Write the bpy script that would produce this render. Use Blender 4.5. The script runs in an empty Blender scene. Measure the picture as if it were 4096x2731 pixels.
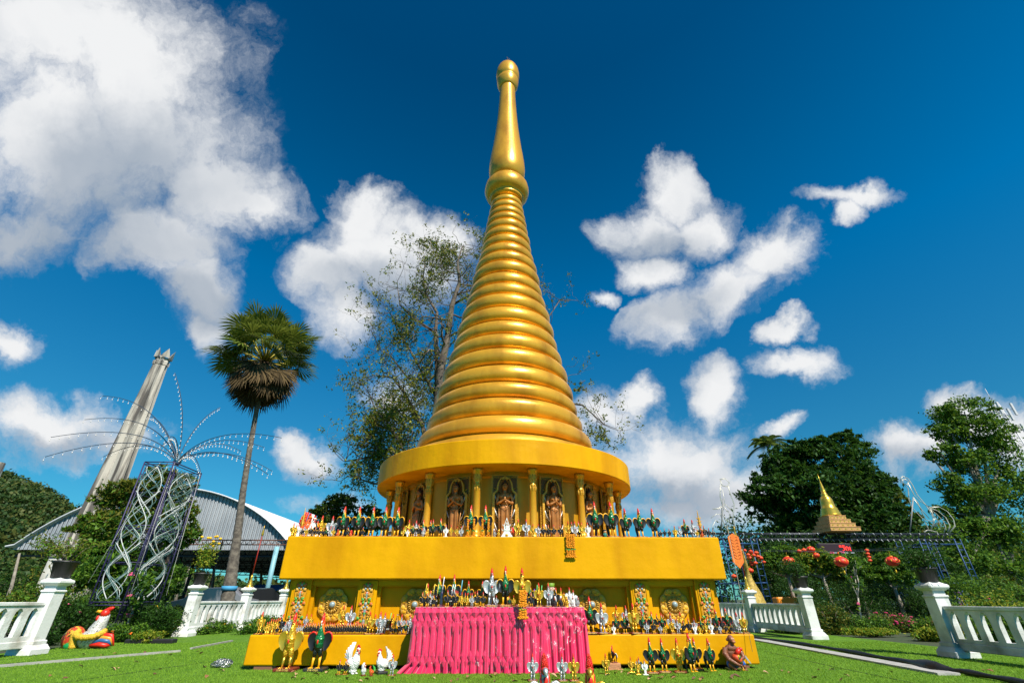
import bpy, math, random
import numpy as np
from mathutils import Vector, Matrix
rad = math.radians
random.seed(7); rng = np.random.default_rng(7)
S = bpy.context.scene
COL = S.collection
# ------------------------------------------------------------------ camera
CAMH = 0.9; YAW = rad(1.2); PITCH = rad(29.53); FPX = 1820.4
cam = bpy.data.cameras.new('camera'); cam.sensor_width = 36; cam.lens = FPX/4096*36
cam.clip_start = 0.05; cam.clip_end = 3000
co = bpy.data.objects.new('camera', cam); COL.objects.link(co)
co.location = (0, 0, CAMH); co.rotation_euler = (math.pi/2+PITCH, 0, -YAW)
S.camera = co
# ------------------------------------------------------------------ light
SUN_AZ, SUN_EL = rad(31), rad(48.5)          # to the right of and behind the viewer
sdir = Vector((math.sin(SUN_AZ)*math.cos(SUN_EL), -math.cos(SUN_AZ)*math.cos(SUN_EL), math.sin(SUN_EL)))
sl = bpy.data.lights.new('sun', 'SUN'); sl.energy = 5.0; sl.angle = rad(0.5); sl.color = (1, .93, .82)
so = bpy.data.objects.new('sun', sl); COL.objects.link(so)
so.rotation_euler = sdir.to_track_quat('Z', 'Y').to_euler(); so.location = (10, -10, 30)
S.view_settings.view_transform = 'Standard'; S.view_settings.look = 'None'
S.view_settings.exposure = 0.5; S.view_settings.gamma = 1.0
S.cycles.max_bounces = 6; S.cycles.transparent_max_bounces = 12
S.cycles.diffuse_bounces = 1; S.cycles.glossy_bounces = 3; S.cycles.sample_clamp_indirect = 6
# rays through pixels of the 4096-wide photograph, to stand things at their place
_R = np.array([math.cos(YAW), -math.sin(YAW), 0]); _Fh = np.array([math.sin(YAW), math.cos(YAW), 0]); _U = np.array([0, 0, 1.])
_fw = _Fh*math.cos(PITCH)+_U*math.sin(PITCH); _up = -_Fh*math.sin(PITCH)+_U*math.cos(PITCH)
_C = np.array([0, 0, CAMH])
def ray(px, py): return _R*(px-2048)/FPX+_up*(-(py-1365.5)/FPX)+_fw
def P(px, py, Y):
    d = ray(px, py); return _C+d*(Y/d[1])
def G(px, py, z=0.0):
    d = ray(px, py); return _C+d*((z-CAMH)/d[2])
K = 4096/2352.0
def PV(u, v, Y): return P(u*K, v*K, Y)
def GV(u, v, z=0.0): return G(u*K, v*K, z)
# ------------------------------------------------------------------ sky
W = bpy.data.worlds.new("World"); S.world = W; W.use_nodes = True
def build_world():
    nt = W.node_tree; N = nt.nodes; L = nt.links; N.clear()
    def n(t, **k):
        x = N.new(t)
        for a, b in k.items(): setattr(x, a, b)
        return x
    def m(op, a, b=None, c=None, clamp=False):
        x = n('ShaderNodeMath', operation=op, use_clamp=clamp)
        for i, v in enumerate((a, b, c)):
            if v is None: continue
            if isinstance(v, (int, float)): x.inputs[i].default_value = v
            else: L.new(v, x.inputs[i])
        return x.outputs[0]
    out = n('ShaderNodeOutputWorld'); bg = n('ShaderNodeBackground'); L.new(bg.outputs[0], out.inputs[0])
    sky = n('ShaderNodeTexSky', sky_type='NISHITA'); sky.sun_disc = False
    sky.sun_elevation = SUN_EL; sky.sun_rotation = rad(180)-SUN_AZ
    sky.air_density = 1.0; sky.dust_density = 0.25; sky.ozone_density = 2.5; sky.altitude = 200
    tint = n('ShaderNodeMix', data_type='RGBA', blend_type='MULTIPLY'); tint.inputs[0].default_value = 1
    L.new(sky.outputs[0], tint.inputs[6]); 
    tcs = n('ShaderNodeTexCoord'); sz = n('ShaderNodeSeparateXYZ'); L.new(tcs.outputs['Generated'], sz.inputs[0])
    rp = n('ShaderNodeValToRGB'); L.new(sz.outputs['Z'], rp.inputs[0]); ee = rp.color_ramp.elements
    
    ee[0].position = 0; ee[0].color = (.24/1.5, .78/1.5, .90/1.5, 1); ee[1].position = .86; ee[1].color = (0, .55/1.5, .84/1.5, 1)
    for ps, cc in ((.24, (.16, .87, 1.05)), (.55, (.0, .96, 1.36)), (.70, (.0, .78, 1.12))):
        q = ee.new(ps); q.color = (cc[0]/1.5, cc[1]/1.5, cc[2]/1.5, 1)
    t15 = n('ShaderNodeMix', data_type='RGBA', blend_type='MULTIPLY'); t15.inputs[0].default_value = 1; L.new(rp.outputs[0], t15.inputs[6]); t15.inputs[7].default_value = (1.5, 1.5, 1.5, 1)
    L.new(t15.outputs[2], tint.inputs[7])
    tc = n('ShaderNodeTexCoord')
    # plane coordinates of the sky about a fixed world direction (35 degrees up, due +Y)
    a0 = rad(35)
    def dot(v):
        x = n('ShaderNodeVectorMath', operation='DOT_PRODUCT'); L.new(tc.outputs['Generated'], x.inputs[0]); x.inputs[1].default_value = v
        return x.outputs['Value']
    f = m('MAXIMUM', dot((0, math.cos(a0), math.sin(a0))), 0.12)
    u = m('DIVIDE', dot((1, 0, 0)), f); v = m('DIVIDE', dot((0, -math.sin(a0), math.cos(a0))), f)
    cb = n('ShaderNodeCombineXYZ'); L.new(u, cb.inputs[0]); L.new(v, cb.inputs[1]); L.new(m('MULTIPLY', dot((0, 1, 0)), 0.0), cb.inputs[2])
    nz = n('ShaderNodeTexNoise'); nz.inputs['Scale'].default_value = 2.6; nz.inputs['Detail'].default_value = 7; nz.inputs['Roughness'].default_value = .62
    L.new(cb.outputs[0], nz.inputs['Vector'])
    sb = n('ShaderNodeVectorMath', operation='SUBTRACT'); L.new(nz.outputs['Color'], sb.inputs[0]); sb.inputs[1].default_value = (.5, .5, .5)
    scl = n('ShaderNodeVectorMath', operation='SCALE'); L.new(sb.outputs[0], scl.inputs[0]); scl.inputs['Scale'].default_value = .30
    ad = n('ShaderNodeVectorMath', operation='ADD'); L.new(cb.outputs[0], ad.inputs[0]); L.new(scl.outputs[0], ad.inputs[1])
    wp = ad.outputs[0]
    def plane(uu, vv):
        d = ray(uu*K, vv*K); ff = d[1]*math.cos(a0)+d[2]*math.sin(a0)
        return d[0]/ff, (-d[1]*math.sin(a0)+d[2]*math.cos(a0))/ff
    def field(blobs, vec=None):
        cur = None
        for b in blobs:
            cx, cy, rx, ry = b[:4]; rot = b[4] if len(b) > 4 else 0; w = b[5] if len(b) > 5 else 1
            x0, y0 = plane(cx, cy); x1 = plane(cx+20, cy)[0]; y1 = plane(cx, cy-20)[1]
            mp = n('ShaderNodeMapping', vector_type='TEXTURE')
            mp.inputs['Location'].default_value = (x0, y0, 0); mp.inputs['Rotation'].default_value = (0, 0, rad(rot))
            mp.inputs['Scale'].default_value = (abs(x1-x0)/20*rx*1.33, abs(y1-y0)/20*ry*1.33, 1)
            L.new(vec or wp, mp.inputs['Vector'])
            g = n('ShaderNodeTexGradient', gradient_type='SPHERICAL'); L.new(mp.outputs[0], g.inputs[0])
            o = g.outputs['Fac']
            if w != 1: o = m('MULTIPLY', o, w)
            cur = o if cur is None else m('MAXIMUM', cur, o)
        return cur
    F = field(CLOUDS)
    def fbm(offset, scale, det, rough=.6):
        mp = n('ShaderNodeMapping'); mp.inputs['Location'].default_value = offset; L.new(wp, mp.inputs['Vector'])
        t = n('ShaderNodeTexNoise'); t.inputs['Scale'].default_value = scale; t.inputs['Detail'].default_value = det; t.inputs['Roughness'].default_value = rough
        L.new(mp.outputs[0], t.inputs['Vector']); return t.outputs['Fac']
    n1 = fbm((0, 0, 0), 5.4, 11, .66)
    n2 = fbm((-.035, .05, 0), 3.6, 3, .45); n3 = fbm((0, 0, 0), 3.6, 3, .45)
    dens = m('ADD', F, m('MULTIPLY', m('SUBTRACT', n1, .5), 1.6))
    mr = n('ShaderNodeMapRange', interpolation_type='SMOOTHSTEP'); L.new(dens, mr.inputs[0])
    mr.inputs[1].default_value = .05; mr.inputs[2].default_value = .74
    alpha = mr.outputs[0]
    gate = n('ShaderNodeMapRange', interpolation_type='SMOOTHSTEP'); L.new(F, gate.inputs[0]); gate.inputs[1].default_value = 0.0; gate.inputs[2].default_value = .10
    alpha = m('MULTIPLY', alpha, gate.outputs[0])
    # thin high veil low over the horizon
    relief = m('MULTIPLY', m('SUBTRACT', n3, n2), .7)
    SH = field(SHADES)
    sn = m('ADD', SH, m('MULTIPLY', m('SUBTRACT', n3, .5), .22))
    shm = n('ShaderNodeMapRange', interpolation_type='SMOOTHSTEP'); L.new(sn, shm.inputs[0]); shm.inputs[1].default_value = .0; shm.inputs[2].default_value = .75
    thick = n('ShaderNodeMapRange', interpolation_type='SMOOTHSTEP'); L.new(F, thick.inputs[0]); thick.inputs[1].default_value = .1; thick.inputs[2].default_value = .8
    lit = m('SUBTRACT', m('ADD', .80, relief), m('MULTIPLY', shm.outputs[0], .52))
    lit = m('ADD', lit, m('MULTIPLY', thick.outputs[0], .18), clamp=True)
    cr = n('ShaderNodeValToRGB'); L.new(lit, cr.inputs[0])
    e = cr.color_ramp.elements; e[0].position = 0; e[0].color = (.24, .33, .44, 1); e[1].position = 1; e[1].color = (.93, .94, .95, 1)
    x = e.new(.45); x.color = (.46, .52, .60, 1)
    cs = n('ShaderNodeMix', data_type='RGBA', blend_type='MULTIPLY'); cs.inputs[0].default_value = 1
    L.new(cr.outputs[0], cs.inputs[6]); cs.inputs[7].default_value = (CLOUD_GAIN,)*3+(1,)
    mx = n('ShaderNodeMix', data_type='RGBA'); L.new(alpha, mx.inputs[0]); L.new(tint.outputs[2], mx.inputs[6]); L.new(cs.outputs[2], mx.inputs[7])
    L.new(mx.outputs[2], bg.inputs[0]); bg.inputs[1].default_value = SKY_STR
SKY_TINT = (.03, .78, 1.0, 1); SKY_LOW = (.34, .80, .95, 1); SKY_STR = 0.07; CLOUD_GAIN = 9.6
CLOUDS = [(100, 90, 330, 200), (300, 160, 260, 190), (330, 330, 270, 190), (130, 300, 260, 240), (500, 430, 190, 115, -12), (610, 460, 110, 75),
 (390, 560, 150, 110), (455, 660, 80, 120), (455, 770, 45, 60), (40, 500, 190, 110, 0, .8), (20, 750, 80, 65), (100, 965, 165, 85), (270, 1010, 150, 45, 0, .6),
 (860, 500, 75, 75), (900, 590, 160, 110), (1010, 545, 80, 60), (775, 620, 100, 70), (790, 705, 80, 80), (705, 1025, 80, 48),
 (1555, 440, 80, 75), (1470, 520, 115, 80), (1600, 530, 100, 70), (1490, 620, 95, 52), (1790, 600, 100, 80), (1680, 665, 165, 72, 22), (1555, 735, 115, 66, 25),
 (1945, 450, 100, 34, 6), (1935, 490, 42, 45), (1840, 775, 50, 38), (1845, 860, 80, 45), (1675, 890, 80, 80), (1480, 915, 60, 42), (1380, 705, 40, 28, 0, .8),
 (1560, 1060, 190, 95), (1700, 1130, 130, 85), (1400, 960, 90, 70, 0, .8), (1600, 1160, 180, 50, 0, .7), (1330, 985, 70, 60, 0, .7),
 (2250, 935, 100, 60, -20), (2350, 1000, 90, 70), (2090, 1050, 110, 60, 10), (1790, 990, 40, 25), (800, 1130, 120, 40, 0, .55), (900, 900, 90, 70, 0, .7)]
SHADES = [(260, 420, 330, 170), (60, 540, 230, 150), (300, 560, 260, 90), (450, 700, 90, 110), (880, 650, 170, 70), (100, 1010, 200, 40), (1500, 560, 150, 60, 0, .8),
 (1560, 720, 150, 50, 20, .8), (1580, 1140, 220, 60, 0, .9), (2090, 1080, 120, 40, 0, .8), (705, 1050, 80, 25, 0, .7)]
build_world()
W.cycles.sampling_method = 'MANUAL'; W.cycles.sample_map_resolution = 512
# ------------------------------------------------------------------ materials
MATS = {}
STRETCH = {}
def mat(name, col, rough=.6, metal=0.0, col2=None, ns=8.0, bump=0.0, bs=40.0, detail=4, spec=.5, trans=0.0, emit=0.0, coat=0.0, gen=None, thr=(.35, .65), scales=0, coord='Object'):
    if name in MATS: return MATS[name]
    M = bpy.data.materials.new(name); M.use_nodes = True; nt = M.node_tree; N = nt.nodes; L = nt.links
    b = N['Principled BSDF']; out = N['Material Output']
    c4 = lambda c: (c[0], c[1], c[2], 1)
    b.inputs['Base Color'].default_value = c4(col); b.inputs['Roughness'].default_value = rough; b.inputs['Metallic'].default_value = metal
    b.inputs['Specular IOR Level'].default_value = spec; b.inputs['Coat Weight'].default_value = coat; b.inputs['Coat Roughness'].default_value = .15
    tc = N.new('ShaderNodeTexCoord'); src = None
    if col2 is not None:
        t = N.new('ShaderNodeTexNoise'); t.inputs['Scale'].default_value = ns; t.inputs['Detail'].default_value = detail; L.new(tc.outputs[coord], t.inputs['Vector'])
        if name in STRETCH: mp = N.new('ShaderNodeMapping'); mp.inputs['Scale'].default_value = STRETCH[name]; L.new(tc.outputs[coord], mp.inputs[0]); L.new(mp.outputs[0], t.inputs['Vector'])
        r = N.new('ShaderNodeMapRange'); r.inputs[1].default_value = thr[0]; r.inputs[2].default_value = thr[1]; L.new(t.outputs['Fac'], r.inputs[0])
        mx = N.new('ShaderNodeMix'); mx.data_type = 'RGBA'; mx.inputs[6].default_value = c4(col); mx.inputs[7].default_value = c4(col2); L.new(r.outputs[0], mx.inputs[0])
        L.new(mx.outputs[2], b.inputs['Base Color']); src = mx.outputs[2]
    if gen is not None:   # a paint boundary at a height of the thing: (z0, z1, colour below)
        sp = N.new('ShaderNodeSeparateXYZ'); L.new(tc.outputs['Generated'], sp.inputs[0])
        r = N.new('ShaderNodeMapRange'); r.inputs[1].default_value = gen[0]; r.inputs[2].default_value = gen[1]; L.new(sp.outputs['Z'], r.inputs[0])
        mx = N.new('ShaderNodeMix'); mx.data_type = 'RGBA'; mx.inputs[6].default_value = c4(gen[2]); mx.inputs[7].default_value = c4(col); L.new(r.outputs[0], mx.inputs[0])
        if src: L.new(src, mx.inputs[7])
        L.new(mx.outputs[2], b.inputs['Base Color'])
    if bump or scales:
        bp = N.new('ShaderNodeBump'); bp.inputs['Strength'].default_value = bump or .6; bp.inputs['Distance'].default_value = .02
        if scales:
            t = N.new('ShaderNodeTexVoronoi'); t.inputs['Scale'].default_value = scales; L.new(tc.outputs[coord], t.inputs['Vector']); L.new(t.outputs['Distance'], bp.inputs['Height'])
        else:
            t = N.new('ShaderNodeTexNoise'); t.inputs['Scale'].default_value = bs; t.inputs['Detail'].default_value = 6; L.new(tc.outputs[coord], t.inputs['Vector']); L.new(t.outputs['Fac'], bp.inputs['Height'])
        L.new(bp.outputs[0], b.inputs['Normal'])
    if emit:
        b.inputs['Emission Color'].default_value = c4(col); b.inputs['Emission Strength'].default_value = emit
    MATS[name] = M; return M
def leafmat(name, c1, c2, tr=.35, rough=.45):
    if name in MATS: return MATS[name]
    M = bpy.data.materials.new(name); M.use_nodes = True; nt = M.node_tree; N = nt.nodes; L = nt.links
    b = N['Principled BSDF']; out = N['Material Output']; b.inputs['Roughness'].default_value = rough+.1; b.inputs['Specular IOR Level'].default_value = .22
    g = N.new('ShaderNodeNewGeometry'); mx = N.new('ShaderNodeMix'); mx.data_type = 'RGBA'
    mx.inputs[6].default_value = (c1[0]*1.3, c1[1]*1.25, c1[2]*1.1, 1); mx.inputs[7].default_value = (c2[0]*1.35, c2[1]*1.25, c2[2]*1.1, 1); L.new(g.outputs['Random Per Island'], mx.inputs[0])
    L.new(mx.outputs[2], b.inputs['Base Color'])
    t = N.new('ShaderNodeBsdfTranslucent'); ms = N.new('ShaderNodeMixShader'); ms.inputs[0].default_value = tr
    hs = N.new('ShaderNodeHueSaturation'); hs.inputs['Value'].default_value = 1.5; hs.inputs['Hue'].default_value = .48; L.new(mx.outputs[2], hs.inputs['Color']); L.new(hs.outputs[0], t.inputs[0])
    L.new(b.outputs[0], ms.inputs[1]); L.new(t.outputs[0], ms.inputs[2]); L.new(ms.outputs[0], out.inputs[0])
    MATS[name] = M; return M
STRETCH['gold_paint'] = (1, 1, .35)
STRETCH['yellow_gold_plaster'] = (1.5, 1.5, .3)
GOLDP = mat('yellow_gold_plaster', (.70, .342, .0005), .5, .0, (.545, .245, .001), 1.3, .5, 5, spec=.12, detail=10, thr=(.40, .66))
GOLD = mat('gold_paint', (.80, .40, .03), .31, .40, (.46, .20, .014), 1.8, .25, 7, detail=9, thr=(.46, .74))
GOLD_SHADE = mat('gallery_shade_gold', (.60, .31, .006), .42, .35, (.54, .26, .005), 1.3, .2, 8)  # semi-metallic gold darkened, so the canopy's shade sits in the wall colour
GOLDO = mat('gold_ornament', (.64, .36, .025), .42, .2, (.46, .22, .015), 30, .4, 60)
GOLDS = mat('bright_gold', (.83, .50, .06), .28, .75, bump=.15, bs=30)
WHITEP = mat('white_paint', (.80, .81, .80), .55, 0, (.46, .44, .38), 2.2, .3, 30, thr=(.50, .68), detail=10)
WHITEW = mat('weathered_white', (.66, .68, .66), .7, 0, (.22, .24, .20), 2.6, .3, 25, thr=(.45, .78))
RED = mat('red_paint', (.66, .022, .010), .4); ORANGE = mat('orange_paint', (.85, .17, .01), .35, coat=.3)
MAROON = mat('maroon_paint', (.20, .025, .012), .45, 0, (.12, .02, .012), 20)
YEL = mat('yellow_paint', (.88, .42, .006), .42); BLACK = mat('black_paint', (.010, .010, .012), .42)
WHITE = mat('white_gloss', (.82, .82, .80), .35, coat=.3); SILV = mat('silver_paint', (.50, .52, .54), .34, .5, bump=.3, bs=60)
GREENB = mat('green_feathers', (.008, .16, .045), .3, .2, coat=.3, gen=(.28, .42, (.008, .012, .01)), scales=26)
GOLDF = mat('gold_feathers', (.78, .45, .03), .3, .55, coat=.2, scales=26); SILVF = mat('silver_feathers', (.46, .48, .50), .34, .5, scales=26)
BLKF = mat('black_feathers', (.012, .012, .014), .3, coat=.4, scales=26); WHTF = mat('white_feathers', (.83, .83, .81), .4, scales=22)
ORF = mat('orange_feathers', (.80, .12, .01), .35, coat=.3, scales=26)
# ------------------------------------------------------------------ mesh building
class MB:
    def __init__(s): s.v = []; s.f = []; s.m = []; s.s = []
    def add(s, vs, fs, mi=0, smooth=True):
        o = len(s.v); s.v += [tuple(map(float, p)) for p in vs]
        for f in fs: s.f.append(tuple(i+o for i in f)); s.m.append(mi); s.s.append(smooth)
    def box(s, c, d, mi=0, rz=0, taper=1.0, bev=0.0):
        hx, hy, hz = d[0]/2, d[1]/2, d[2]/2; cr, sr = math.cos(rz), math.sin(rz); vs = []
        for z, t in ((-hz, 1), (hz, taper)):
            for x, y in ((-hx, -hy), (hx, -hy), (hx, hy), (-hx, hy)):
                x, y = x*t, y*t; vs.append((c[0]+x*cr-y*sr, c[1]+x*sr+y*cr, c[2]+z))
        s.add(vs, [(3, 2, 1, 0), (4, 5, 6, 7), (0, 1, 5, 4), (1, 2, 6, 5), (2, 3, 7, 6), (3, 0, 4, 7)], mi, False)
    def rbox(s, c, d, b=.02, mi=0):
        """box with chamfered edges, smooth silhouettes"""
        hx, hy, hz = d[0]/2, d[1]/2, d[2]/2; b = min(b, hx*.9, hy*.9, hz*.9)
        def ring(x, y, z): return [(c[0]-x+b, c[1]-y, z), (c[0]+x-b, c[1]-y, z), (c[0]+x, c[1]-y+b, z), (c[0]+x, c[1]+y-b, z), (c[0]+x-b, c[1]+y, z), (c[0]-x+b, c[1]+y, z), (c[0]-x, c[1]+y-b, z), (c[0]-x, c[1]-y+b, z)]
        R = [ring(hx-b*.7, hy-b*.7, c[2]-hz), ring(hx, hy, c[2]-hz+b), ring(hx, hy, c[2]+hz-b), ring(hx-b*.7, hy-b*.7, c[2]+hz)]
        s.loft(R, mi, False)
    def loft(s, rings, mi=0, smooth=True, cap=True):
        n = len(rings[0]); vs = [p for r in rings for p in r]; fs = []
        for i in range(len(rings)-1):
            for j in range(n): fs.append((i*n+j, i*n+(j+1) % n, (i+1)*n+(j+1) % n, (i+1)*n+j))
        if cap: fs.append(tuple(range(n-1, -1, -1))); fs.append(tuple((len(rings)-1)*n+j for j in range(n)))
        s.add(vs, fs, mi, smooth)
    def lathe(s, prof, n=24, c=(0, 0, 0), mi=0, smooth=True, sx=1, sy=1):
        s.loft([[(c[0]+r*sx*math.cos(2*math.pi*j/n), c[1]+r*sy*math.sin(2*math.pi*j/n), c[2]+z) for j in range(n)] for r, z in prof], mi, smooth)
    def ell(s, c, r, mi=0, n=12, m=8, rot=None):
        vs = [(0, 0, -1)]; fs = []
        for i in range(1, m):
            a = -math.pi/2+math.pi*i/m
            for j in range(n): t = 2*math.pi*j/n; vs.append((math.cos(a)*math.cos(t), math.cos(a)*math.sin(t), math.sin(a)))
        vs.append((0, 0, 1))
        for j in range(n):
            fs.append((0, 1+(j+1) % n, 1+j)); fs.append((len(vs)-1, 1+(m-2)*n+j, 1+(m-2)*n+(j+1) % n))
            for i in range(m-2): a = 1+i*n; fs.append((a+j, a+(j+1) % n, a+n+(j+1) % n, a+n+j))
        q = []
        for p in vs:
            w = Vector((p[0]*r[0], p[1]*r[1], p[2]*r[2]))
            if rot is not None: w = rot @ w
            q.append((c[0]+w.x, c[1]+w.y, c[2]+w.z))
        s.add(q, fs, mi, True)
    def tube(s, pts, r, n=8, mi=0, smooth=True, flat=1.0):
        pts = [Vector(p) for p in pts]; k = len(pts)
        if not hasattr(r, '__len__'): r = [r]*k
        rings = []; ref = None
        for i, p in enumerate(pts):
            t = (pts[min(i+1, k-1)]-pts[max(i-1, 0)])
            if t.length < 1e-9: t = Vector((0, 0, 1))
            t.normalize()
            if ref is None: ref = Vector((1, 0, 0)) if abs(t.x) < .9 else Vector((0, 1, 0))
            a = (ref-t*ref.dot(t)).normalized(); b = t.cross(a); ref = a
            rings.append([tuple(p+a*(r[i]*math.cos(2*math.pi*j/n))+b*(r[i]*flat*math.sin(2*math.pi*j/n))) for j in range(n)])
        s.loft(rings, mi, smooth)
    def prism(s, pts, th, c=(0, 0, 0), axis='y', mi=0, smooth=False):
        """closed outline of (a,b) extruded by th; axis y: (x,z) plane"""
        n = len(pts)
        if axis == 'y': A = [(c[0]+a, c[1]-th/2, c[2]+b) for a, b in pts]; B = [(c[0]+a, c[1]+th/2, c[2]+b) for a, b in pts]
        elif axis == 'x': A = [(c[0]-th/2, c[1]+a, c[2]+b) for a, b in pts]; B = [(c[0]+th/2, c[1]+a, c[2]+b) for a, b in pts]
        else: A = [(c[0]+a, c[1]+b, c[2]-th/2) for a, b in pts]; B = [(c[0]+a, c[1]+b, c[2]+th/2) for a, b in pts]
        s.add(A+B, [tuple(range(n)), tuple(range(2*n-1, n-1, -1))]+[(j, j+n, (j+1) % n+n, (j+1) % n) for j in range(n)], mi, smooth)
    def ringstrip(s, outer, inner, th, c=(0, 0, 0), mi=0):
        """frame between two outlines of equal length in the xz plane"""
        n = len(outer); vs = []
        for y in (-th/2, th/2):
            vs += [(c[0]+a, c[1]+y, c[2]+b) for a, b in outer]+[(c[0]+a, c[1]+y, c[2]+b) for a, b in inner]
        fs = []
        for j in range(n):
            k = (j+1) % n
            fs += [(j, k, n+k, n+j), (2*n+j, 3*n+j, 3*n+k, 2*n+k), (j, 2*n+j, 2*n+k, k), (n+j, n+k, 3*n+k, 3*n+j)]
        s.add(vs, fs, mi, False)
    def xf(s, M, start=0):
        for i in range(start, len(s.v)): s.v[i] = tuple(M @ Vector(s.v[i]))
    def mesh(s, name, mats):
        me = bpy.data.meshes.new(name); me.from_pydata(s.v, [], s.f)
        for q in (mats if isinstance(mats, (list, tuple)) else [mats]): me.materials.append(q)
        me.polygons.foreach_set('material_index', s.m); me.polygons.foreach_set('use_smooth', s.s); me.update(); return me
    def build(s, name, mats, parent=None):
        if parent is not None:
            o = wloc(parent); s.v = [(p[0]-o[0], p[1]-o[1], p[2]-o[2]) for p in s.v]
        return link(name, s.mesh(name, mats), parent)
def wloc(o):
    p = Vector(o.location)
    while o.parent is not None: o = o.parent; p = p+Vector(o.location)
    return p
def link(name, me, parent=None):
    o = bpy.data.objects.new(name, me); COL.objects.link(o)
    if parent is not None: o.parent = parent
    return o
def tag(o, label=None, cat=None, group=None, kind=None):
    if label: o['label'] = label
    if cat: o['category'] = cat
    if group: o['group'] = group
    if kind: o['kind'] = kind
    return o
def T(name, label, cat, loc=(0, 0, 0), group=None, rz=0):
    o = bpy.data.objects.new(name, None); COL.objects.link(o); o.location = tuple(map(float, loc)); o.rotation_euler = (0, 0, rz)
    return tag(o, label, cat, group)
def struct(o): o['kind'] = 'structure'; return o
KIDS = {}
def kids(o):
    return [c for c in bpy.data.objects if c.parent == o]
def dup(root, loc, label, scale=1.0, rz=0.0, group=None, tree=None):
    tree = tree or TREE(root)
    r = root.copy(); COL.objects.link(r); r.location = tuple(map(float, loc)); r.rotation_euler = (0, 0, rz); r.scale = (scale,)*3 if not hasattr(scale, '__len__') else scale
    tag(r, label, None, group)
    def rec(t, par):
        for ch, sub in t:
            c = ch.copy(); COL.objects.link(c); c.parent = par; rec(sub, c)
    rec(tree, r); return r
def TREE(o): return [(c, TREE(c)) for c in kids(o)]
def remesh(mb, voxel, smooth=2, mats=None, name='body'):
    me = mb.mesh('tmp', []); o = bpy.data.objects.new('tmp', me); COL.objects.link(o)
    q = o.modifiers.new('r', 'REMESH'); q.mode = 'VOXEL'; q.voxel_size = voxel; q.use_smooth_shade = True
    if smooth:
        q = o.modifiers.new('s', 'SMOOTH'); q.factor = .5; q.iterations = smooth
    dg = bpy.context.evaluated_depsgraph_get(); out = bpy.data.meshes.new_from_object(o.evaluated_get(dg)); bpy.data.objects.remove(o)
    out.materials.clear()
    for q in (mats if isinstance(mats, (list, tuple)) else [mats]): out.materials.append(q)
    out.name = name; return out
def textmesh(body, size, mats, depth=.002):
    cu = bpy.data.curves.new('t', 'FONT'); cu.body = body; cu.size = size; cu.extrude = depth; cu.align_x = 'CENTER'; cu.align_y = 'CENTER'
    o = bpy.data.objects.new('t', cu); COL.objects.link(o); dg = bpy.context.evaluated_depsgraph_get()
    me = bpy.data.meshes.new_from_object(o.evaluated_get(dg)); bpy.data.objects.remove(o)
    me.transform(Matrix.Rotation(math.pi/2, 4, 'X')); me.materials.clear(); me.materials.append(mats); return me
def npmesh(name, V, F, mats, mi=None, smooth=False):
    """V (n,3), F (k,4) or (k,3)"""
    me = bpy.data.meshes.new(name); V = np.asarray(V, np.float32); F = np.asarray(F, np.int32); k, c = F.shape
    me.vertices.add(len(V)); me.vertices.foreach_set('co', V.ravel()); me.loops.add(k*c); me.loops.foreach_set('vertex_index', F.ravel())
    me.polygons.add(k); me.polygons.foreach_set('loop_start', np.arange(0, k*c, c, dtype=np.int32)); me.polygons.foreach_set('loop_total', np.full(k, c, np.int32))
    for q in (mats if isinstance(mats, (list, tuple)) else [mats]): me.materials.append(q)
    if mi is not None: me.polygons.foreach_set('material_index', np.asarray(mi, np.int32))
    me.polygons.foreach_set('use_smooth', np.full(k, smooth)); me.update(calc_edges=True); me.validate(); return me
def unit(v): return v/np.maximum(np.linalg.norm(v, axis=-1, keepdims=True), 1e-9)
def leaves(C, size, name, mats, mi=None, aspect=.45, up=.35, droop=.0, D=None):
    """one bent four-cornered leaf at each centre"""
    n = len(C); d = unit(rng.normal(size=(n, 3))) if D is None else unit(D+rng.normal(size=(n, 3))*.35)
    d[:, 2] -= droop; d = unit(d)
    nr = unit(rng.normal(size=(n, 3))+np.array([0, 0, up*3])); s = unit(np.cross(d, nr)); L = size*rng.uniform(.65, 1.3, (n, 1)); w = L*aspect
    V = np.stack([C-d*L*.5, C+s*w*.5+nr*0, C+d*L*.5, C-s*w*.5], 1).reshape(-1, 3)
    return npmesh(name, V, np.arange(4*n).reshape(n, 4), mats, mi)
def lobes(blobs, k=9, f=.42):
    out = [(c, tuple(np.array(r)*.78)) for c, r in blobs]
    for c, r in blobs:
        c, r = np.array(c, float), np.array(r, float); d = unit(rng.normal(size=(k, 3))); d[:, 2] = np.abs(d[:, 2])*.9-.15
        for q in d: ff = f*rng.uniform(.6, 1.15); out.append((tuple(c+q*r*.82), tuple(np.maximum(r*ff, .12)*np.array([1.15, 1.1, .8]))))
    return out
def blobpts(blobs, n, shell=.55, cl=0, clr=.12):
    """leaf centres in ellipsoids (c, r), gathered into clumps"""
    B = [(np.array(c, float), np.array(r, float)) for c, r in blobs]; w = np.array([np.prod(r)**.67 for _, r in B]); w /= w.sum(); out = []
    for (c, r), k in zip(B, rng.multinomial(n, w)):
        if k == 0: continue
        if cl:
            nc = max(3, k//cl); d = unit(rng.normal(size=(nc, 3))); q = rng.uniform(shell, 1.05, (nc, 1))**.7; cc = d*q
            p = cc[rng.integers(0, nc, k)]+rng.normal(size=(k, 3))*clr*rng.uniform(.5, 1.3, (k, 1))
        else:
            d = unit(rng.normal(size=(k, 3))); p = d*(rng.uniform(shell, 1.05, (k, 1)))
        out.append(c+p*r)
    return np.concatenate(out)
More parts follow.
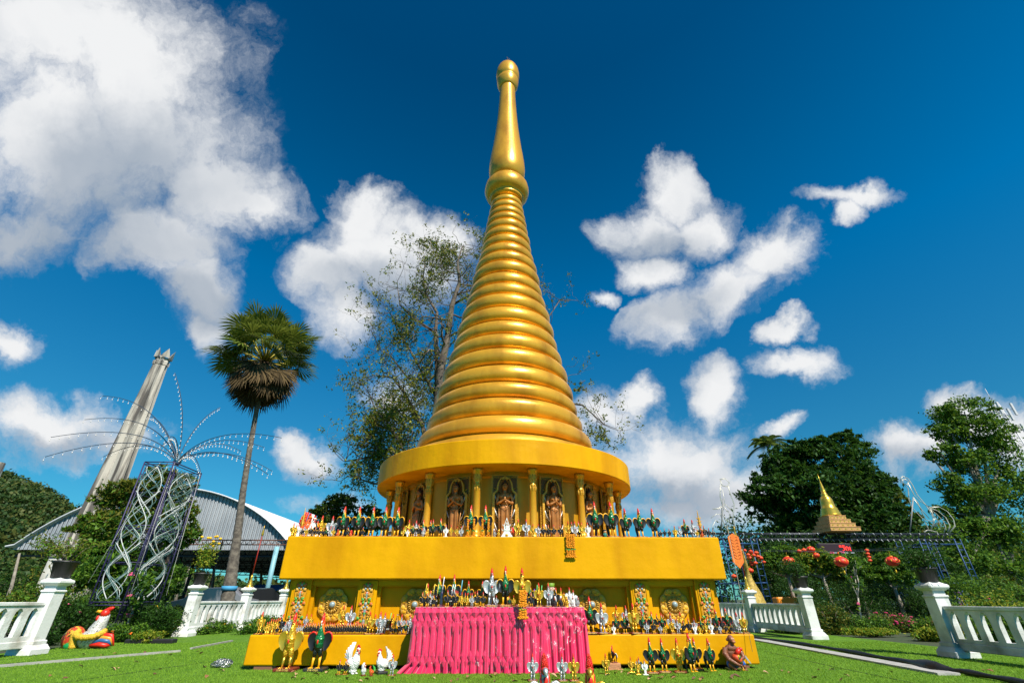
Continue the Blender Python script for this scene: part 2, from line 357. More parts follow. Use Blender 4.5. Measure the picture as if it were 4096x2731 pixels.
# ------------------------------------------------------------------ ground
CX, CD = .055, 11.98
TURF = bpy.data.materials.new('turf')
def build_turf():
    M = TURF; M.use_nodes = True; nt = M.node_tree; N = nt.nodes; L = nt.links; b = N['Principled BSDF']; b.inputs['Roughness'].default_value = .8; b.inputs['Specular IOR Level'].default_value = .15
    tc = N.new('ShaderNodeTexCoord')
    def nz(s, d, st=(1, 1, 1)):
        mp = N.new('ShaderNodeMapping'); mp.inputs['Scale'].default_value = st; L.new(tc.outputs['Object'], mp.inputs['Vector'])
        t = N.new('ShaderNodeTexNoise'); t.inputs['Scale'].default_value = s; t.inputs['Detail'].default_value = d; L.new(mp.outputs[0], t.inputs['Vector']); return t.outputs['Fac']
    a = nz(2.0, 4); f = nz(60, 3, (1, .35, 1)); cr = N.new('ShaderNodeValToRGB'); L.new(f, cr.inputs[0]); e = cr.color_ramp.elements
    e[0].position = .3; e[0].color = (.055, .13, .012, 1); e[1].position = .7; e[1].color = (.17, .34, .03, 1)
    mx = N.new('ShaderNodeMix'); mx.data_type = 'RGBA'; mx.blend_type = 'MULTIPLY'; L.new(cr.outputs[0], mx.inputs[6]); mx.inputs[0].default_value = 1
    r2 = N.new('ShaderNodeValToRGB'); L.new(a, r2.inputs[0]); r2.color_ramp.elements[0].position = .3; r2.color_ramp.elements[0].color = (.72, .8, .6, 1); r2.color_ramp.elements[1].position = .7; r2.color_ramp.elements[1].color = (1.1, 1.05, 1, 1)
    L.new(r2.outputs[0], mx.inputs[7]); L.new(mx.outputs[2], b.inputs['Base Color'])
    bp = N.new('ShaderNodeBump'); bp.inputs['Strength'].default_value = .9; bp.inputs['Distance'].default_value = .03; L.new(f, bp.inputs['Height']); L.new(bp.outputs[0], b.inputs['Normal'])
build_turf()
SOIL = mat('soil', (.05, .055, .03), .95, 0, (.03, .06, .015), .8, .5, 12)
CONC = mat('concrete', (.42, .41, .38), .85, 0, (.30, .30, .28), 6, .3, 60)
m = MB(); m.add([(-1500, -60, 0), (1500, -60, 0), (1500, 2500, 0), (-1500, 2500, 0)], [(0, 1, 2, 3)], 0, False); struct(m.build('ground', SOIL))
m = MB(); m.rbox((0, 10.5, .006), (19.0, 35, .012), .004); o = struct(m.build('turf_lawn', TURF))
# grass blades of the artificial turf near the viewer
def blades():
    n = 150000
    x = rng.uniform(-9.3, 9.3, n); y = 6.6+rng.uniform(0, 1, n)**1.5*6.5
    ok = (np.abs(x-CX) > 3.8) | (y < 8.2); x, y = x[ok], y[ok]; n = len(x)
    h = rng.uniform(.012, .026, n); a = rng.uniform(0, 2*np.pi, n); w = .0035*(y/7); dx, dy = np.cos(a)*w, np.sin(a)*w
    tx, ty = rng.normal(size=n)*.009-.006, rng.normal(size=n)*.009
    z = np.full(n, .011)
    V = np.stack([np.stack([x-dx, y-dy, z], 1), np.stack([x+dx, y+dy, z], 1), np.stack([x+tx, y+ty, z+h], 1)], 1).reshape(-1, 3)
    me = npmesh('turf_blades', V, np.arange(3*n).reshape(n, 3), leafmat('blade', (.085, .19, .012), (.17, .32, .03), .3, .6))
    o = link('turf_blades', me); tag(o, 'short green artificial grass blades covering the lawn', 'grass', kind='stuff')
blades()
# joint strips, path, hose
def strip(name, p, q, w, z, mt, kind='structure', label=None, cat=None):
    p, q = Vector((p[0], p[1], 0)), Vector((q[0], q[1], 0)); d = (q-p).normalized(); s = Vector((-d.y, d.x, 0))*w/2
    m = MB(); A = [p-s, q-s, q+s, p+s]; m.add([(a.x, a.y, .010) for a in A]+[(a.x, a.y, z) for a in A], [(4, 5, 6, 7), (0, 1, 5, 4), (1, 2, 6, 5), (2, 3, 7, 6), (3, 0, 4, 7)], 0, False)
    o = m.build(name, mt); o['kind'] = kind
    if label: tag(o, label, cat)
    return o
strip('ground_joint_strip', GV(-40, 1537), GV(412, 1498), .05, .045, CONC); strip('ground_joint_strip', GV(438, 1492), GV(532, 1474), .05, .045, CONC)
strip('path', GV(1690, 1462), G(3800, 2704), .30, .040, CONC)
SEAM = mat('turf_seam', (.012, .035, .004), .95)
for p_, q_ in ((G(-60, 2650), G(1010, 2512)), (G(-60, 2668), G(400, 2612)), (G(3060, 2606), G(3330, 2668)), (G(3330, 2668), G(3700, 2745)), (G(200, 2740), G(900, 2640))):
    strip('ground_turf_seam', p_, q_, .022, .0165, SEAM)
def hose():
    m = MB(); pts = [G(2960, 2552), G(3120, 2570), G(3300, 2598), G(3480, 2632), G(3640, 2662), G(3760, 2690), G(3850, 2700), G(3990, 2726), G(4150, 2760)]
    pts = [(p[0], p[1], .05) for p in pts]; sm = []
    for i in range(len(pts)-1):
        for t in (0, .25, .5, .75): sm.append(tuple(pts[i][k]*(1-t)+pts[i+1][k]*t+(random.uniform(-.012, .012) if k < 2 else 0) for k in range(3)))
    sm.append(pts[-1]); r = [.032+.008*math.sin(i*1.3) for i in range(len(sm))]
    for i in range(17, 23): r[i] = [.05, .075, .09, .085, .06, .045][i-17]
    m.tube(sm, r, 8); o = m.build('hose', mat('black_rubber', (.012, .012, .013), .5, bump=.3)); tag(o, 'thick black hose lying along the pale path on the lawn', 'hose')
hose()
# ------------------------------------------------------------------ the pagoda
pag = T('pagoda', 'tall golden pagoda with ringed conical spire standing on stepped square base', 'pagoda', (CX, CD, 0))
Y0 = 8.17; A0 = CD-Y0
DARKC = mat('dark_base', (.05, .035, .02), .9)
def slab(name, half, z0, z1, mt=GOLDP, b=.015, nx=40):
    m = MB(); m.rbox((CX, CD, (z0+z1)/2), (2*half, 2*half, z1-z0), b); return m.build(name, mt, pag)
m = MB(); m.box((CX, CD, .04), (2*A0-.5, 2*A0-.5, .08)); m.build('footing', DARKC, pag)
for x in (CX+A0-.32, CX-A0+.32): m = MB(); m.box((x, CD-A0+.09, .03), (.32, .14, .062)); m.build('footing_pad', mat('brick_pad', (.2, .09, .05), .9), pag)
slab('lower_slab', A0, .062, .44); slab('plinth_step', 3.62, .44, .505); slab('upper_slab', 3.645, 1.188, 1.825)
PY = CD-3.466                       # face of the pedestal rim
slab('pedestal_wall', 3.466-.13, .505, 1.188, b=.005)
def pedestal():
    m = MB()
    for k in range(4):
        M = Matrix.Translation((CX, CD, 0)) @ Matrix.Rotation(k*math.pi/2, 4, 'Z'); st = len(m.v)
        m.box((0, -3.466+.04, 1.145), (6.60, .12, .083)); m.box((0, -3.466+.07, 1.10), (6.5, .10, .03)); m.box((0, -3.466+.05, .53), (6.60, .14, .05)); m.xf(M, st)
    m.build('pedestal_moulding', GOLDP, pag)
pedestal()
PIL = [-3.30, -2.19, -1.05, .0, 1.15, 2.29, 3.37]
def carving_mb(h, w, y):
    """flame-shaped floral carving: curls, leaves and drops stacked on the pilaster"""
    m = MB(); cols = 5
    def e(x, z, a, b, rot, mi): m.ell((x, y-.014, z), (a, .013, b), mi, 8, 6, Matrix.Rotation(rot, 3, 'Y'))
    m.prism([(-w*.38, 0), (w*.38, 0), (w*.46, h*.3), (w*.30, h*.55), (w*.42, h*.74), (w*.22, h*.90), (0, h), (-w*.22, h*.90), (-w*.42, h*.74), (-w*.30, h*.55), (-w*.46, h*.3)], .010, (0, y-.004, 0), 'y', 5)
    for i in range(9):
        t = i/8; z = h*(.05+.86*t); ww = w*(.34-.16*t+.10*math.sin(i*1.9))
        for s in (-1, 1):
            e(s*ww, z, w*.13, h*.034, s*-.7, (1, 2, 0, 4)[i % 4]); e(s*ww*.55, z+h*.035, w*.09, h*.03, s*.6, (2, 0, 1, 3)[i % 4]); e(s*ww*1.25, z-h*.02, w*.06, h*.022, s*-1.1, 0)
        e(0, z, w*.10, h*.045, 0, (3, 0, 2, 0)[i % 4])
    for z, a in ((h*.70, .055), (h*.33, .06), (h*.08, .05)): e(0, z, w*a*1.8, h*a*1.5, 0, 3)
    e(0, h*.64, w*.045, h*.10, 0, 3); e(0, h*.26, w*.045, h*.09, 0, 3); e(0, h*.92, w*.06, h*.09, 0, 1)
    return m
CARV = [mat('carving_gold', (.50, .27, .02), .6, 0, (.36, .17, .01), 30, .4, 60), mat('carving_red', (.60, .13, .03), .45), mat('carving_green', (.08, .34, .05), .4), mat('mirror_grey', (.26, .34, .36), .4, .1), mat('carving_pale', (.62, .36, .06), .7), mat('carving_ground', (.62, .27, .004), .6)]
for k in range(4):
    M = Matrix.Translation((CX, CD, 0)) @ Matrix.Rotation(k*math.pi/2, 4, 'Z')
    for x in ([-3.29, -2.22, 2.22, 3.29] if k == 0 else [-3.29, -2.22, 2.22, 3.29]):
        if k == 2: continue
        corner = abs(x) > 3
        m = MB(); h0, h1 = .505, 1.188 if corner else 1.165; zc = (h0+h1)/2; H_ = h1-h0-.002
        m.box((x, -3.466+.02, zc), (.30, .14, H_)); m.box((x, -3.466+.075, zc-.002), (.40, .10, H_-.006))
        w2 = .235
        m.ringstrip([(-w2/2, -.30), (w2/2, -.30), (w2/2, .30), (-w2/2, .30)], [(-w2/2+.016, -.284), (w2/2-.016, -.284), (w2/2-.016, .284), (-w2/2+.016, .284)], .012, (x, -3.52, zc)); m.xf(M)
        p = m.build('pilaster', GOLDP, pag)
        m = carving_mb(.60, .23, 0); m.xf(M @ Matrix.Translation((x, -3.520, zc-.285))); m.build('carving', CARV, p)
    if k in (0,):
        for x in (-2.79, -1.46, 1.44, 2.80):
            m = MB(); R_ = .228; MT = M @ Matrix.Translation((x, -3.36, .828)) @ Matrix.Rotation(math.pi/2, 4, 'X')
            m.lathe([(R_*.72, 0), (R_*.72, .022), (R_*.66, .03), (R_*.60, .018), (R_*.50, .02), (R_*.46, .034), (R_*.40, .03), (R_*.28, .03), (R_*.25, .045), (0.001, .045)], 36)
            for i in range(8):
                a = 2*math.pi*i/8+math.pi/8; RM = Matrix.Rotation(a, 3, 'Z'); c = RM @ Vector((R_*.83, 0, .012))
                m.ell(c, (R_*.24, R_*.34, .014), 4, 14, 6, RM)
                for sy in (-1, 1): m.ell(RM @ Vector((R_*.82, sy*R_*.12, .014)), (R_*.17, R_*.15, .018), 5, 10, 6, RM)
                m.ell(RM @ Vector((R_*.70, 0, .02)), (R_*.10, R_*.10, .02), 5, 8, 5, RM)
                for s in (-.36, .36):
                    R3 = Matrix.Rotation(a+s, 3, 'Z'); m.ell(R3 @ Vector((R_*.93, 0, .008)), (R_*.09, R_*.06, .010), 0, 8, 5, R3)
            for i in range(20):
                RM = Matrix.Rotation(2*math.pi*i/20, 3, 'Z'); m.ell(RM @ Vector((R_*.40, 0, .036)), (R_*.12, R_*.045, .014), (0, 4)[i % 2], 6, 5, RM)
            m.ell((0, 0, .045), (R_*.21, R_*.21, .04), 3, 16, 8); m.xf(MT)
            m.build('lotus_medallion', CARV[:5]+[mat('petal_gold', (.70, .36, .006), .55)], pag)
# gallery
WALLR = 2.46
m = MB(); m.lathe([(WALLR, 1.82), (WALLR, 3.08), (WALLR+.03, 3.10), (WALLR+.03, 3.192)], 96, (CX, CD, 0), smooth=False); m.build('gallery_wall', GOLD_SHADE, pag)
m = MB(); m.lathe([(.5, 3.19), (3.115, 3.19), (3.13, 3.205), (3.13, 3.67), (3.115, 3.685), (2.2, 3.70)], 144, (CX, CD, 0), smooth=False); m.build('round_canopy', GOLDP, pag)
COLR = 2.80
def column_mb(full=True):
    m = MB(); z0, z1 = 1.825, 3.192
    pr = [(.105, 0), (.105, .05), (.085, .06), (.10, .09), (.10, .11), (.078, .13), (.092, .16), (.074, .185), (.070, .22), (.066, 1.02), (.074, 1.03), (.074, 1.05), (.066, 1.06), (.066, 1.10), (.082, 1.24), (.085, 1.255), (.10, 1.27), (.10, 1.30), (.108, 1.305), (.108, 1.367)]
    m.lathe([(r, z0+z) for r, z in pr], 20)
    for i in range(8):
        a = 2*math.pi*i/8; R3 = Matrix.Rotation(a, 3, 'Z')
        m.ell(R3 @ Vector((.072, 0, z0+1.17)), (.014, .024, .075), 1, 8, 6, R3 @ Matrix.Rotation(.13, 3, 'Y'))
        m.ell(R3 @ Vector((.068, 0, z0+.97)), (.008, .022, .05), 1, 6, 5, R3)
        m.ell(R3 @ Vector((.072, 0, z0+1.0)), (.008, .012, .05), 1, 6, 5, R3)
    return m
cm = column_mb().mesh('column', [GOLD, GOLDO])
for i in range(16):
    a = rad(11.25+22.5*i); o = link('column', cm, pag); o.location = (COLR*math.sin(a), -COLR*math.cos(a), 0)
# niches (local: facing -Y at wall)
def arch(w, h, hs, k=9):
    """trefoil pointed niche outline, counter-clockwise from bottom left"""
    R = []
    R += [(-w, 0)]; R += [(w, 0), (w, hs)]
    R += [(w*.98, hs+.03), (w*.80, hs+.06), (w*.66, hs+.10), (w*.66, hs+.16), (w*.58, hs+.24), (w*.38, hs+.32), (w*.14, h-.03), (0, h)]
    L_ = [(-x, z) for x, z in reversed(R[2:-1])]
    return R+L_
def niche():
    fr = MB(); hs = .86; o_ = arch(.248, 1.235, hs); i_ = arch(.200, 1.175, hs-.008); fr.ringstrip(o_, i_, .08, (0, -.05, 0)); 
    fr.ringstrip([(-.275, 0), (.275, 0), (.275, 1.27), (-.275, 1.27)], [(-.250, 0), (.250, 0), (.250, 1.245), (-.250, 1.245)], .035, (0, -.018, 0))
    for s in (-1, 1):
        for i in range(26): fr.ell((s*.262, -.038, .03+i*.045), (.008, .008, .014), 0, 6, 4)
    sp = MB()
    sp.prism([(-.25, .86), (-.245, .86), (-.245, .90), (-.15, 1.02), (-.14, 1.10), (0, 1.235), (.14, 1.10), (.15, 1.02), (.245, .90), (.25, .86), (.25, 1.245), (-.25, 1.245)], .012, (0, -.012, 0), 'y', 0)
    for s in (-1, 1):
        for x, z, r in ((.20, 1.19, .035), (.205, 1.10, .026), (.14, 1.20, .022), (.215, 1.02, .02), (.08, 1.215, .014)):
            pts = [(s*(x+r*(1-t/14)*math.cos(t*.55)), -.022, z+r*(1-t/14)*math.sin(t*.55)) for t in range(13)]; sp.tube(pts, .0055, 5, 1)
    bk = MB(); bk.box((0, .045, .60), (.46, .01, 1.19)); 
    # diamond lattice of the recess
    for i in range(-9, 30):
        for s in (-1, 1):
            z = i*.05; x0, x1 = -.225, .225; a, b = (z, z+.30) if s > 0 else (z+.30, z)
            def clipz(x, zz): return max(0.02, min(1.0, zz))
            if max(a, b) < .02 or min(a, b) > .95: continue
            bk.tube([(x0, .032, clipz(0, a)), (x1, .032, clipz(0, b))], .003, 4, 1)
    rb = MB()
    for s in (-1, 1):
        for z in (.10, .36, .62): rb.tube([(s*.05, .02, z), (s*.10, .005, z+.04), (s*.16, -.005, z+.12), (s*.215, -.012, z+.26)], .010, 6, 0, flat=.6)
    ha = MB(); ha.lathe([(.001, 0), (.145, 0), (.15, -.01), (.14, -.02), (.13, -.012), (.001, -.006)], 28); ha.xf(Matrix.Translation((0, .03, 1.02)) @ Matrix.Rotation(-math.pi/2, 4, 'X'))
    return (fr.mesh('niche_frame', [GOLDO]), sp.mesh('spandrel', [mat('niche_blue', (.36, .21, .02), .5, 0, (.14, .12, .04), 30), GOLDO]), bk.mesh('lattice', [mat('niche_dark', (.10, .05, .012), .6), GOLDO]),
            rb.mesh('rib', [mat('niche_silver', (.62, .60, .55), .35, .4)]), ha.mesh('halo', [mat('halo_brown', (.28, .10, .02), .45, .4)]))
nm = niche()
def praying():
    """standing robed figure with palms together, height about 1.2, facing -Y"""
    m = MB(); e = m.ell
    m.tube([(0, 0, .02), (0, .0, .25), (0, 0, .45), (0, .0, .60), (0, 0, .70)], [.088, .074, .080, .098, .080], 14, flat=.6)
    for s in (-1, 1):
        m.tube([(s*.055, -.02, .04), (s*.055, -.03, .25), (s*.055, -.03, .45), (s*.05, -.02, .62)], [.035, .040, .052, .055], 10)
        e((s*.05, -.06, .02), (.028, .07, .02))
        m.tube([(s*.125, 0, .885), (s*.165, 0, .80), (s*.170, -.01, .70)], [.040, .038, .034], 8); m.tube([(s*.170, -.01, .70), (s*.11, -.07, .715), (s*.02, -.105, .76)], [.034, .028, .02], 8)
        m.tube([(s*.013, -.11, .755), (s*.010, -.115, .80), (s*.006, -.115, .865)], [.018, .015, .006], 6, flat=1.4)
        e((s*.06, -.05, .84), (.055, .035, .05)); e((s*.058, -.003, 1.055), (.008, .012, .042))
    m.tube([(0, 0, .66), (0, 0, .76), (0, 0, .86), (0, 0, .905), (0, 0, .93)], [.085, .105, .135, .11, .05], 14, flat=.55)
    e((0, -.01, .72), (.07, .06, .06)); m.tube([(0, 0, .90), (0, 0, .99)], [.040, .038], 10); e((0, -.01, 1.055), (.064, .066, .088)); e((0, -.078, 1.045), (.010, .015, .020))
    body = remesh(m, .008, 2, mat('bronze_statue', (.48, .20, .05), .38, .3, (.36, .14, .035), 9), 'body')
    h = MB(); h.ell((0, .012, 1.098), (.072, .070, .062), 0, 16, 10); h.ell((0, .006, 1.168), (.030, .030, .032), 0, 10, 8)
    r = MB(); r.tube([(-.13, -.045, .88), (-.05, -.085, .80), (.03, -.10, .70), (.09, -.08, .60), (.10, -.065, .35), (.10, -.06, .10)], .007, 5); r.tube([(-.10, -.065, .62), (-.05, -.085, .585), (0, -.09, .575), (.05, -.085, .585), (.10, -.065, .62)], .006, 5)
    r.tube([(-.115, -.03, .05), (-.125, -.03, .35), (-.13, -.02, .6)], .012, 6); r.tube([(.115, -.03, .05), (.135, -.03, .35), (.17, -.01, .68)], .012, 6)
    DLN = mat('dark_line', (.06, .03, .01), .6); fs_ = []
    for s in (-1, 1): f = MB(); f.tube([(s*.012, -.076, 1.068), (s*.027, -.074, 1.073), (s*.042, -.064, 1.068)], .0045, 4); fs_.append(f.mesh('eye', [DLN]))
    f = MB(); f.tube([(-.018, -.074, 1.012), (0, -.079, 1.009), (.018, -.074, 1.012)], .005, 4); fs_.append(f.mesh('mouth', [DLN]))
    bs = MB(); bs.lathe([(.15, 0), (.16, .02), (.14, .045), (.15, .06), (.13, .07)], 18, (0, 0, -.055))
    return body, h.mesh('hair', [BLACK]), r.mesh('robe_hem', [mat('bronze_trim', (.42, .19, .05), .4, .4)]), fs_, bs.mesh('pedestal', [GOLD])
pm = praying(); NUM = ['first', 'second', 'third', 'fourth', 'fifth', 'sixth', 'seventh', 'eighth', 'ninth', 'tenth', 'eleventh', 'twelfth', 'thirteenth', 'fourteenth', 'fifteenth', 'sixteenth', 'seventeenth', 'eighteenth', 'nineteenth', 'twentieth',
 'twenty-first', 'twenty-second', 'twenty-third', 'twenty-fourth', 'twenty-fifth', 'twenty-sixth', 'twenty-seventh', 'twenty-eighth', 'twenty-ninth', 'thirtieth', 'thirty-first', 'thirty-second']
BL = {0: 'bronze praying statue in the middle niche facing straight out', -1: 'bronze praying statue in the niche just left of the middle one', 1: 'bronze praying statue in the niche just right of the middle one, legs sunlit',
 -2: 'bronze praying statue half hidden by a column, second niche left of the middle', 2: 'bronze praying statue half hidden by a column, second niche right of the middle',
 -3: 'bronze praying statue seen in profile at the left end of the gallery', 3: 'bronze praying statue seen in profile at the right end of the gallery'}
for i in range(16):
    k = i if i < 8 else i-16; a = k*math.pi/8; d = Vector((math.sin(a), -math.cos(a), 0)); rz = a
    if abs(k) > 4: continue
    f = link('niche_frame', nm[0], pag); f.location = d*(WALLR+.028)+Vector((0, 0, 1.86)); f.rotation_euler = (0, 0, rz)
    for j, nn in ((1, 'spandrel'), (2, 'lattice'), (3, 'rib'), (4, 'halo')):
        q = link(nn, nm[j], f); q.location = (0, -.07, 0) if j != 1 else (0, 0, 0)
    if k in BL:
        b = T('praying_statue', BL[k], 'statue', (CX+d.x*(WALLR+.13), CD+d.y*(WALLR+.13), 1.90), 'bronze praying statues in the gallery', rz)
        b.scale = (.88, .88, .92)
        
        for q, nn in zip(pm, ('body', 'hair', 'robe_hem', 'face', 'pedestal')):
            if nn == 'face':
                for fm, fn in zip(q, ('eye', 'eye', 'mouth')): link(fn, fm, b)
            else: link(nn, q, b)
# ringed spire
RING = [(2.300, 4.30), (2.095, 4.86), (1.985, 5.31), (1.905, 5.76), (1.785, 6.34), (1.655, 6.85), (1.540, 7.33), (1.465, 7.82), (1.362, 8.37), (1.252, 8.83), (1.155, 9.29), (1.093, 9.81), (1.015, 10.27), (.920, 10.68), (.845, 11.15), (.815, 11.51), (.744, 11.94), (.706, 12.28), (.664, 12.60), (.618, 12.95), (.575, 13.27)]
def spire():
    m = MB(); pr = [(2.62, 3.69), (2.62, 3.80), (2.54, 3.86), (2.50, 3.90), (2.50, 3.97), (2.42, 4.0)]
    for i, (r, z) in enumerate(RING):
        zl = z-(z-(RING[i-1][1] if i else 3.90))*.5; zu = z+((RING[i+1][1] if i+1 < len(RING) else 13.55)-z)*.5
        hl, hu = (z-zl)*.86, (zu-z)*.86; dep = (hl+hu)*.40
        if i < 14: pr += [(r-dep+.035, zl+.01), (r-dep+.035, zl+.05)]
        for t in range(-8, 9):
            a = t/8*math.pi/2; c = math.cos(a); pr.append((r-dep+dep*c**.85 if c > 1e-6 else r-dep, z+(hu if t > 0 else hl)*math.sin(a)))
        if i < 14: pr += [(r-dep-.01, zu-.035)]
    pr.sort(key=lambda q: 0)
    m.lathe(pr, 96, (CX, CD, 0), smooth=True); return m
s_ = spire().build('ringed_spire', GOLD, pag)
m = MB(); m.lathe([(.40, 13.40), (.42, 13.42), (.42, 13.50), (.50, 13.52), (.58, 13.56), (.60, 13.62), (.56, 13.66), (.66, 13.72), (.77, 13.84), (.81, 14.0), (.81, 14.12), (.78, 14.28), (.70, 14.42), (.56, 14.54), (.50, 14.60)], 64, (CX, CD, 0)); m.build('spire_bulb', GOLD, pag)
m = MB(); m.lathe([(.42, 14.5), (.60, 14.72), (.675, 14.95), (.69, 15.2), (.675, 15.5), (.63, 15.95), (.575, 16.4), (.52, 16.95), (.47, 17.5), (.425, 18.1), (.385, 18.8), (.353, 19.5), (.33, 20.2), (.325, 20.45), (.33, 20.5)], 64, (CX, CD, 0)); m.build('spire_stem', GOLD, pag)
m = MB(); m.lathe([(.31, 20.40), (.38, 20.50), (.45, 20.68), (.475, 20.88), (.48, 21.0), (.46, 21.02), (.44, 21.05), (.48, 21.10), (.51, 21.3), (.515, 21.5), (.49, 21.75), (.42, 21.97), (.30, 22.13), (.14, 22.23), (.01, 22.26)], 64, (CX, CD, 0)); m.build('finial_ball', GOLD, pag)
m = MB(); m.tube([(CX, CD, 22.2), (CX, CD, 22.9)], .018, 6)
for a in (0, 2.1, 4.2): m.tube([(CX, CD, 22.65), (CX+.09*math.cos(a), CD+.09*math.sin(a), 22.85)], .008, 4)
m.build('lightning_rod', mat('dark_metal', (.06, .06, .06), .5, .6), pag)
# ------------------------------------------------------------------ roosters
def rooster_shapes():
    b = MB()
    for s in (-1, 1): b.ell((s*.055, 0, .315), (.050, .062, .095)); b.tube([(s*.058, 0, .30), (s*.062, -.005, .215)], [.042, .022], 8)
    b.ell((0, .03, .46), (.092, .135, .15)); b.ell((0, -.03, .545), (.098, .085, .10)); b.tube([(0, -.02, .60), (0, -.045, .69), (0, -.062, .785)], [.082, .050, .012], 10); b.ell((0, .12, .48), (.07, .10, .09))
    nk = MB(); nk.tube([(0, .015, .56), (0, .01, .66), (0, .0, .76), (0, -.005, .84)], [.085, .064, .052, .040], 12); nk.ell((0, -.012, .86), (.042, .05, .04))
    hd = MB(); hd.ell((0, -.028, .868), (.036, .045, .042), 0, 10, 8); hd.tube([(0, -.01, .84), (0, -.015, .89), (0, -.005, .94), (0, .01, .985), (0, .02, 1.0)], [.038, .040, .030, .017, .006], 9, flat=1.2)
    for q in range(5): hd.ell((0, -.052+.012*q, .885+.026*q), (.014, .020, .020), 0, 6, 5)
    for s in (-1, 1): hd.ell((s*.036, .0, .80), (.014, .034, .06), 0, 6, 6)
    for s in (-1, 1): hd.ell((s*.016, -.062, .825), (.014, .016, .032), 0, 6, 6)
    bk = MB(); bk.tube([(0, -.055, .862), (0, -.085, .845), (0, -.108, .822)], [.017, .015, .003], 6); bk.ell((0, -.066, .80), (.017, .014, .024), 0, 8, 6)
    w = MB(); out = [(.075, .60), (.115, .645), (.165, .655), (.215, .625), (.238, .56), (.232, .49), (.205, .42), (.165, .365), (.115, .335), (.095, .40), (.082, .50)]
    n = len(out); A = [(x, -.022, z) for x, z in out]; B = [(x*.98+.002, .022, z) for x, z in out]; c = (.150, .016, .50); d = (.155, .040, .50)
    w.add(A+[c], [(n, j, (j+1) % n) for j in range(n)]); w.add(B+[d], [(n, (j+1) % n, j) for j in range(n)]); w.add(A+B, [(j, n+j, n+(j+1) % n, (j+1) % n) for j in range(n)])
    rim = MB(); rim.tube([(.07, .0, .60), (.112, .0, .652), (.165, .0, .664), (.218, 0, .634), (.244, 0, .57), (.238, .0, .49)], [.012, .020, .020, .017, .014, .008], 6)
    leg = MB(); leg.tube([(.062, 0, .25), (.066, -.01, .15), (.070, -.01, .065)], [.030, .022, .024], 8)
    for a in (-.5, 0, .5): leg.tube([(.070, -.01, .07), (.070+.05*math.sin(a), -.01-.05*math.cos(a), .062), (.070+.10*math.sin(a), -.01-.09*math.cos(a), .058)], [.016, .012, .005], 5)
    tl = MB(); tl.tube([(0, .12, .50), (0, .20, .50), (0, .255, .42), (0, .265, .28), (0, .235, .12), (0, .21, .06)], [.05, .06, .06, .05, .035, .02], 8, flat=.7)
    tw = MB(); tw.tube([(0, .17, .53), (0, .24, .525), (0, .305, .44), (0, .325, .32), (0, .30, .22)], [.02, .03, .03, .025, .004], 8, flat=.8)
    pl = MB(); pl.rbox((0, .05, .030), (.40, .36, .058), .014)
    mk = MB()
    for i in range(7): mk.box((-.12+i*.04, -.1325, .030), (.022, .003, .024 if i % 3 else .014)); mk.box((-.12+i*.04+.008, -.1325, .034), (.004, .003, .032))
    st = MB(); st.tube([(0, 0, .03), (0, .01, .15), (0, .01, .28)], [.115, .085, .09], 12, flat=.9)
    dot = MB(); dot.ell((0, -.126, .50), (.018, .014, .042), 0, 8, 6)
    return dict(body=b, neck=nk, comb=hd, beak=bk, wing=w, wing_edge=rim, leg=leg, tail=tl, tail_tip=tw, plinth=pl, inscription=mk, stump=st, chest_mark=dot)
RS = rooster_shapes()
def mirrored(mb):
    q = MB(); q.v = [(-x, y, z) for x, y, z in mb.v]; q.f = [tuple(reversed(f)) for f in mb.f]; q.m = list(mb.m); q.s = list(mb.s); return q
GOLDI = mat('gilt_letters', (.85, .62, .15), .5)
PAL = {  # body neck comb beak wing edge leg tail tip plinth
 'g': (GREENB, YEL, RED, mat('beak_pale', (.75, .72, .6), .3), BLACK, YEL, YEL, BLACK, WHITE, MAROON),
 'r': (GREENB, ORANGE, RED, MATS['beak_pale'], BLACK, RED, YEL, BLACK, WHITE, mat('black_base', (.02, .02, .022), .5)),
 'k': (BLKF, YEL, RED, MATS['beak_pale'], BLACK, YEL, YEL, BLACK, BLACK, MAROON),
 'o': (BLKF, ORANGE, RED, MATS['beak_pale'], BLACK, RED, YEL, BLACK, WHITE, MAROON),
 'y': (GOLDF, GOLDF, RED, GOLDS, GOLDS, GOLDS, GOLDS, GOLDS, GOLDS, MAROON),
 's': (SILVF, SILVF, RED, SILV, SILV, SILV, SILV, SILV, SILV, MAROON),
 'W': (WHTF, WHTF, RED, MATS['beak_pale'], WHITE, WHITE, WHITE, WHITE, WHITE, WHITE),
 'Y': (GOLDF, GOLDF, RED, GOLDS, GOLDS, GOLDS, GOLDS, GOLDS, GOLDS, GOLDS)}
PROTO = {}
BODYMESH = remesh(RS['body'], .011, 3, [GREENB])
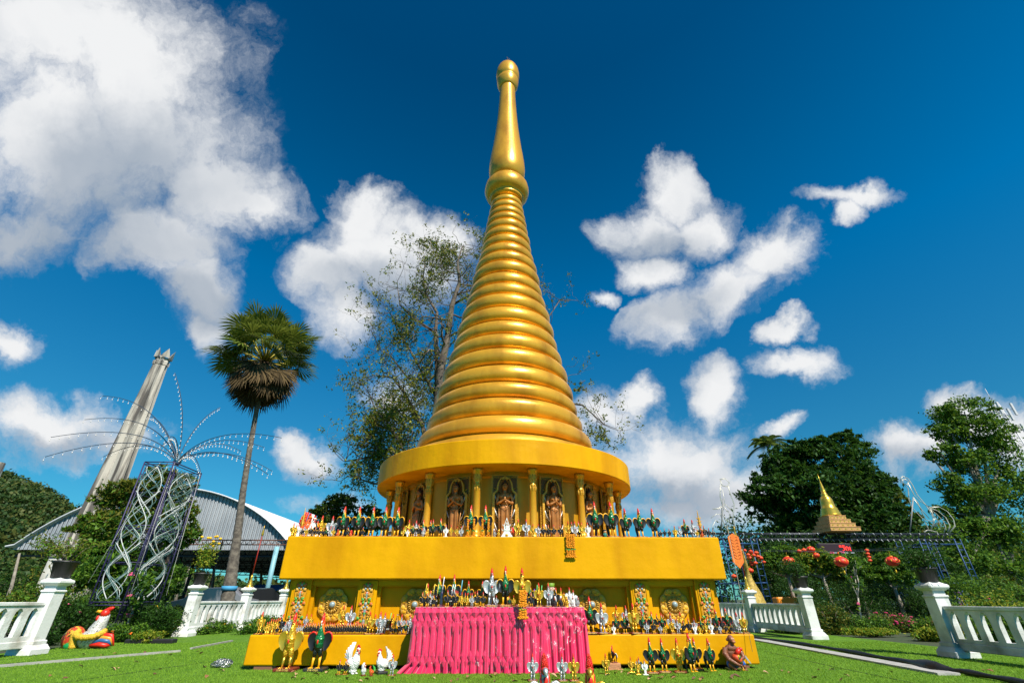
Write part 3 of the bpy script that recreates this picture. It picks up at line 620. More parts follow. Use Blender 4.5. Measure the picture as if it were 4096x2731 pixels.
def proto(pk, big=False):
    k = (pk, big)
    if k in PROTO: return PROTO[k]
    p = PAL[pk]; crude = pk in 'WY'; tr = []
    def L_(n, me): return (n, me)
    bm_ = BODYMESH.copy(); bm_.materials.clear(); bm_.materials.append(p[0]); bm_.name = 'body'
    wl, wr = mirrored(RS['wing']), RS['wing']; el, er = mirrored(RS['wing_edge']), RS['wing_edge']
    tr.append(('body', bm_, [('chest_mark', RS['chest_mark'].mesh('chest_mark', RED), [])] if pk in 'grys' else []))
    tr.append(('neck', RS['neck'].mesh('neck', p[1]), [])); tr.append(('comb', RS['comb'].mesh('comb', p[2]), [])); tr.append(('beak', RS['beak'].mesh('beak', p[3]), []))
    tr.append(('wing', wr.mesh('wing', p[4]), [('wing_edge', er.mesh('wing_edge', p[5]), [])])); tr.append(('wing', wl.mesh('wing', p[4]), [('wing_edge', el.mesh('wing_edge', p[5]), [])]))
    if crude: tr.append(('stump', RS['stump'].mesh('stump', p[6]), []))
    else: tr.append(('leg', RS['leg'].mesh('leg', p[6]), [])); tr.append(('leg', mirrored(RS['leg']).mesh('leg', p[6]), []))
    tr.append(('tail', RS['tail'].mesh('tail', p[7]), [('tail_tip', RS['tail_tip'].mesh('tail_tip', p[8]), [])]))
    tr.append(('plinth', RS['plinth'].mesh('plinth', p[9]), [] if (crude or big) else [('inscription', RS['inscription'].mesh('inscription', GOLDI), [])]))
    PROTO[k] = tr; return tr
def place(tr, name, label, loc, scale, rz=0.0, group=None, skip=(), cat='figurine'):
    r = bpy.data.objects.new(name, None); COL.objects.link(r); r.location = tuple(map(float, loc)); r.rotation_euler = (0, 0, rz)
    r.scale = (scale,)*3 if not hasattr(scale, '__len__') else scale
    tag(r, label, cat, group)
    def rec(t, par):
        for n, me, sub in t:
            if n in skip: continue
            o = bpy.data.objects.new(n, me); COL.objects.link(o); o.parent = par; rec(sub, o)
    rec(tr, r); return r
# seated hen with upright tail (faces -Y)
def hen_shapes():
    b = MB(); b.ell((0, .05, .28), (.20, .27, .22)); b.ell((0, -.10, .38), (.15, .16, .20)); b.tube([(0, -.10, .45), (0, -.14, .60), (0, -.17, .70)], [.14, .085, .07], 12); b.ell((0, -.175, .73), (.072, .08, .07)); b.ell((0, .0, .10), (.15, .16, .10))
    for s in (-1, 1): b.ell((s*.16, .06, .30), (.06, .20, .13))
    c = MB()
    for i, (y, z, r) in enumerate(((-.22, .80, .035), (-.18, .835, .042), (-.13, .835, .04), (-.09, .80, .032))): c.ell((0, y, z), (.018, r, r*1.15), 0, 6, 6)
    for s in (-1, 1): c.ell((s*.05, -.20, .715), (.03, .045, .045), 0, 8, 6); c.ell((s*.028, -.235, .63), (.022, .022, .05), 0, 6, 6)
    k = MB(); k.tube([(0, -.24, .73), (0, -.29, .72), (0, -.315, .70)], [.026, .018, .003], 6)
    t = MB()
    for i, (a, l) in enumerate(((-.15, .62), (.05, .52), (.28, .47), (.52, .42), (.78, .36), (1.02, .30))):
        for s in (-.03, .03): t.tube([(s, .20, .33), (s*1.2, .20+.5*l*math.sin(a*.6+.2), .33+.5*l*math.cos(a*.6)), (s*1.4, .20+l*math.sin(a), .33+l*math.cos(a))], [.04, .06, .045], 8, flat=.35)
    f = MB()
    for s in (-1, 1):
        for a in (-.4, 0, .4): f.tube([(s*.08, -.05, .03), (s*.08+.10*math.sin(a), -.05-.12*math.cos(a), .02)], [.028, .012], 6)
    return b, c, k, t, f
HS = hen_shapes(); HB = remesh(HS[0], .018, 2, [WHTF])
def hen(bodym, tailm, plinth=MAROON):
    me = HB.copy(); me.materials.clear(); me.materials.append(bodym)
    tr = [('body', me, []), ('comb', HS[1].mesh('comb', RED), []), ('beak', HS[2].mesh('beak', YEL), []), ('tail', HS[3].mesh('tail', tailm), [])]
    if plinth is None: tr.append(('foot', HS[4].mesh('foot', WHITE), []))
    else: m = MB(); m.rbox((0, .03, -.02), (.40, .46, .10), .02); tr.append(('plinth', m.mesh('plinth', plinth), []))
    return tr
HEN = {'hs': hen(SILVF, SILV), 'hy': hen(GOLDF, GOLDS, GOLDS), 'hw': hen(WHTF, WHITE), 'hk': hen(BLKF, WHITE), 'hr': hen(ORF, RED), 'hc': hen(ORF, mat('bright_green', (.04, .42, .05), .35)), 'hW': hen(WHTF, WHITE, None), 'hB': hen(WHTF, WHITE, MATS['black_base'])}
# ---- tables of figures: (x, y of the comb tip, kind, depth row[, y of the base])  in each strip's own pixels
LEAN = 0
def conv(o, s): return lambda x, y: (o[0]+x/s, o[1]+y/s)
U1, U2, U3, U4 = conv((1150, 2000), 5.2267), conv((1560, 1990), 5.2267), conv((2000, 1990), 5.2267), conv((2430, 1990), 5.004)
T1, T2 = conv((1660, 2250), 6.72), conv((1990, 2250), 6.72)
L1, L2, L3, L4 = conv((1000, 2400), 6.918), conv((1320, 2400), 6.533), conv((2320, 2370), 6.533), conv((2650, 2400), 6.533)
UP = [(U1, [(115, 470, 'Y', 0), (175, 505, 'Y', 0), (232, 495, 'W', 0), (300, 545, 'k', 0), (345, 500, 's', 1), (405, 545, 'y', 0), (385, 310, 'hr', 3), (500, 350, 'hw', 3), (485, 520, 'k', 0), (575, 560, 'k', 0), (655, 560, 'k', 0), (732, 570, 'k', 0),
   (808, 560, 'g', 0), (888, 565, 's', 0), (962, 560, 'y', 0), (1050, 625, 'hr', 1), (705, 320, 'y', 2), (612, 430, 'k', 2), (925, 325, 's', 2), (1165, 130, 'g', 1), (1262, 565, 'k', 0), (1320, 640, 'hr', 1), (1478, 135, 'g', 1), (1572, 565, 'k', 0), (1772, 140, 'g', 1), (2035, 135, 'g', 1), (2140, 585, 'k', 0)]),
 (U2, [(155, 195, 'g', 1), (275, 620, 'y', 0), (392, 455, 'y', 2), (368, 635, 'W', 0), (480, 540, 'g', 0), (543, 472, 's', 2), (598, 540, 'k', 0), (698, 455, 'g', 2), (690, 645, 'hs', 0), (778, 675, 'hy', 0), (845, 460, 'k', 2), (895, 445, 'g', 1), (1060, 430, 'g', 1), (1170, 565, 'W', 0), (1275, 565, 'y', 0),
   (1398, 595, 'y', 0), (1492, 590, 's', 0), (1690, 155, 'g', 1), (1995, 155, 'g', 1), (2185, 665, 'hs', 0), (2270, 680, 'hy', 0)]),
 (U3, [(255, 640, 'hr', 1), (380, 445, 'y', 0), (548, 440, 's', 0), (688, 545, 'y', 0), (800, 545, 's', 0), (905, 560, 'k', 0), (1012, 562, 'k', 0), (1125, 562, 'k', 0), (1262, 560, 'k', 0), (1425, 485, 'y', 1), (1498, 500, 'g', 2), (1562, 485, 's', 1), (1645, 485, 'g', 2), (1710, 515, 'Y', 0), (1835, 515, 'W', 0), (1990, 80, 'g', 1), (2320, 85, 'g', 1)]),
 (U4, [(362, 210, 'g', 1), (640, 212, 'g', 1), (915, 210, 'g', 1), (1065, 635, 'k', 0), (1145, 615, 'o', 0), (1240, 615, 'k', 0), (1350, 558, 'Y', 0), (1445, 568, 's', 0), (1552, 425, 'g', 1), (1712, 440, 's', 1), (1795, 620, 'y', 0), (1855, 560, 'k', 0), (1885, 665, 'hr', 0), (1938, 555, 'k', 0), (2035, 600, 'o', 0), (2115, 630, 'k', 0)])]
LOW = [(L1, [(300, 310, 'y', 0), (455, 590, 'Y', 0), (515, 575, 'Y', 0), (565, 495, 'Y', 2), (625, 510, 'Y', 1), (690, 515, 'Y', 2), (745, 490, 'Y', 1), (800, 455, 'Y', 2), (752, 680, 'k', 0), (880, 370, 'k', 1), (955, 620, 's', 0), (1075, 415, 's', 1), (1125, 640, 's', 0), (1330, 640, 's', 0), (1395, 645, 's', 0), (1455, 645, 's', 0)]),
 (L2, [(1030, 285, 'y', 0), (1165, 355, 'y', 2), (1305, 285, 's', 0), (1425, 310, 's', 2), (1635, 350, 'y', 2), (1595, 620, 'k', 0), (1700, 640, 'k', 0), (1860, 355, 's', 2), (1838, 560, 'k', 0), (1978, 520, 'g', 0), (2090, 350, 's', 2)]),
 (L3, [(260, 95, 'g', 0), (570, 260, 's', 0), (775, 790, 'y', 0), (880, 790, 'W', 0), (940, 535, 'g', 1), (1160, 520, 'g', 1), (1400, 260, 'y', 0), (1640, 475, 'g', 1), (1745, 700, 's', 0), (1890, 475, 'g', 1), (1915, 700, 'k', 0), (2145, 515, 'g', 1), (2100, 790, 's', 0), (2225, 790, 'y', 0)]),
 (L4, [(225, 310, 's', 2), (245, 460, 'y', 0), (395, 460, 's', 0), (485, 300, 'y', 2), (555, 520, 'k', 0), (690, 460, 'k', 0), (835, 455, 's', 2), (845, 600, 'W', 0), (970, 610, 'Y', 0), (1010, 425, 'g', 2), (1125, 520, 'Y', 0), (1190, 430, 'g', 2), (1270, 520, 'W', 0), (1395, 595, 'k', 0), (1500, 590, 's', 0), (1410, 215, 'g', 2), (1690, 195, 'g', 2), (1555, 410, 'o', 2), (1660, 590, 'k', 0), (1800, 590, 'k', 0), (1855, 545, 's', 2), (1965, 310, 's', 1), (2120, 300, 'y', 1)])]
STEP = [(L1, [(1565, 375, 's', 0, 612), (1690, 375, 'y', 0, 612)]), (L2, [(345, 120, 'y', 0, 572), (545, 125, 's', 0, 572), (2190, 265, 'y', 0, 560)]), (L3, [(385, 590, 'k', 0, 812), (725, 620, 'Y', 0, 812), (955, 320, 'y', 0, 812), (1205, 320, 's', 0, 812), (2008, 530, 'k', 0, 812), (2180, 560, 'k', 0, 812)])]
TAB = [(T1, [(195, 785, 'k', 0), (340, 780, 'k', 0), (505, 870, 'k', 0), (330, 550, 'y', 2), (405, 740, 's', 1), (650, 315, 'g', 3), (1043, 312, 'g', 3), (873, 725, 'k', 0), (1090, 735, 'k', 0), (1140, 755, 'y', 1), (1255, 780, 'y', 0), (1350, 800, 'y', 1), (1405, 805, 'y', 0), (1490, 805, 'y', 1), (1535, 805, 's', 0), (1610, 765, 'y', 2),
   (1430, 480, 'g', 2), (1670, 745, 'k', 0), (1810, 485, 'g', 2), (1828, 775, 'k', 0), (2060, 140, 's', 1), (2185, 870, 's', 0)]),
 (T2, [(215, 80, 'g', 1), (322, 885, 'g', 0), (435, 870, 'y', 0), (660, 135, 'y', 1), (880, 540, 'g', 2), (790, 780, 'k', 0), (905, 780, 'k', 0), (1110, 530, 'y', 1), (1370, 530, 's', 1), (1575, 660, 'k', 2), (1548, 930, 'hk', 0), (1710, 660, 'y', 2), (1710, 925, 'hk', 0), (1865, 930, 'hy', 0), (1935, 650, 'W', 2), (2005, 900, 'hw', 0), (2040, 720, 'W', 2), (2150, 925, 'hs', 0), (1790, 790, 'y', 2), (1845, 860, 'W', 2)])]
CN = {'g': 'green', 'r': 'green', 'k': 'black', 'o': 'orange-necked black', 'y': 'golden', 's': 'silver', 'W': 'chalk white', 'Y': 'solid gold', 'hs': 'silver squat', 'hy': 'golden squat', 'hw': 'white squat', 'hk': 'black and white squat', 'hr': 'red-orange squat', 'hc': 'orange green-tailed squat'}
def sizeword(h): return 'tall' if h > .40 else ('middling' if h > .26 else ('small' if h > .15 else 'tiny'))
def rowof(tables, surf, z, Yr, basey, grp, wherel):
    F_ = []
    for cv, L_ in tables:
        for it in L_:
            x, yt, kd, row = it[:4]; Y = Yr[row]; px, pt = cv(x, yt); yb = cv(0, it[4])[1] if len(it) > 4 else basey
            top = P(px, pt, Y)[2]; h = (top-z); X = P(px, (pt+yb)/2, Y)[0]
            if kd.startswith('h'): h = h/.86
            F_.append((X, Y, kd, h, row))
    F_.sort(key=lambda q: q[0]); cnt = {}
    keys = [(sizeword(q[3]), CN[q[2]]) for q in F_]
    for q, ky in zip(F_, keys):
        cnt[ky] = cnt.get(ky, 0)+1; only = keys.count(ky) == 1; X, Y, kd, h, row = q
        nm = 'hen_figurine' if kd.startswith('h') else 'rooster_figurine'; an = 'hen' if kd.startswith('h') else 'rooster'
        lab = f"{ky[0]} {ky[1]} {an} on the {wherel}" if only else f"{NUM[cnt[ky]-1]} {ky[0]} {ky[1]} {an} from the left on the {wherel}"
        tr = HEN[kd] if kd in HEN else proto(kd)
        skip = () if h > .2 else ('wing_edge', 'chest_mark', 'tail_tip', 'inscription') if kd not in 'gk' else ('chest_mark', 'tail_tip', 'inscription')
        sc = h if kd in HEN else (h*random.uniform(.95, 1.05), h, h); zz = z+.03*h if (kd in HEN) else z
        o = place(tr, nm, lab, (X, Y, zz), sc, random.uniform(-.28, .28)+(.9 if kd in ('hr', 'hw') and h > .3 else 0), grp, skip)
        FIG.append((o, X, Y, z, h))
FIG = []
rowof(UP, 'upper', 1.825, {0: 8.44, 1: 8.56, 2: 8.66, 3: 8.80}, 2147, 'rooster figurines along the upper ledge', 'upper ledge')
rowof(LOW, 'lower', .44, {0: 8.225, 1: 8.27, 2: 8.31}, 2536, 'rooster figurines along the lower ledge', 'lower ledge')
rowof(STEP, 'step', .505, {0: 8.43}, 2496, 'rooster figurines on the narrow step', 'narrow step below the lotus panels')
# table
TX0, TX1 = P(1664, 2428, 7.80)[0], P(2334, 2428, 7.80)[0]; TZ = float(P(2000, 2428, 7.80)[2]); TY0, TY1 = 7.80, 8.15
tb = T('altar_table', 'long altar table hidden under pink cloth in front of the pagoda', 'table', ((TX0+TX1)/2, (TY0+TY1)/2, 0))
m = MB(); m.rbox(((TX0+TX1)/2, (TY0+TY1)/2, TZ-.015), (TX1-TX0-.02, TY1-TY0-.02, .025), .005); m.build('table_top', mat('table_wood', (.25, .15, .08), .6), tb)
for x in (TX0+.06, TX1-.06):
    for y in (TY0+.05, TY1-.05): m = MB(); m.box((x, y, (TZ-.03+.01)/2), (.05, .05, TZ-.035)); m.build('leg', MATS['table_wood'], tb)
rowof(TAB, 'table', TZ+.004, {0: 7.865, 1: 7.93, 2: 8.02, 3: 8.10}, 2427, 'rooster figurines on the pink table', 'pink table')
# the packed double rank of tiny black roosters
def packed():
    for rank, (Y, dx) in enumerate(((8.215, 0), (8.275, 4.5))):
        xs = [1218+9.4*i+dx for i in range(27)]; n = 0
        for x in xs:
            yt = 2494 if rank == 0 else 2486; X = P(x, 2515, Y)[0]; h = (P(x, yt, Y)[2]-.44)*random.uniform(.93, 1.04); n += 1
            lab = f"tiny black rooster, {NUM[n-1]} from left in the {'front' if rank == 0 else 'back'} rank packed on lower ledge"
            place(proto('k'), 'rooster_figurine', lab, (X+random.uniform(-.004, .004), Y+random.uniform(-.006, .006), .44), (h*.9, h, h), random.uniform(-.15, .15), 'tiny black roosters packed in two ranks', ('wing_edge', 'chest_mark', 'tail_tip', 'inscription'))
packed()
# ---- figures on the lawn, each with its own words
G5, G6, G7 = conv((1080, 2440), 4.055), conv((2060, 2560), 4.704), conv((2480, 2500), 3.92)
def ground_fig(cv, x, yt, yb, kd, label, rz=0, skip=(), tr=None, hk=1.0, z=.012, Y=None, name=None, grp='figures standing on the lawn'):
    px, pb = cv(x, yb); pt = cv(x, yt)[1]
    if Y is None: Y = float(G(px, pb, z)[1])+.0
    top = P(px, pt, Y)[2]; h = (top-z)*hk; X = P(px, (pb+pt)/2, Y)[0]
    hen_ = kd in HEN
    o = place(tr or (HEN[kd] if hen_ else proto(kd)), name or ('hen_statue' if hen_ else 'rooster_statue'), label, (X, Y, z+(.07*h if hen_ and kd not in ('hW',) else 0)), h, rz, grp, skip, 'statue'); return o, X, Y, h
def lawn():
    o, X, Y, h = ground_fig(G5, 330, 32, 1035, 'y', 'large golden rooster statue on red plinth, left front on the lawn', tr=proto('y', True), Y=8.0)
    tx = link('inscription', textmesh('นำพี ดาวรุ่ง', .050, GOLDI, .001), [c for c in kids(o) if c.name.startswith('plinth')][0]); tx.location = (0, -.134, .036)
    o, X, Y, h = ground_fig(G5, 800, 43, 1035, 'r', 'large dark green rooster statue on black plinth beside the golden one', tr=proto('r', True), Y=8.0)
    tx = link('inscription', textmesh('นำพี ศรีขุน', .050, GOLDI, .001), [c for c in kids(o) if c.name.startswith('plinth')][0]); tx.location = (0, -.134, .036)
    ground_fig(G5, 1128, 785, 1045, 'k', 'small black rooster on the lawn, left of a close pair'); ground_fig(G5, 1232, 790, 1045, 'k', 'small black rooster on the lawn, right of a close pair')
    ground_fig(G5, 1370, 475, 1030, 'hW', 'big white rooster with two tall upright tail feathers, red comb', .95, hk=.98/1.0)
    ground_fig(G5, 1820, 600, 1030, 'hB', 'big white rooster with fan tail sitting on black base, facing left', -1.0, hk=1.02)
    ground_fig(G5, 1525, 850, 1062, 'hw', 'small white hen on brown base between the two big white roosters', .7); ground_fig(G5, 1645, 885, 1066, 'hc', 'small orange hen with bright green tail on the lawn', -.9)
    ground_fig(G5, 1988, 705, 1062, 's', 'silver rooster beside the big white fan-tailed one on the lawn')
    ground_fig(G6, 332, 235, 770, 's', 'silver rooster before the pink cloth, left of the two'); ground_fig(G6, 890, 235, 772, 's', 'silver rooster before the pink cloth, right of the two')
    ground_fig(G6, 1105, 235, 772, 'y', 'golden rooster before the pink cloth beside a silver one'); ground_fig(G6, 1710, 240, 640, 'y', 'golden rooster without plinth on the grass near a brick', skip=('plinth',))
    ground_fig(G7, 172, 490, 740, 'Y', 'solid gold rooster by itself on the grass, small'); ground_fig(G7, 278, 520, 775, 'Y', 'small solid gold rooster in front of a silver one'); ground_fig(G7, 298, 485, 735, 's', 'small silver rooster behind a solid gold one')
    ground_fig(G7, 388, 525, 777, 'W', 'small chalk white rooster on the grass')
    ground_fig(G7, 480, 185, 760, 'g', 'green rooster on red plinth, left of a pair on the lawn', -.1); ground_fig(G7, 670, 195, 745, 'g', 'green rooster on red plinth, right of a pair on the lawn', -.1)
    ground_fig(G7, 912, 190, 745, 'y', 'slim golden rooster behind the biggest green one on the lawn', -.3); ground_fig(G7, 1100, 122, 760, 'g', 'biggest green rooster right of the table, white and black tail', .45, ('plinth', 'inscription'))
    ground_fig(G7, 1180, 182, 705, 'g', 'green rooster behind the biggest one, right of it', -.1); ground_fig(G7, 1405, 198, 740, 'g', 'green rooster standing alone just left of the brown ape', .35, ('plinth', 'inscription'))
    # two roosters close to the viewer, only heads in the picture
    ground_fig(G6, 540, 235, 0, 's', 'near rooster with red crested head and silver neck, cut by the frame', .1, Y=4.2, name='near_rooster', tr=NEAR['s'])
    ground_fig(G6, 1372, 245, 0, 'y', 'near rooster with red crested head, yellow neck and golden beak', -.1, Y=4.2, name='near_rooster', tr=NEAR['y'])
    # rooster on a brick
    px, pb = G6(1880, 575); Yb = float(G(px, pb)[1]); b = G6(1880, 480); X = float(P(px, pb, Yb)[0])
    m = MB(); m.rbox((X, Yb+.05, .05), (.19, .10, .085), .01); m.rbox((X+.02, Yb+.045, .012), (.21, .11, .018), .004); tag(m.build('brick', mat('brick', (.55, .25, .12), .9, 0, (.4, .2, .1), 20, .5, 60)), 'pale red brick on the grass with a small rooster on it', 'brick')
    ground_fig(G6, 1840, 90, 480, 'o', 'orange and black rooster in profile with white tail, on a brick', -1.35, Y=Yb+.05, z=.094)
def nearp(pk):
    p = PAL[pk]; tr = proto(pk); Z = lambda z: 1-(1-z)*1.5
    h = MB(); h.ell((0, -.02, Z(.865)), (.060, .075, .075), 0, 14, 10); h.tube([(0, -.02, Z(.89)), (0, -.01, Z(.93)), (0, .0, Z(.97)), (0, .012, 1.0)], [.058, .050, .036, .010], 12)
    for i in range(40):
        a = i/40; h.ell((.040*math.sin(i*2.4)*(1-a*.6), -.055+.04*a+.02*math.cos(i*2.4), Z(.90+.09*a)), (.010, .013, .015), 0, 6, 5)
    for s in (-1, 1): h.ell((s*.056, -.025, Z(.79)), (.018, .034, .085), 0, 8, 8)
    h.ell((0, -.075, Z(.785)), (.036, .02, .055), 0, 8, 8)
    k = MB(); k.tube([(0, -.08, Z(.872)), (0, -.12, Z(.86)), (0, -.15, Z(.825))], [.040, .034, .005], 8); k.tube([(0, -.08, Z(.845)), (0, -.12, Z(.825))], [.028, .008], 8)
    ey = MB()
    for s in (-1, 1): ey.ell((s*.056, -.058, Z(.872)), (.008, .013, .013), 0, 8, 6)
    g = MB(); g.ell((0, -.090, Z(.70)), (.030, .024, .052), 0, 12, 8); g.ell((0, -.092, Z(.745)), (.022, .02, .02), 0, 8, 6)
    nk = MB(); nk.tube([(0, 0, .45), (0, 0, .58), (0, -.01, .70), (0, -.015, .80)], [.105, .085, .066, .055], 16)
    for i in range(18):
        a = 2*math.pi*i/18; c, s = math.cos(a), math.sin(a); nk.tube([(c*.054, s*.054, .76), (c*.064, s*.064, .68), (c*.082, s*.082, .57), (c*.102, s*.102, .46)], [.010, .012, .014, .008], 6)
    out = [(t[0], t[1], []) if t[0] == 'body' else t for t in tr if t[0] not in ('comb', 'beak', 'neck')]
    return out+[('comb', h.mesh('comb', RED), [('eye', ey.mesh('eye', BLACK), [])]), ('beak', k.mesh('beak', SILV if pk == 's' else GOLDS), []), ('neck', nk.mesh('neck', SILVF if pk == 's' else YEL), []), ('wattle', g.mesh('wattle', GOLDS if pk == 's' else SILV), [])]
NEAR = {'s': nearp('s'), 'y': nearp('y')}
lawn()
# ape holding a parrot-coloured rooster
def ape():
    (px, pb), (_, pt) = G7(1790, 722), G7(1790, 155); Y = float(G(px, pb)[1])+.05; hh = float(P(px, pt, Y)[2]); X = float(P(px, (pb+pt)/2, Y)[0])-.02
    r = T('ape_statue', 'brown ape statue in blue shorts hugging a red rooster, knife in hand', 'statue', (X, Y, .012)); s = hh/.62; r.scale = (s, s, s)
    BR = mat('ape_brown', (.24, .075, .028), .45, 0, (.17, .05, .02), 14, .5, 90, coat=.15); FACE = mat('ape_face', (.42, .15, .06), .45)
    m = MB(); e = m.ell
    e((-.03, .04, .16), (.12, .12, .14)); e((-.03, .03, .30), (.13, .105, .14)); e((-.02, .0, .38), (.13, .09, .07)); m.tube([(-.01, -.0, .40), (.0, -.02, .47)], [.07, .06], 10)
    e((0, -.02, .535), (.068, .075, .085)); e((.02, -.075, .50), (.045, .045, .04))
    e((-.075, -.01, .53), (.022, .018, .03)); e((.068, -.01, .535), (.015, .018, .025))
    m.tube([(-.14, .0, .38), (-.185, -.03, .28), (-.14, -.10, .19), (-.03, -.16, .12), (.03, -.17, .095)], [.055, .055, .045, .034, .028], 10)
    m.tube([(.11, .0, .38), (.16, -.05, .30), (.165, -.10, .22), (.10, -.13, .20)], [.052, .05, .042, .034], 10)
    for i in range(4): m.tube([(.03+.012*i, -.175, .11-.016*i), (.06, -.19, .10-.018*i), (.075, -.18, .09-.018*i)], [.013, .011, .009], 6)
    for i in range(4): m.tube([(.10, -.14, .215-.016*i), (.075, -.155, .21-.016*i), (.06, -.15, .205-.016*i)], [.013, .011, .009], 6)
    m.tube([(.06, .02, .12), (.14, -.06, .14), (.15, -.09, .06), (.155, -.08, .015)], [.06, .055, .036, .03], 10); m.tube([(-.10, .02, .10), (-.12, -.08, .10), (-.05, -.11, .03), (-.03, -.12, .015)], [.06, .055, .034, .028], 10)
    for dx in (0, .02, .04, -.02): m.tube([(.15+dx*.6, -.10, .015), (.155+dx, -.14, .012)], [.014, .008], 6)
    r0 = remesh(m, .009, 2, BR); link('body', r0, r)
    f = MB(); f.ell((.012, -.075, .535), (.045, .025, .04), 0, 14, 10); f.ell((.022, -.098, .495), (.04, .032, .03), 0, 14, 10); link('face', f.mesh('face', FACE), r)
    y = MB()
    for sx in (-.006, .034): y.ell((sx, -.100, .545), (.009, .006, .007), 0, 8, 6)
    link('eye', y.mesh('eye', mat('eye_white', (.8, .75, .5), .3)), r)
    mo = MB(); mo.tube([(-.008, -.120, .485), (.022, -.132, .482), (.052, -.118, .485)], .003, 5); link('mouth', mo.mesh('mouth', MATS['dark_line']), r)
    sh = MB(); sh.tube([(.05, .02, .13), (.13, -.05, .14), (.148, -.085, .085)], [.07, .066, .052], 12); sh.tube([(-.10, .02, .11), (-.13, -.07, .11)], [.07, .062], 12); sh.ell((-.02, .03, .09), (.13, .10, .07), 0, 14, 8); link('shorts', sh.mesh('shorts', mat('blue_paint', (.012, .12, .50), .4, coat=.2)), r)
    b = MB(); b.tube([(-.06, -.10, .24), (.0, -.14, .22), (.06, -.15, .17), (.09, -.14, .12)], [.05, .07, .06, .03], 12); bb = link('held_rooster', b.mesh('held_rooster', mat('rooster_red', (.60, .07, .02), .4, coat=.2)), r)
    b = MB(); b.tube([(.02, -.12, .27), (.06, -.13, .33), (.10, -.14, .365)], [.055, .045, .04], 12); b.ell((.115, -.145, .37), (.045, .04, .035), 0, 12, 8); link('rooster_head', b.mesh('rooster_head', RED), bb)
    b = MB(); b.ell((.035, -.19, .215), (.03, .02, .055), 0, 10, 8, Matrix.Rotation(.5, 3, 'Y')); b.ell((.06, -.185, .165), (.03, .02, .05), 0, 10, 8, Matrix.Rotation(.5, 3, 'Y')); link('rooster_wing', b.mesh('rooster_wing', mat('dark_green', (.01, .10, .03), .4)), bb)
    b = MB(); b.ell((.02, -.20, .25), (.02, .012, .03), 0, 8, 6); link('rooster_patch', b.mesh('rooster_patch', YEL), bb)
    for sx in (.045, .075): b = MB(); b.tube([(sx, -.15, .10), (sx+.01, -.17, .03), (sx+.03, -.19, .012)], [.012, .010, .006], 6); link('rooster_leg', b.mesh('rooster_leg', YEL), bb)
    k = MB(); k.prism([(0, 0), (.03, -.005), (.10, -.11), (.115, -.15), (.085, -.13), (.02, -.05)], .006, (.185, -.10, .26), 'y'); link('knife', k.mesh('knife', SILV), r)
ape()
def cords():
    for a, b, Y in (((2908, 2100), (3010, 2605), 8.12),):
        p, q = P(a[0], a[1], 8.33), P(b[0], b[1], 8.05); m = MB(); m.tube([p, (p+q)/2+np.array([0, 0, -.02]), q], .0035, 5); tag(m.build('string', mat('string', (.45, .38, .25), .8)), 'thin string hanging from the right corner of the upper slab', 'string')
cords()
# white seated statuette
def statuette():
    X, Y = float(P(2027, 2146, 8.50)[0]), 8.50; z = 1.825; top = float(P(2026, 1990+405/5.2267, Y)[2]); h = top-z; MW = mat('white_plaster', (.80, .82, .80), .6, 0, (.62, .72, .70), 8)
    r = T('seated_statuette', 'white seated figure under pointed halo on stepped white base, upper ledge', 'statuette', (X, Y, z)); s = h; r.scale = (s, s, s)
    b = MB()
    for i in range(5): b.rbox((0, 0, .035+i*.062), (.60-.075*i, .34-.04*i, .06), .012)
    link('stepped_base', b.mesh('stepped_base', MW), r)
    m = MB(); m.ell((0, -.02, .36), (.17, .10, .05), 0, 14, 8)
    for sx in (-1, 1): m.tube([(sx*.08, .02, .56), (sx*.13, 0, .46), (sx*.10, -.07, .40), (sx*.0, -.09, .39)], [.032, .028, .024, .018], 8); m.ell((sx*.12, -.03, .365), (.07, .08, .035), 0, 10, 6)
    m.tube([(0, 0, .36), (0, 0, .46), (0, 0, .57)], [.085, .075, .085], 12, flat=.7); m.tube([(0, 0, .56), (0, 0, .64)], [.03, .028], 8); m.ell((0, -.005, .67), (.042, .045, .052), 0, 12, 8); m.ell((0, 0, .735), (.018, .018, .04), 0, 8, 6)
    link('figure', remesh(m, .009, 2, MW), r)
    h_ = MB(); o_ = [(-.17, .33), (-.13, .50), (-.15, .58), (-.12, .66), (-.06, .82), (0, 1.0), (.06, .82), (.12, .66), (.15, .58), (.13, .50), (.17, .33)]; i_ = [(x*.72, z_*.97+.0 if z_ < .9 else .90) for x, z_ in o_]
    n = len(o_); vs = [(x, y, z_) for y in (.03, .06) for x, z_ in o_+i_]
    fs = []
    for j in range(n-1): fs += [(j, j+1, n+j+1, n+j), (2*n+j, 3*n+j, 3*n+j+1, 2*n+j+1), (j, 2*n+j, 2*n+j+1, j+1), (n+j, n+j+1, 3*n+j+1, 3*n+j)]
    h_.add(vs, fs, 0, False)
    for sx in (-1, 1): h_.tube([(sx*.14, .045, .58), (sx*.20, .045, .60), (sx*.205, .045, .68)], [.02, .016, .004], 6); h_.tube([(sx*.17, .045, .34), (sx*.24, .045, .36), (sx*.26, .045, .46)], [.022, .018, .004], 6)
    link('halo', h_.mesh('halo', MW), r); g = MB(); g.ell((0, -.19, .12), (.08, .015, .055), 0, 14, 8); link('medallion', g.mesh('medallion', GOLDS), r)
statuette()
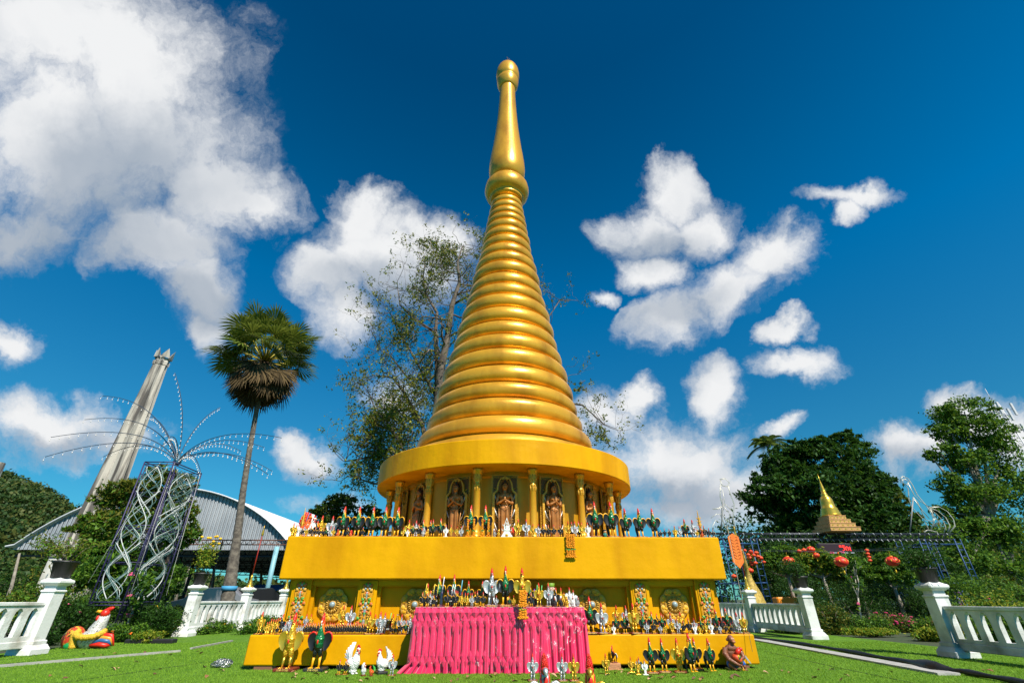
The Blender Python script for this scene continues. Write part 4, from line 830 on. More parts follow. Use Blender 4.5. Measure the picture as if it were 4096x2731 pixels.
# small dolls
def doll(X, Y, z, h, label, coat, hat, capm):
    r = T('doll_figurine', label, 'figurine', (X, Y, z)); r.scale = (h, h, h)
    b = MB(); b.tube([(0, 0, 0), (0, 0, .25), (0, 0, .50), (0, 0, .62)], [.20, .21, .18, .10], 14, flat=.75)
    for s in (-1, 1): b.tube([(s*.14, 0, .55), (s*.22, -.05, .38), (s*.12, -.14, .30)], [.06, .055, .045], 8)
    link('body', b.mesh('body', coat), r); f = MB(); f.ell((0, -.01, .76), (.17, .15, .16), 0, 16, 10); f.ell((.17, 0, .75), (.03, .03, .045), 0, 8, 6); f.ell((-.17, 0, .75), (.03, .03, .045), 0, 8, 6); f.ell((0, -.16, .74), (.02, .02, .02), 0, 6, 5)
    link('head', f.mesh('head', mat('doll_skin', (.75, .45, .32), .4)), r); e = MB()
    for s in (-1, 1): e.ell((s*.06, -.148, .78), (.02, .01, .016), 0, 8, 6)
    e.tube([(-.04, -.155, .69), (0, -.162, .68), (.04, -.155, .69)], .006, 4); link('eye', e.mesh('eye', BLACK), r)
    if hat: k = MB(); k.lathe([(.175, .84), (.185, .87), (.17, .90), (.20, .98), (.15, 1.0), (.001, 1.0)], 18); link('cap', k.mesh('cap', capm), r)
x, y = T2(1440, 550); zt = float(P(x, y, 8.07)[2]); doll(float(P(x, 2380, 8.07)[0]), 8.07, TZ+.004, zt-TZ, 'doll in dark coat and green peaked cap behind a silver rooster', BLACK, True, mat('cap_green', (.16, .30, .02), .5))
x, y = U3(2195, 665); zt = float(P(x, y, 8.46)[2]); doll(float(P(x, 2130, 8.46)[0]), 8.46, 1.825, zt-1.825, 'tiny pink-faced doll in teal coat between two tall green roosters', mat('teal', (.01, .16, .13), .4), True, BLACK)
# marigold garlands
MG = mat('marigold', (.92, .38, .002), .75, 0, (.80, .22, .0), 60, .9, 90); MGL = mat('garland_ribbon', (.05, .25, .03), .6)
def garland(X, Y, z1, z0, r, label, strands=2, dx=.05, tail=True, flat=1.0, cross=False, name='marigold_garland'):
    root = T(name, label, 'garland', (X, Y, z1)); n = 0
    for s in range(strands):
        xx = X+(s-(strands-1)/2)*dx; m = MB(); z = z1
        while z > z0:
            if not (abs(z-(z0+(z1-z0)*.30)) < r*.6):
                k = 7
                for j in range(k): a = 2*math.pi*j/k+z*40; m.ell((xx+r*random.uniform(.35, .75)*math.cos(a), Y+r*.45*math.sin(a), z+random.uniform(-.35, .35)*r), (r*random.uniform(.35, .6), r*.5, r*random.uniform(.35, .6)), 0, 7, 5)
            z -= r*1.0; n += 1
        for q in range(3):
            c = (xx+(q-1)*r*1.1, Y-.004, z0-r*(.6+.4*(q == 1)))
            for j in range(5): a = 2*math.pi*j/5; m.ell((c[0]+r*.4*math.cos(a), c[1]+r*.3*math.sin(a), c[2]+random.uniform(-.3, .3)*r), (r*.5,)*3, 0, 7, 5)
        m.build('strand', MG, root)
        g = MB(); g.tube([(xx, Y, z1+.0), (xx, Y, z0-r)], .004, 5); 
        for q in range(4): g.ell((xx+random.uniform(-1, 1)*r, Y-r*.6, z0+(z1-z0)*.28+random.uniform(-1, 1)*r*.4), (.008, .006, .012), 0, 5, 4)
        g.build('ribbon', MGL, root)
    return root
a, b = P(2270, 2138, 8.30), P(2270, 2222, 8.30); g = garland(float(P(2282, 2180, 8.30)[0]), 8.30, 1.855, float(b[2]), .020, 'bundle of marigold garlands draped over the edge of the upper slab', 4, .038)
for i, (gx, w) in enumerate(((1690, 'left'), (1995, 'right'))):
    X = float(P(*U2(gx, 640), 8.50)[0]); garland(X, 8.47, float(P(*U2(gx, 455), 8.47)[2]), 1.825+.035, .020, f'marigold garlands on the {w} one of two garlanded green roosters', 2, .105)
X = float(P(2088, 2380, 7.90)[0]); z1 = float(P(*T2(650, 770), 7.86)[2]); z0 = float(P(2088, 2470, 7.76)[2])
garland(X, 7.66, z1, z0+.02, .024, 'marigold garland round the tall golden rooster hanging down the pink cloth', 3, .036)
# bottles and glasses of red drink
GLASS = bpy.data.materials.new('clear_glass'); GLASS.use_nodes = True
def clearmat(M, col, a, rough=.06, bump=None, const=None):
    nt = M.node_tree; N = nt.nodes; L = nt.links; N.clear(); o = N.new('ShaderNodeOutputMaterial'); t = N.new('ShaderNodeBsdfTransparent'); t.inputs[0].default_value = (*col, 1)
    g = N.new('ShaderNodeBsdfGlossy'); g.inputs['Roughness'].default_value = rough; f = N.new('ShaderNodeFresnel'); f.inputs[0].default_value = 1.45; ad = N.new('ShaderNodeMath'); ad.operation = 'ADD'; ad.inputs[1].default_value = a; L.new(f.outputs[0], ad.inputs[0])
    m = N.new('ShaderNodeMixShader'); L.new(ad.outputs[0], m.inputs[0]); L.new(t.outputs[0], m.inputs[1]); L.new(g.outputs[0], m.inputs[2]); L.new(m.outputs[0], o.inputs[0])
    if const is not None: m.inputs[0].default_value = const; [nt.links.remove(l) for l in list(m.inputs[0].links)]
    if bump:
        tc = N.new('ShaderNodeTexCoord'); mp = N.new('ShaderNodeMapping'); mp.inputs['Rotation'].default_value = (0, .7, 0); mp.inputs['Scale'].default_value = (9, 1, 2); L.new(tc.outputs['Object'], mp.inputs[0])
        nz = N.new('ShaderNodeTexNoise'); nz.inputs['Scale'].default_value = 1.6; nz.inputs['Detail'].default_value = 5; nz.inputs['Distortion'].default_value = 1.2; L.new(mp.outputs[0], nz.inputs[0]); bp = N.new('ShaderNodeBump'); bp.inputs['Strength'].default_value = bump; bp.inputs['Distance'].default_value = .08; L.new(nz.outputs[0], bp.inputs['Height'])
        L.new(bp.outputs[0], g.inputs['Normal']); L.new(bp.outputs[0], f.inputs['Normal'])
clearmat(GLASS, (.93, .95, .95), .06)
DRINK = mat('red_drink', (.22, .002, .012), .12, spec=.8); LAV = mat('lavender_drink', (.40, .12, .30), .3)
def bottle(X, Y, z, h, label, liquid, straw, fill=.62, r=.026, tilt=.05, word=False, glass=False):
    root = T('drink_glass' if glass else 'drink_bottle', label, 'glass' if glass else 'bottle', (X, Y, z)); H_ = h
    pr = [(.001, 0), (r, .0), (r, H_)] if glass else [(.001, 0), (r, .002), (r*1.02, H_*.15), (r*.94, H_*.4), (r, H_*.58), (r*.8, H_*.68), (r*.42, H_*.84), (r*.38, H_*.96), (r*.46, H_*.965), (r*.46, H_)]
    m = MB(); m.loft([[(X+q*math.cos(2*math.pi*j/16), Y+q*math.sin(2*math.pi*j/16), z+zz) for j in range(16)] for q, zz in pr], 0, True, cap=False); m.build('glass' if glass else 'bottle_body', GLASS, root)
    if liquid:
        hh = [(q*.9, min(zz, H_*fill)) for q, zz in pr if zz <= H_*fill]+[(r*.86, H_*fill), (.001, H_*fill)]; m = MB(); m.lathe([(a, b+.002) for a, b in hh], 14, (X, Y, z)); m.build('drink', liquid, root)
    if straw: m = MB(); m.tube([(X, Y, z+H_*.3), (X+tilt*.6, Y, z+H_*1.0), (X+tilt, Y, z+H_*1.35)], .0055, 6); m.build('straw', straw, root)
    if word:
        me = textmesh('est', .036, WHITE, .0008); q = link('lettering', me, root); q.location = (0, -r-.001, H_*.36)
SY, SWH, SBL, SPU, SGR = mat('straw_yellow', (.85, .65, .05), .4), mat('straw_white', (.85, .8, .85), .4), mat('straw_blue', (.15, .5, .65), .4), mat('straw_purple', (.15, .03, .45), .4), mat('straw_green', (.1, .6, .15), .4)
for cv, x, yt, Y, liq, st, w, lab in ((T1, 250, 720, 7.96, DRINK, SY, False, 'red drink bottle with yellow straw at the left end of the table'), (T1, 468, 730, 7.95, DRINK, SY, True, 'red drink bottle with yellow straw, second from left on table'), (T1, 572, 730, 7.94, DRINK, SY, True, 'red drink bottle with slanting yellow straw beside a clear bottle'),
      (T1, 712, 590, 7.86, LAV, SWH, False, 'clear bottle of pale lavender drink at the table edge'), (T1, 965, 740, 7.96, DRINK, SWH, True, 'red drink bottle with white straw below a tall green rooster'), (T1, 1025, 740, 7.98, DRINK, SWH, False, 'red drink bottle just right of another with white straw'),
      (T1, 1212, 655, 7.97, DRINK, SBL, True, 'tall clear-necked bottle of red drink with blue straw'), (T2, 960, 830, 7.93, DRINK, SPU, False, 'bottle with a long slanting purple straw beside black roosters'), (T2, 1035, 750, 8.0, DRINK, SGR, False, 'bottle of red drink with green straw behind golden rooster'), (T2, 1160, 760, 8.0, DRINK, SGR, False, 'bottle with pale green straw behind golden rooster\'s shoulder')):
    px, pt = cv(x, yt); X = float(P(px, (pt+2427)/2, Y)[0]); h = float(P(px, pt, Y)[2])-TZ; bottle(X, Y, TZ+.004, h, lab, liq, st, word=w, r=.024, tilt=.025)
for x, yt, liq, st, w, lab in ((1530, 470, DRINK, SGR, True, 'tall glass of red drink with green straw on the lower ledge'), (1750, 350, None, None, False, 'empty clear plastic bottle on the lower ledge')):
    px, pt = L2(x, yt); X = float(P(px, (pt+2537)/2, 8.24)[0]); h = float(P(px, pt, 8.24)[2])-.44; bottle(X, 8.24, .44, h, lab, liq, st, .85, .042 if w else .036, .02, w, w)
px, pt = U4(1003, 550); bottle(float(P(px, 2130, 8.6)[0]), 8.60, 1.825, float(P(px, pt, 8.6)[2])-1.825, 'clear water bottle with blue label behind a tall green rooster', mat('water_blue', (.05, .35, .6), .2), None, .7, .033)
m = MB(); px, pt = L2(1765, 590); q = P(px, 2510, 8.205); m.lathe([(.001, 0), (.022, 0), (.022, .05), (.001, .05)], 12, (q[0], 8.205, .50)); 
# ornate gilded finials behind the ledge ends
for cv, x, yt, lab, Y in ((U1, 318, 150, 'gilded spired finial at the left end of the upper ledge', 8.75), (U4, 1840, 240, 'gilded spired finial at the right end of the upper ledge', 8.75)):
    px, pt = cv(x, yt); X = float(P(px, (pt+2147)/2, Y)[0]); h = float(P(px, pt, Y)[2])-1.825; r = T('gilded_finial', lab, 'ornament', (X, Y, 1.825))
    m = MB(); m.lathe([(.03, 0), (.05, .01), (.03, .05), (.018, .10), (.03, .14), (.018, .18), (.016, h*.40), (.03, h*.43), (.016, h*.47), (.030, h*.55), (.014, h*.62), (.022, h*.68), (.010, h*.76), (.007, h*.9), (.001, h)], 12, (X, Y, 1.825)); m.build('spire', GOLDO, r)
    m = MB()
    for k in (.48, .60, .70):
        for s in (-1, 1): m.tube([(X+s*.01, Y, 1.825+h*k), (X+s*.035, Y, 1.825+h*(k+.01)), (X+s*.04, Y, 1.825+h*(k+.05))], [.01, .008, .002], 5)
    m.build('flame_tip', GOLDO, r); m = MB(); m.lathe([(.02, h*.25), (.021, h*.36)], 10, (X, Y, 1.825)); m.build('red_collar', RED, r)
# ------------------------------------------------------------------ pink skirt and clear plastic
def skirt():
    PK = bpy.data.materials.new('pink_satin'); PK.use_nodes = True; b = PK.node_tree.nodes['Principled BSDF']; b.inputs['Base Color'].default_value = (.76, .016, .10, 1); b.inputs['Roughness'].default_value = .42
    b.inputs['Sheen Weight'].default_value = .8; b.inputs['Sheen Tint'].default_value = (1, .4, .6, 1); b.inputs['Specular IOR Level'].default_value = .4
    # front and both sides as one draped sheet of deep pleats
    NP = 24; per = NP*16; nz = 44; W_ = TX1-TX0; side = .42; tot = W_+2*side; nu = int(per*tot/W_); V = np.zeros((nu+1, nz+1, 3)); off = [random.uniform(-.12, .12) for _ in range(60)]; am = [random.uniform(.75, 1.25) for _ in range(60)]
    for i in range(nu+1):
        s = i/nu*tot-side; ph = s/W_*NP+12+.35*math.sin(s*5.1)+.25*math.sin(s*11.3+1)*(1 if s > W_*.45 else .2); k0 = int(ph) % 60
        for j in range(nz+1):
            t = j/nz; z = (TZ+.006)*(1-t)+.014*t; amp = (.006+.024*min(1, t*4))*am[k0]
            wob = off[k0]*math.sin(t*3+k0)*(1.2 if s > W_*.5 else .5)
            q = (ph+.5+wob) % 1; w_ = abs(2*q-1); d = amp*1.5*(1-.15*w_ if w_ < .5 else max(0, .925-((w_-.5)/.22)))+.05*t+.012*math.sin(ph*.9+2*t)*t+.010*math.sin(t*2.2+k0*1.7)*t
            if s < 0: V[i, j] = (TX0-d*.5, TY0-s, z)
            elif s > W_: V[i, j] = (TX1+d*.5, TY0+(s-W_), z)
            else: V[i, j] = (TX0+s, TY0-d, z)
            if -.08 < s < .08: V[i, j, 0] -= .02*t*(1-abs(s)/.08)
            if abs(s-W_) < .08: V[i, j, 0] += .015*t*(1-abs(s-W_)/.08)
            if s < .30 and t > .72: V[i, j, 0] -= max(0, t-.86)*.9*(1-max(s, 0)/.30)
    F = []
    for i in range(nu):
        for j in range(nz): a = i*(nz+1)+j; F.append((a, a+1, a+nz+2, a+nz+1))
    me = npmesh('pleated_cloth', V.reshape(-1, 3), F, PK, smooth=False)
    o = link('tablecloth', me); so_ = o.modifiers.new('s', 'SOLIDIFY'); so_.thickness = .003
    tag(o, 'bright pink pleated skirt cloth with smocked diamonds round the altar table', 'tablecloth')
    m = MB(); m.rbox(((TX0+TX1)/2, (TY0+TY1)/2, TZ+.0015), (TX1-TX0+.02, TY1-TY0+.02, .005), .002); m.build('cloth_top', mat('pale_pink', (.75, .42, .45), .6), o)
    # smocked bands: rows of folded diamonds pinched together at their corners
    m = MB(); H_ = TZ; dx = W_/NP
    def dia(x, zt, zm, zb_, w, y, b):
        A = [(x, y, zt), (x+w, y+.006, zm), (x, y, zb_), (x-w, y+.006, zm)]; c = (x, y-b, zm); m.add(A+[c], [(0, 4, 1), (1, 4, 2), (2, 4, 3), (3, 4, 0)], 0, False)
    for i in range(NP+1):
        x = TX0+dx*i
        if i < NP: dia(x+dx*.5, H_*1.0, H_*.92, H_*.80, dx*.52, TY0-.040, .030)
        dia(x, H_*.885, H_*.79, H_*.70, dx*.40, TY0-.048, .020)
        if i < NP: dia(x+dx*.5, H_*.80, H_*.71, H_*.60, dx*.32, TY0-.052, .018)
        if i < NP*.62:
            dia(x, H_*.36, H_*.27, H_*.18, dx*.34, TY0-.088, .012); dia(x+dx*.5, H_*.27, H_*.19, H_*.10, dx*.34, TY0-.092, .012)
    m.build('smocked_band', PK, o)
    # clear plastic film
    PL = bpy.data.materials.new('clear_film'); PL.use_nodes = True; clearmat(PL, (.99, .975, .98), 0, .26, .7, .06)
    n1, n2 = 110, 46; V = np.zeros((n1+1, n2+1, 3)); x0, x1 = float(P(1652, 2560, 7.70)[0]), float(P(2340, 2560, 7.70)[0])
    def zb(u):  # lower edge height along the front
        return np.interp(u, [0, .1, .45, .62, .75, .9, 1.0], [.16, .12, .06, .10, .16, .30, .42])
    for i in range(n1+1):
        u = i/n1; x = x0+(x1-x0)*u
        for j in range(n2+1):
            t = j/n2; z = (TZ+.010)*(1-t)+zb(u)*t; cr = max(0, (u-.62)/.38)
            y = TY0-.105-.055*t-.012*math.sin(u*9+t*2)*t-cr*.035*abs(math.sin(u*38-t*9))*(.3+t)-cr*.02*math.sin(u*70+t*14)*t
            V[i, j] = (x-(.05*t*(1-u))+.06*cr*t*math.sin(t*5), y, z)
    F = [(i*(n2+1)+j, i*(n2+1)+j+1, (i+1)*(n2+1)+j+1, (i+1)*(n2+1)+j) for i in range(n1) for j in range(n2)]
    tag(link('plastic_film', npmesh('plastic_film', V.reshape(-1, 3), F, PL, smooth=True)), 'wrinkled clear plastic sheet hanging over the pink table skirt', 'plastic sheet')
skirt()
# plastic bag on the lawn
def bag():
    c = G(885, 2672); m = MB(); m.ell((c[0], c[1], .06), (.14, .09, .06), 0, 24, 16); m.ell((c[0]-.10, c[1], .045), (.07, .06, .04), 0, 16, 10)
    m.v = [(x+random.uniform(-.012, .012), y+random.uniform(-.012, .012), max(.014, z+random.uniform(-.012, .012))) for x, y, z in m.v]; m.s = [False]*len(m.s)
    BG = bpy.data.materials.new('bag_film'); BG.use_nodes = True; clearmat(BG, (.80, .83, .85), .32, .35, .8); tag(m.build('plastic_bag', BG), 'crumpled clear plastic bag lying on the lawn left of the pagoda', 'plastic bag')
bag()
# dry leaves
DL = [mat('dry_leaf', (.26, .12, .05), .8), mat('dry_leaf_pale', (.45, .28, .15), .8), mat('dry_leaf_dark', (.13, .055, .03), .8)]
def leaf_mesh(k):
    pts = []; n = 7; L_ = 1.0
    for i in range(n+1): t = i/n; w = .26*math.sin(math.pi*t**.8)+.003; c = .22*math.sin(t*3+k); pts.append(((t-.5)*L_, w, c)); 
    V = [(x, w, .14+z*.5+w*.5*(1+k*.3)) for x, w, z in pts]+[(x, 0, .10+z*.5) for x, w, z in pts]+[(x, -w, .14+z*.5+w*.5) for x, w, z in pts]; m = MB(); N_ = n+1
    for r_ in (0, 1): m.add([V[(r_+q)*N_+i] for q in (0, 1) for i in range(N_)], [(i, i+1, N_+i+1, N_+i) for i in range(n)], 0, True)
    return m
LM = [leaf_mesh(k).mesh('dry_leaf', DL[k]) for k in range(3)]
def litter():
    for i in range(120):
        if i < 70: u = random.uniform(1150, 2700); v = random.choice([random.uniform(2690, 2731), random.uniform(2640, 2731)])
        elif i < 95: u = random.uniform(120, 1150); v = random.uniform(2600, 2725)
        else: u = random.uniform(2600, 4000); v = random.uniform(2680, 2728)
        p = G(u, v)
        if abs(p[0]-CX) < 3.85 and p[1] > 8.1: continue
        if TX0-.2 < p[0] < TX1+.2 and p[1] > 7.6: continue
        o = link('dry_leaf', LM[i % 3]); o.location = (p[0], p[1], .014); s = random.uniform(.05, .10); o.scale = (s, s, s*.9); o.rotation_euler = (random.uniform(-.3, .3), random.uniform(-.3, .3), random.uniform(0, 6.3))
        tag(o, 'curled dry brown leaf lying on the green lawn', 'leaf', 'dry leaves scattered on the lawn')
litter()
# ------------------------------------------------------------------ balustrades
def post_mb(x, y, h, w=.25):
    m = MB()
    m.rbox((x, y, .055), (w*1.75, w*1.75, .11), .015); m.box((x, y, .14), (w*1.6, w*1.6, .06), taper=.82); m.rbox((x, y, .20), (w*1.25, w*1.25, .07), .012)
    m.box((x, y, (.235+h-.22)/2), (w, w, h-.22-.235)); m.rbox((x, y, h-.205), (w*1.15, w*1.15, .04), .01); m.rbox((x, y, h-.15), (w*.95, w*.95, .09), .01); m.box((x, y, h-.095), (w*1.0, w*1.0, .04), taper=1.45); m.rbox((x, y, h-.045), (w*1.55, w*1.55, .07), .02); m.box((x, y, h+.008), (w*1.35, w*1.35, .05), taper=.55)
    return m
def panel_mb(x, y0, y1, z0, z1, th=.08):
    """arched balustrade panel running along y"""
    m = MB(); L_ = y1-y0; n = max(2, int(round(L_/.30))); c = L_/n; w = c*.27; za, zb_ = z0+(z1-z0)*.26, z0+(z1-z0)*.70; ar = w; K_ = 5
    m.rbox((x, (y0+y1)/2, z1-.03), (th*1.5, L_, .06), .01); m.rbox((x, (y0+y1)/2, z0+.06), (th*1.35, L_, .12), .012)
    zt = z1-.062; zl = z0+.122; V = []; F = []
    for i in range(n):
        yc = y0+c*(i+.5); arc = [(yc+w*math.cos(math.pi*k/K_/1), zb_+w*1.5*math.sin(math.pi*k/K_)) for k in range(K_+1)]  # right to left
        a0, a1 = yc-c/2, yc+c/2
        polys = [[(a0, zl), (yc-w, zl), (yc-w, zb_), (a0, zb_)], [(yc+w, zl), (a1, zl), (a1, zb_), (yc+w, zb_)], [(yc-w, zl), (yc+w, zl), (yc+w, za), (yc-w, za)]]
        polys.append([(a0, zb_)]+[p for p in reversed(arc) if p[0] <= yc+1e-6]+[(yc, zt), (a0, zt)]); polys.append([p for p in reversed(arc) if p[0] >= yc-1e-6]+[(a1, zb_), (a1, zt), (yc, zt)])
        top = (yc, zb_+w*1.5)
        polys[3] = [(a0, zb_)]+[p for p in reversed(arc) if p[0] < yc]+[top, (yc, zt), (a0, zt)]; polys[4] = [top]+[p for p in reversed(arc) if p[0] > yc]+[(a1, zb_), (a1, zt), (yc, zt)]
        for pl in polys:
            st = len(V)
            for sx in (-th/2, th/2): V += [(x+sx, a, b) for a, b in pl]
            k = len(pl); F.append(tuple(st+j for j in range(k))); F.append(tuple(st+k+j for j in reversed(range(k))))
        hole = [(yc-w, za), (yc+w, za)]+[(yc+w, zb_)]+arc[1:-1]+[(yc-w, zb_)]; st = len(V)
        for sx in (-th/2, th/2): V += [(x+sx, a, b) for a, b in hole]
        k = len(hole)
        for j in range(k): F.append((st+j, st+k+j, st+k+(j+1) % k, st+(j+1) % k))
    m.add(V, F, 0, False); return m
def balustrade(name, label, x, ys, gaps, h, mt):
    r = T(name, label, 'balustrade', (x, ys[0], 0))
    for y in ys: post_mb(x, y, h).build('post', mt, r)
    for i in range(len(ys)-1):
        if i in gaps: continue
        panel_mb(x, ys[i]+.125, ys[i+1]-.125, .12, .80 if x > 0 else .86).build('railing_panel', mt, r)
balustrade('balustrade', 'white balustrade of arched openings left of the pagoda', -8.80, [5.6, 10.40, 15.2, 18.25, 21.35, 24.5, 27.6], [1], 1.25, WHITEP)
balustrade('balustrade', 'mossy white balustrade of arched openings right of the pagoda', 8.15, [5.0, 9.62, 13.85, 16.95, 20.1, 23.2, 26.3], [1], 1.16, WHITEW)
# ------------------------------------------------------------------ plants
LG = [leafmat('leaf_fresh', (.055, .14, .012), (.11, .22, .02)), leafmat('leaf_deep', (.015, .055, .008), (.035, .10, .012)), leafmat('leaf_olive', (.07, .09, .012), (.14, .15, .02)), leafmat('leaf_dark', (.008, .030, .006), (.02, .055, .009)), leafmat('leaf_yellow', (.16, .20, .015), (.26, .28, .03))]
BARK = mat('bark', (.13, .10, .075), .95, 0, (.07, .055, .045), 12, .6, 30); BARKL = mat('bark_pale', (.30, .27, .22), .95, 0, (.16, .14, .11), 8, .6, 25)
FY = mat('flower_yellow', (.90, .50, .01), .6); FP = mat('flower_pink', (.75, .12, .25), .6); FM = mat('flower_magenta', (.50, .02, .12), .6)
def branches(m, p, d, L_, r, depth, tips, spread=.6, up=.1, kids_=(2, 3), seg=3, wob=.18, shrink=.72):
    pts = [p]; q = Vector(p); dd = Vector(d).normalized(); rr = [r]
    for i in range(seg):
        dd = (dd+Vector((random.gauss(0, wob), random.gauss(0, wob), random.gauss(0, wob)+up*.3))).normalized(); q = q+dd*L_/seg; pts.append(tuple(q)); rr.append(r*(1-(i+1)/seg*(1-shrink)))
    m.tube(pts, rr, 7 if r > .05 else (5 if r > .015 else 3))
    if depth == 0: tips.append((tuple(q), tuple(dd))); return
    if depth <= 2: tips.append((pts[-2], tuple(dd)))
    for i in range(random.randint(*kids_)):
        ax = Vector((random.gauss(0, 1), random.gauss(0, 1), random.gauss(0, 1)+up)).normalized(); nd = (dd*(1-spread*.5)+ax*spread+Vector((0, 0, up))).normalized()
        branches(m, tuple(q), nd, L_*random.uniform(.62, .88), rr[-1]*random.uniform(.6, .85), depth-1, tips, spread, up, kids_, seg, wob, shrink)
def blob_tree(name, label, base, trunk_h, tr, blobs, n, size, mats, cat='tree', cl=40, clr=.16, shell=.5, aspect=.5, mi=None, limbs=True, bark=BARK, group=None, up=.5):
    r = T(name, label, cat, base, group); m = MB(); b = Vector(base)
    m.tube([b, b+Vector((random.uniform(-.03, .03)*trunk_h, 0, trunk_h*.5)), b+Vector((0, 0, trunk_h))], [tr, tr*.8, tr*.65], 10)
    if limbs:
        for c, rr in blobs:
            c = Vector(c); mid = (b+Vector((0, 0, trunk_h)))*.5+c*.5+Vector((random.uniform(-.3, .3), 0, -.2)); m.tube([b+Vector((0, 0, trunk_h*.9)), mid, c], [tr*.5, tr*.3, tr*.1], 6)
    m.build('trunk', bark, r)
    C = blobpts(lobes(blobs), int(n*1.15), shell, cl, clr)-np.array(base, float); k = len(C); mm = rng.integers(0, len(mats), k) if mi is None else mi(C+np.array(base, float), k)
    o = link('crown', leaves(C, size, 'crown', mats, mm, aspect, up), r); return r
def bush(label, c, r, n, size, mats, flowers=None, nf=0, cat='bush', group=None, name='bush'):
    base = (c[0], c[1], 0); root = T(name, label, cat, base, group); m = MB()
    for i in range(7): a = random.uniform(0, 6.3); m.tube([(c[0], c[1], 0), (c[0]+math.cos(a)*r[0]*.3, c[1]+math.sin(a)*r[1]*.3, r[2]*.6), (c[0]+math.cos(a)*r[0]*.6, c[1]+math.sin(a)*r[1]*.6, r[2]*1.2)], [.02, .014, .006], 5)
    m.build('stem', BARK, root)
    bl = [((c[0]+random.uniform(-.5, .5)*r[0], c[1]+random.uniform(-.5, .5)*r[1], c[2]*random.uniform(.7, 1.15)), (r[0]*random.uniform(.45, .75), r[1]*random.uniform(.45, .75), r[2]*random.uniform(.6, 1.0))) for _ in range(6)]
    C = blobpts(bl, n, .4, 25, .18); C[:, 2] = np.abs(C[:, 2]); link('foliage', leaves(C-np.array(base), size, 'foliage', mats, rng.integers(0, len(mats), len(C)), .45, .5), root)
    if flowers:
        q = C[rng.choice(len(C), nf)]; q = q[q[:, 2] > c[2]*.5]; q[:, 1] -= .03; f = MB()
        for p in q:
            for j in range(4): a = random.uniform(0, 6.3); f.ell((p[0]+.022*math.cos(a), p[1]+.022*math.sin(a), p[2]+random.uniform(-.01, .02)), (.026, .026, .016), 0, 6, 4)
        f.build('flower', flowers, root)
    return root
def bv(u, v, Y, r, *a, **k):   # bush whose middle is seen at (u, v) in view units
    p = PV(u, v, Y); return bush(a[0], (float(p[0]), Y, max(.15, float(p[2]))), r, *a[1:], **k)
# left border
bv(385, 1425, 15.6, (.85, .7, .45), 'bush with yellow trumpet flowers beside the left balustrade post', 9000, .075, [LG[0], LG[1]], FY, 46)
bv(330, 1420, 14.6, (.9, .6, .38), 'dense dark green shrub below the scaffold tower', 9000, .06, [LG[1], LG[3]]); bv(290, 1452, 13.2, (.55, .4, .25), 'low bushy shrub with orange flowers left of the yellow-flowered bush', 5000, .055, [LG[1], LG[0]], ORANGE, 5)
bv(225, 1395, 14.8, (.8, .7, .42), 'leafy shrub behind the crouching rooster sculpture', 8000, .07, [LG[0], LG[1]]); bv(150, 1420, 13.6, (.75, .6, .5), 'dark shrub between the first left post and the rooster sculpture', 8000, .065, [LG[1], LG[3]], FP, 8)
bv(95, 1450, 12.6, (.6, .5, .35), 'low dark shrub right behind the first left post', 5000, .055, [LG[3], LG[1]]); bv(60, 1390, 14.2, (1.3, .7, .55), 'broad shrub behind the left balustrade railing', 9000, .08, [LG[0], LG[1], LG[2]])
bv(340, 1470, 12.9, (.4, .25, .12), 'low ground plant in a dark tray by the lawn edge', 2200, .05, [LG[0], LG[4]]); bv(600, 1435, 17.2, (.5, 1.5, .3), 'low hedge seen through the arches of the left balustrade', 6000, .07, [LG[1], LG[0]], FY, 20)
bv(500, 1440, 16.8, (.5, 1.2, .28), 'low shrub with yellow flowers behind the second left railing', 5000, .07, [LG[1], LG[0]], FY, 14)
m = MB(); p = GV(355, 1478); m.rbox((p[0]-.1, p[1], .05), (1.1, .22, .10), .02); tag(m.build('planter_tray', mat('black_plastic', (.015, .015, .016), .5)), 'long black planter tray at the left lawn edge', 'planter')
# right border
for u, v, Y, r, lab, mt, fl, nf in ((1905, 1425, 15.8, (.5, .5, .50), 'tall round shrub right of the second right post', [LG[2], LG[1]], None, 0), (1880, 1400, 17.5, (.7, .6, .6), 'dark shrub behind the second right post', [LG[3], LG[1]], None, 0), (1985, 1440, 16.0, (.8, .5, .30), 'mounded green shrub in the middle of the right border', [LG[1], LG[0]], None, 0),
      (2055, 1435, 16.8, (.9, .6, .38), 'bougainvillea bush with magenta flowers in the right border', [LG[1], LG[2]], FM, 260), (2150, 1450, 14.6, (.75, .5, .36), 'shrub with small red flowers left of the near right post', [LG[0], LG[1]], FM, 30), (2170, 1480, 13.2, (.55, .4, .2), 'low yellow-green shrub at the foot of the near right post', [LG[0], LG[4]], None, 0),
      (2260, 1400, 12.8, (1.3, .8, .55), 'leafy shrub behind the right balustrade railing', [LG[0], LG[4], LG[1]], FM, 10), (2330, 1440, 11.5, (.8, .5, .4), 'green shrub seen through the near right arches', [LG[1], LG[0]], None, 0), (1800, 1425, 16.6, (.5, 1.0, .3), 'low hedge behind the far right railing', [LG[1], LG[3]], FY, 6),
      (2010, 1470, 14.6, (.7, .2, .1), 'clipped yellow-green border hedge along the path', [LG[4], LG[0]], None, 0), (2240, 1352, 16.0, (1.4, .8, .42), 'vine-like bush with fresh leaves beyond the right railing', [LG[0], LG[1]], None, 0),
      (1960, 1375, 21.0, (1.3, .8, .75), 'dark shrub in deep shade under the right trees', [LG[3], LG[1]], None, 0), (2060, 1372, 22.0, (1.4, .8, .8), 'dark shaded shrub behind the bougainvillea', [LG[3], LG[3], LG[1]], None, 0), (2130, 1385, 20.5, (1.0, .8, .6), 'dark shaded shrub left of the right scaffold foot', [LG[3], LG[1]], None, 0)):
    bv(u, v, Y, r, lab, 6500, .07, mt, fl, nf)
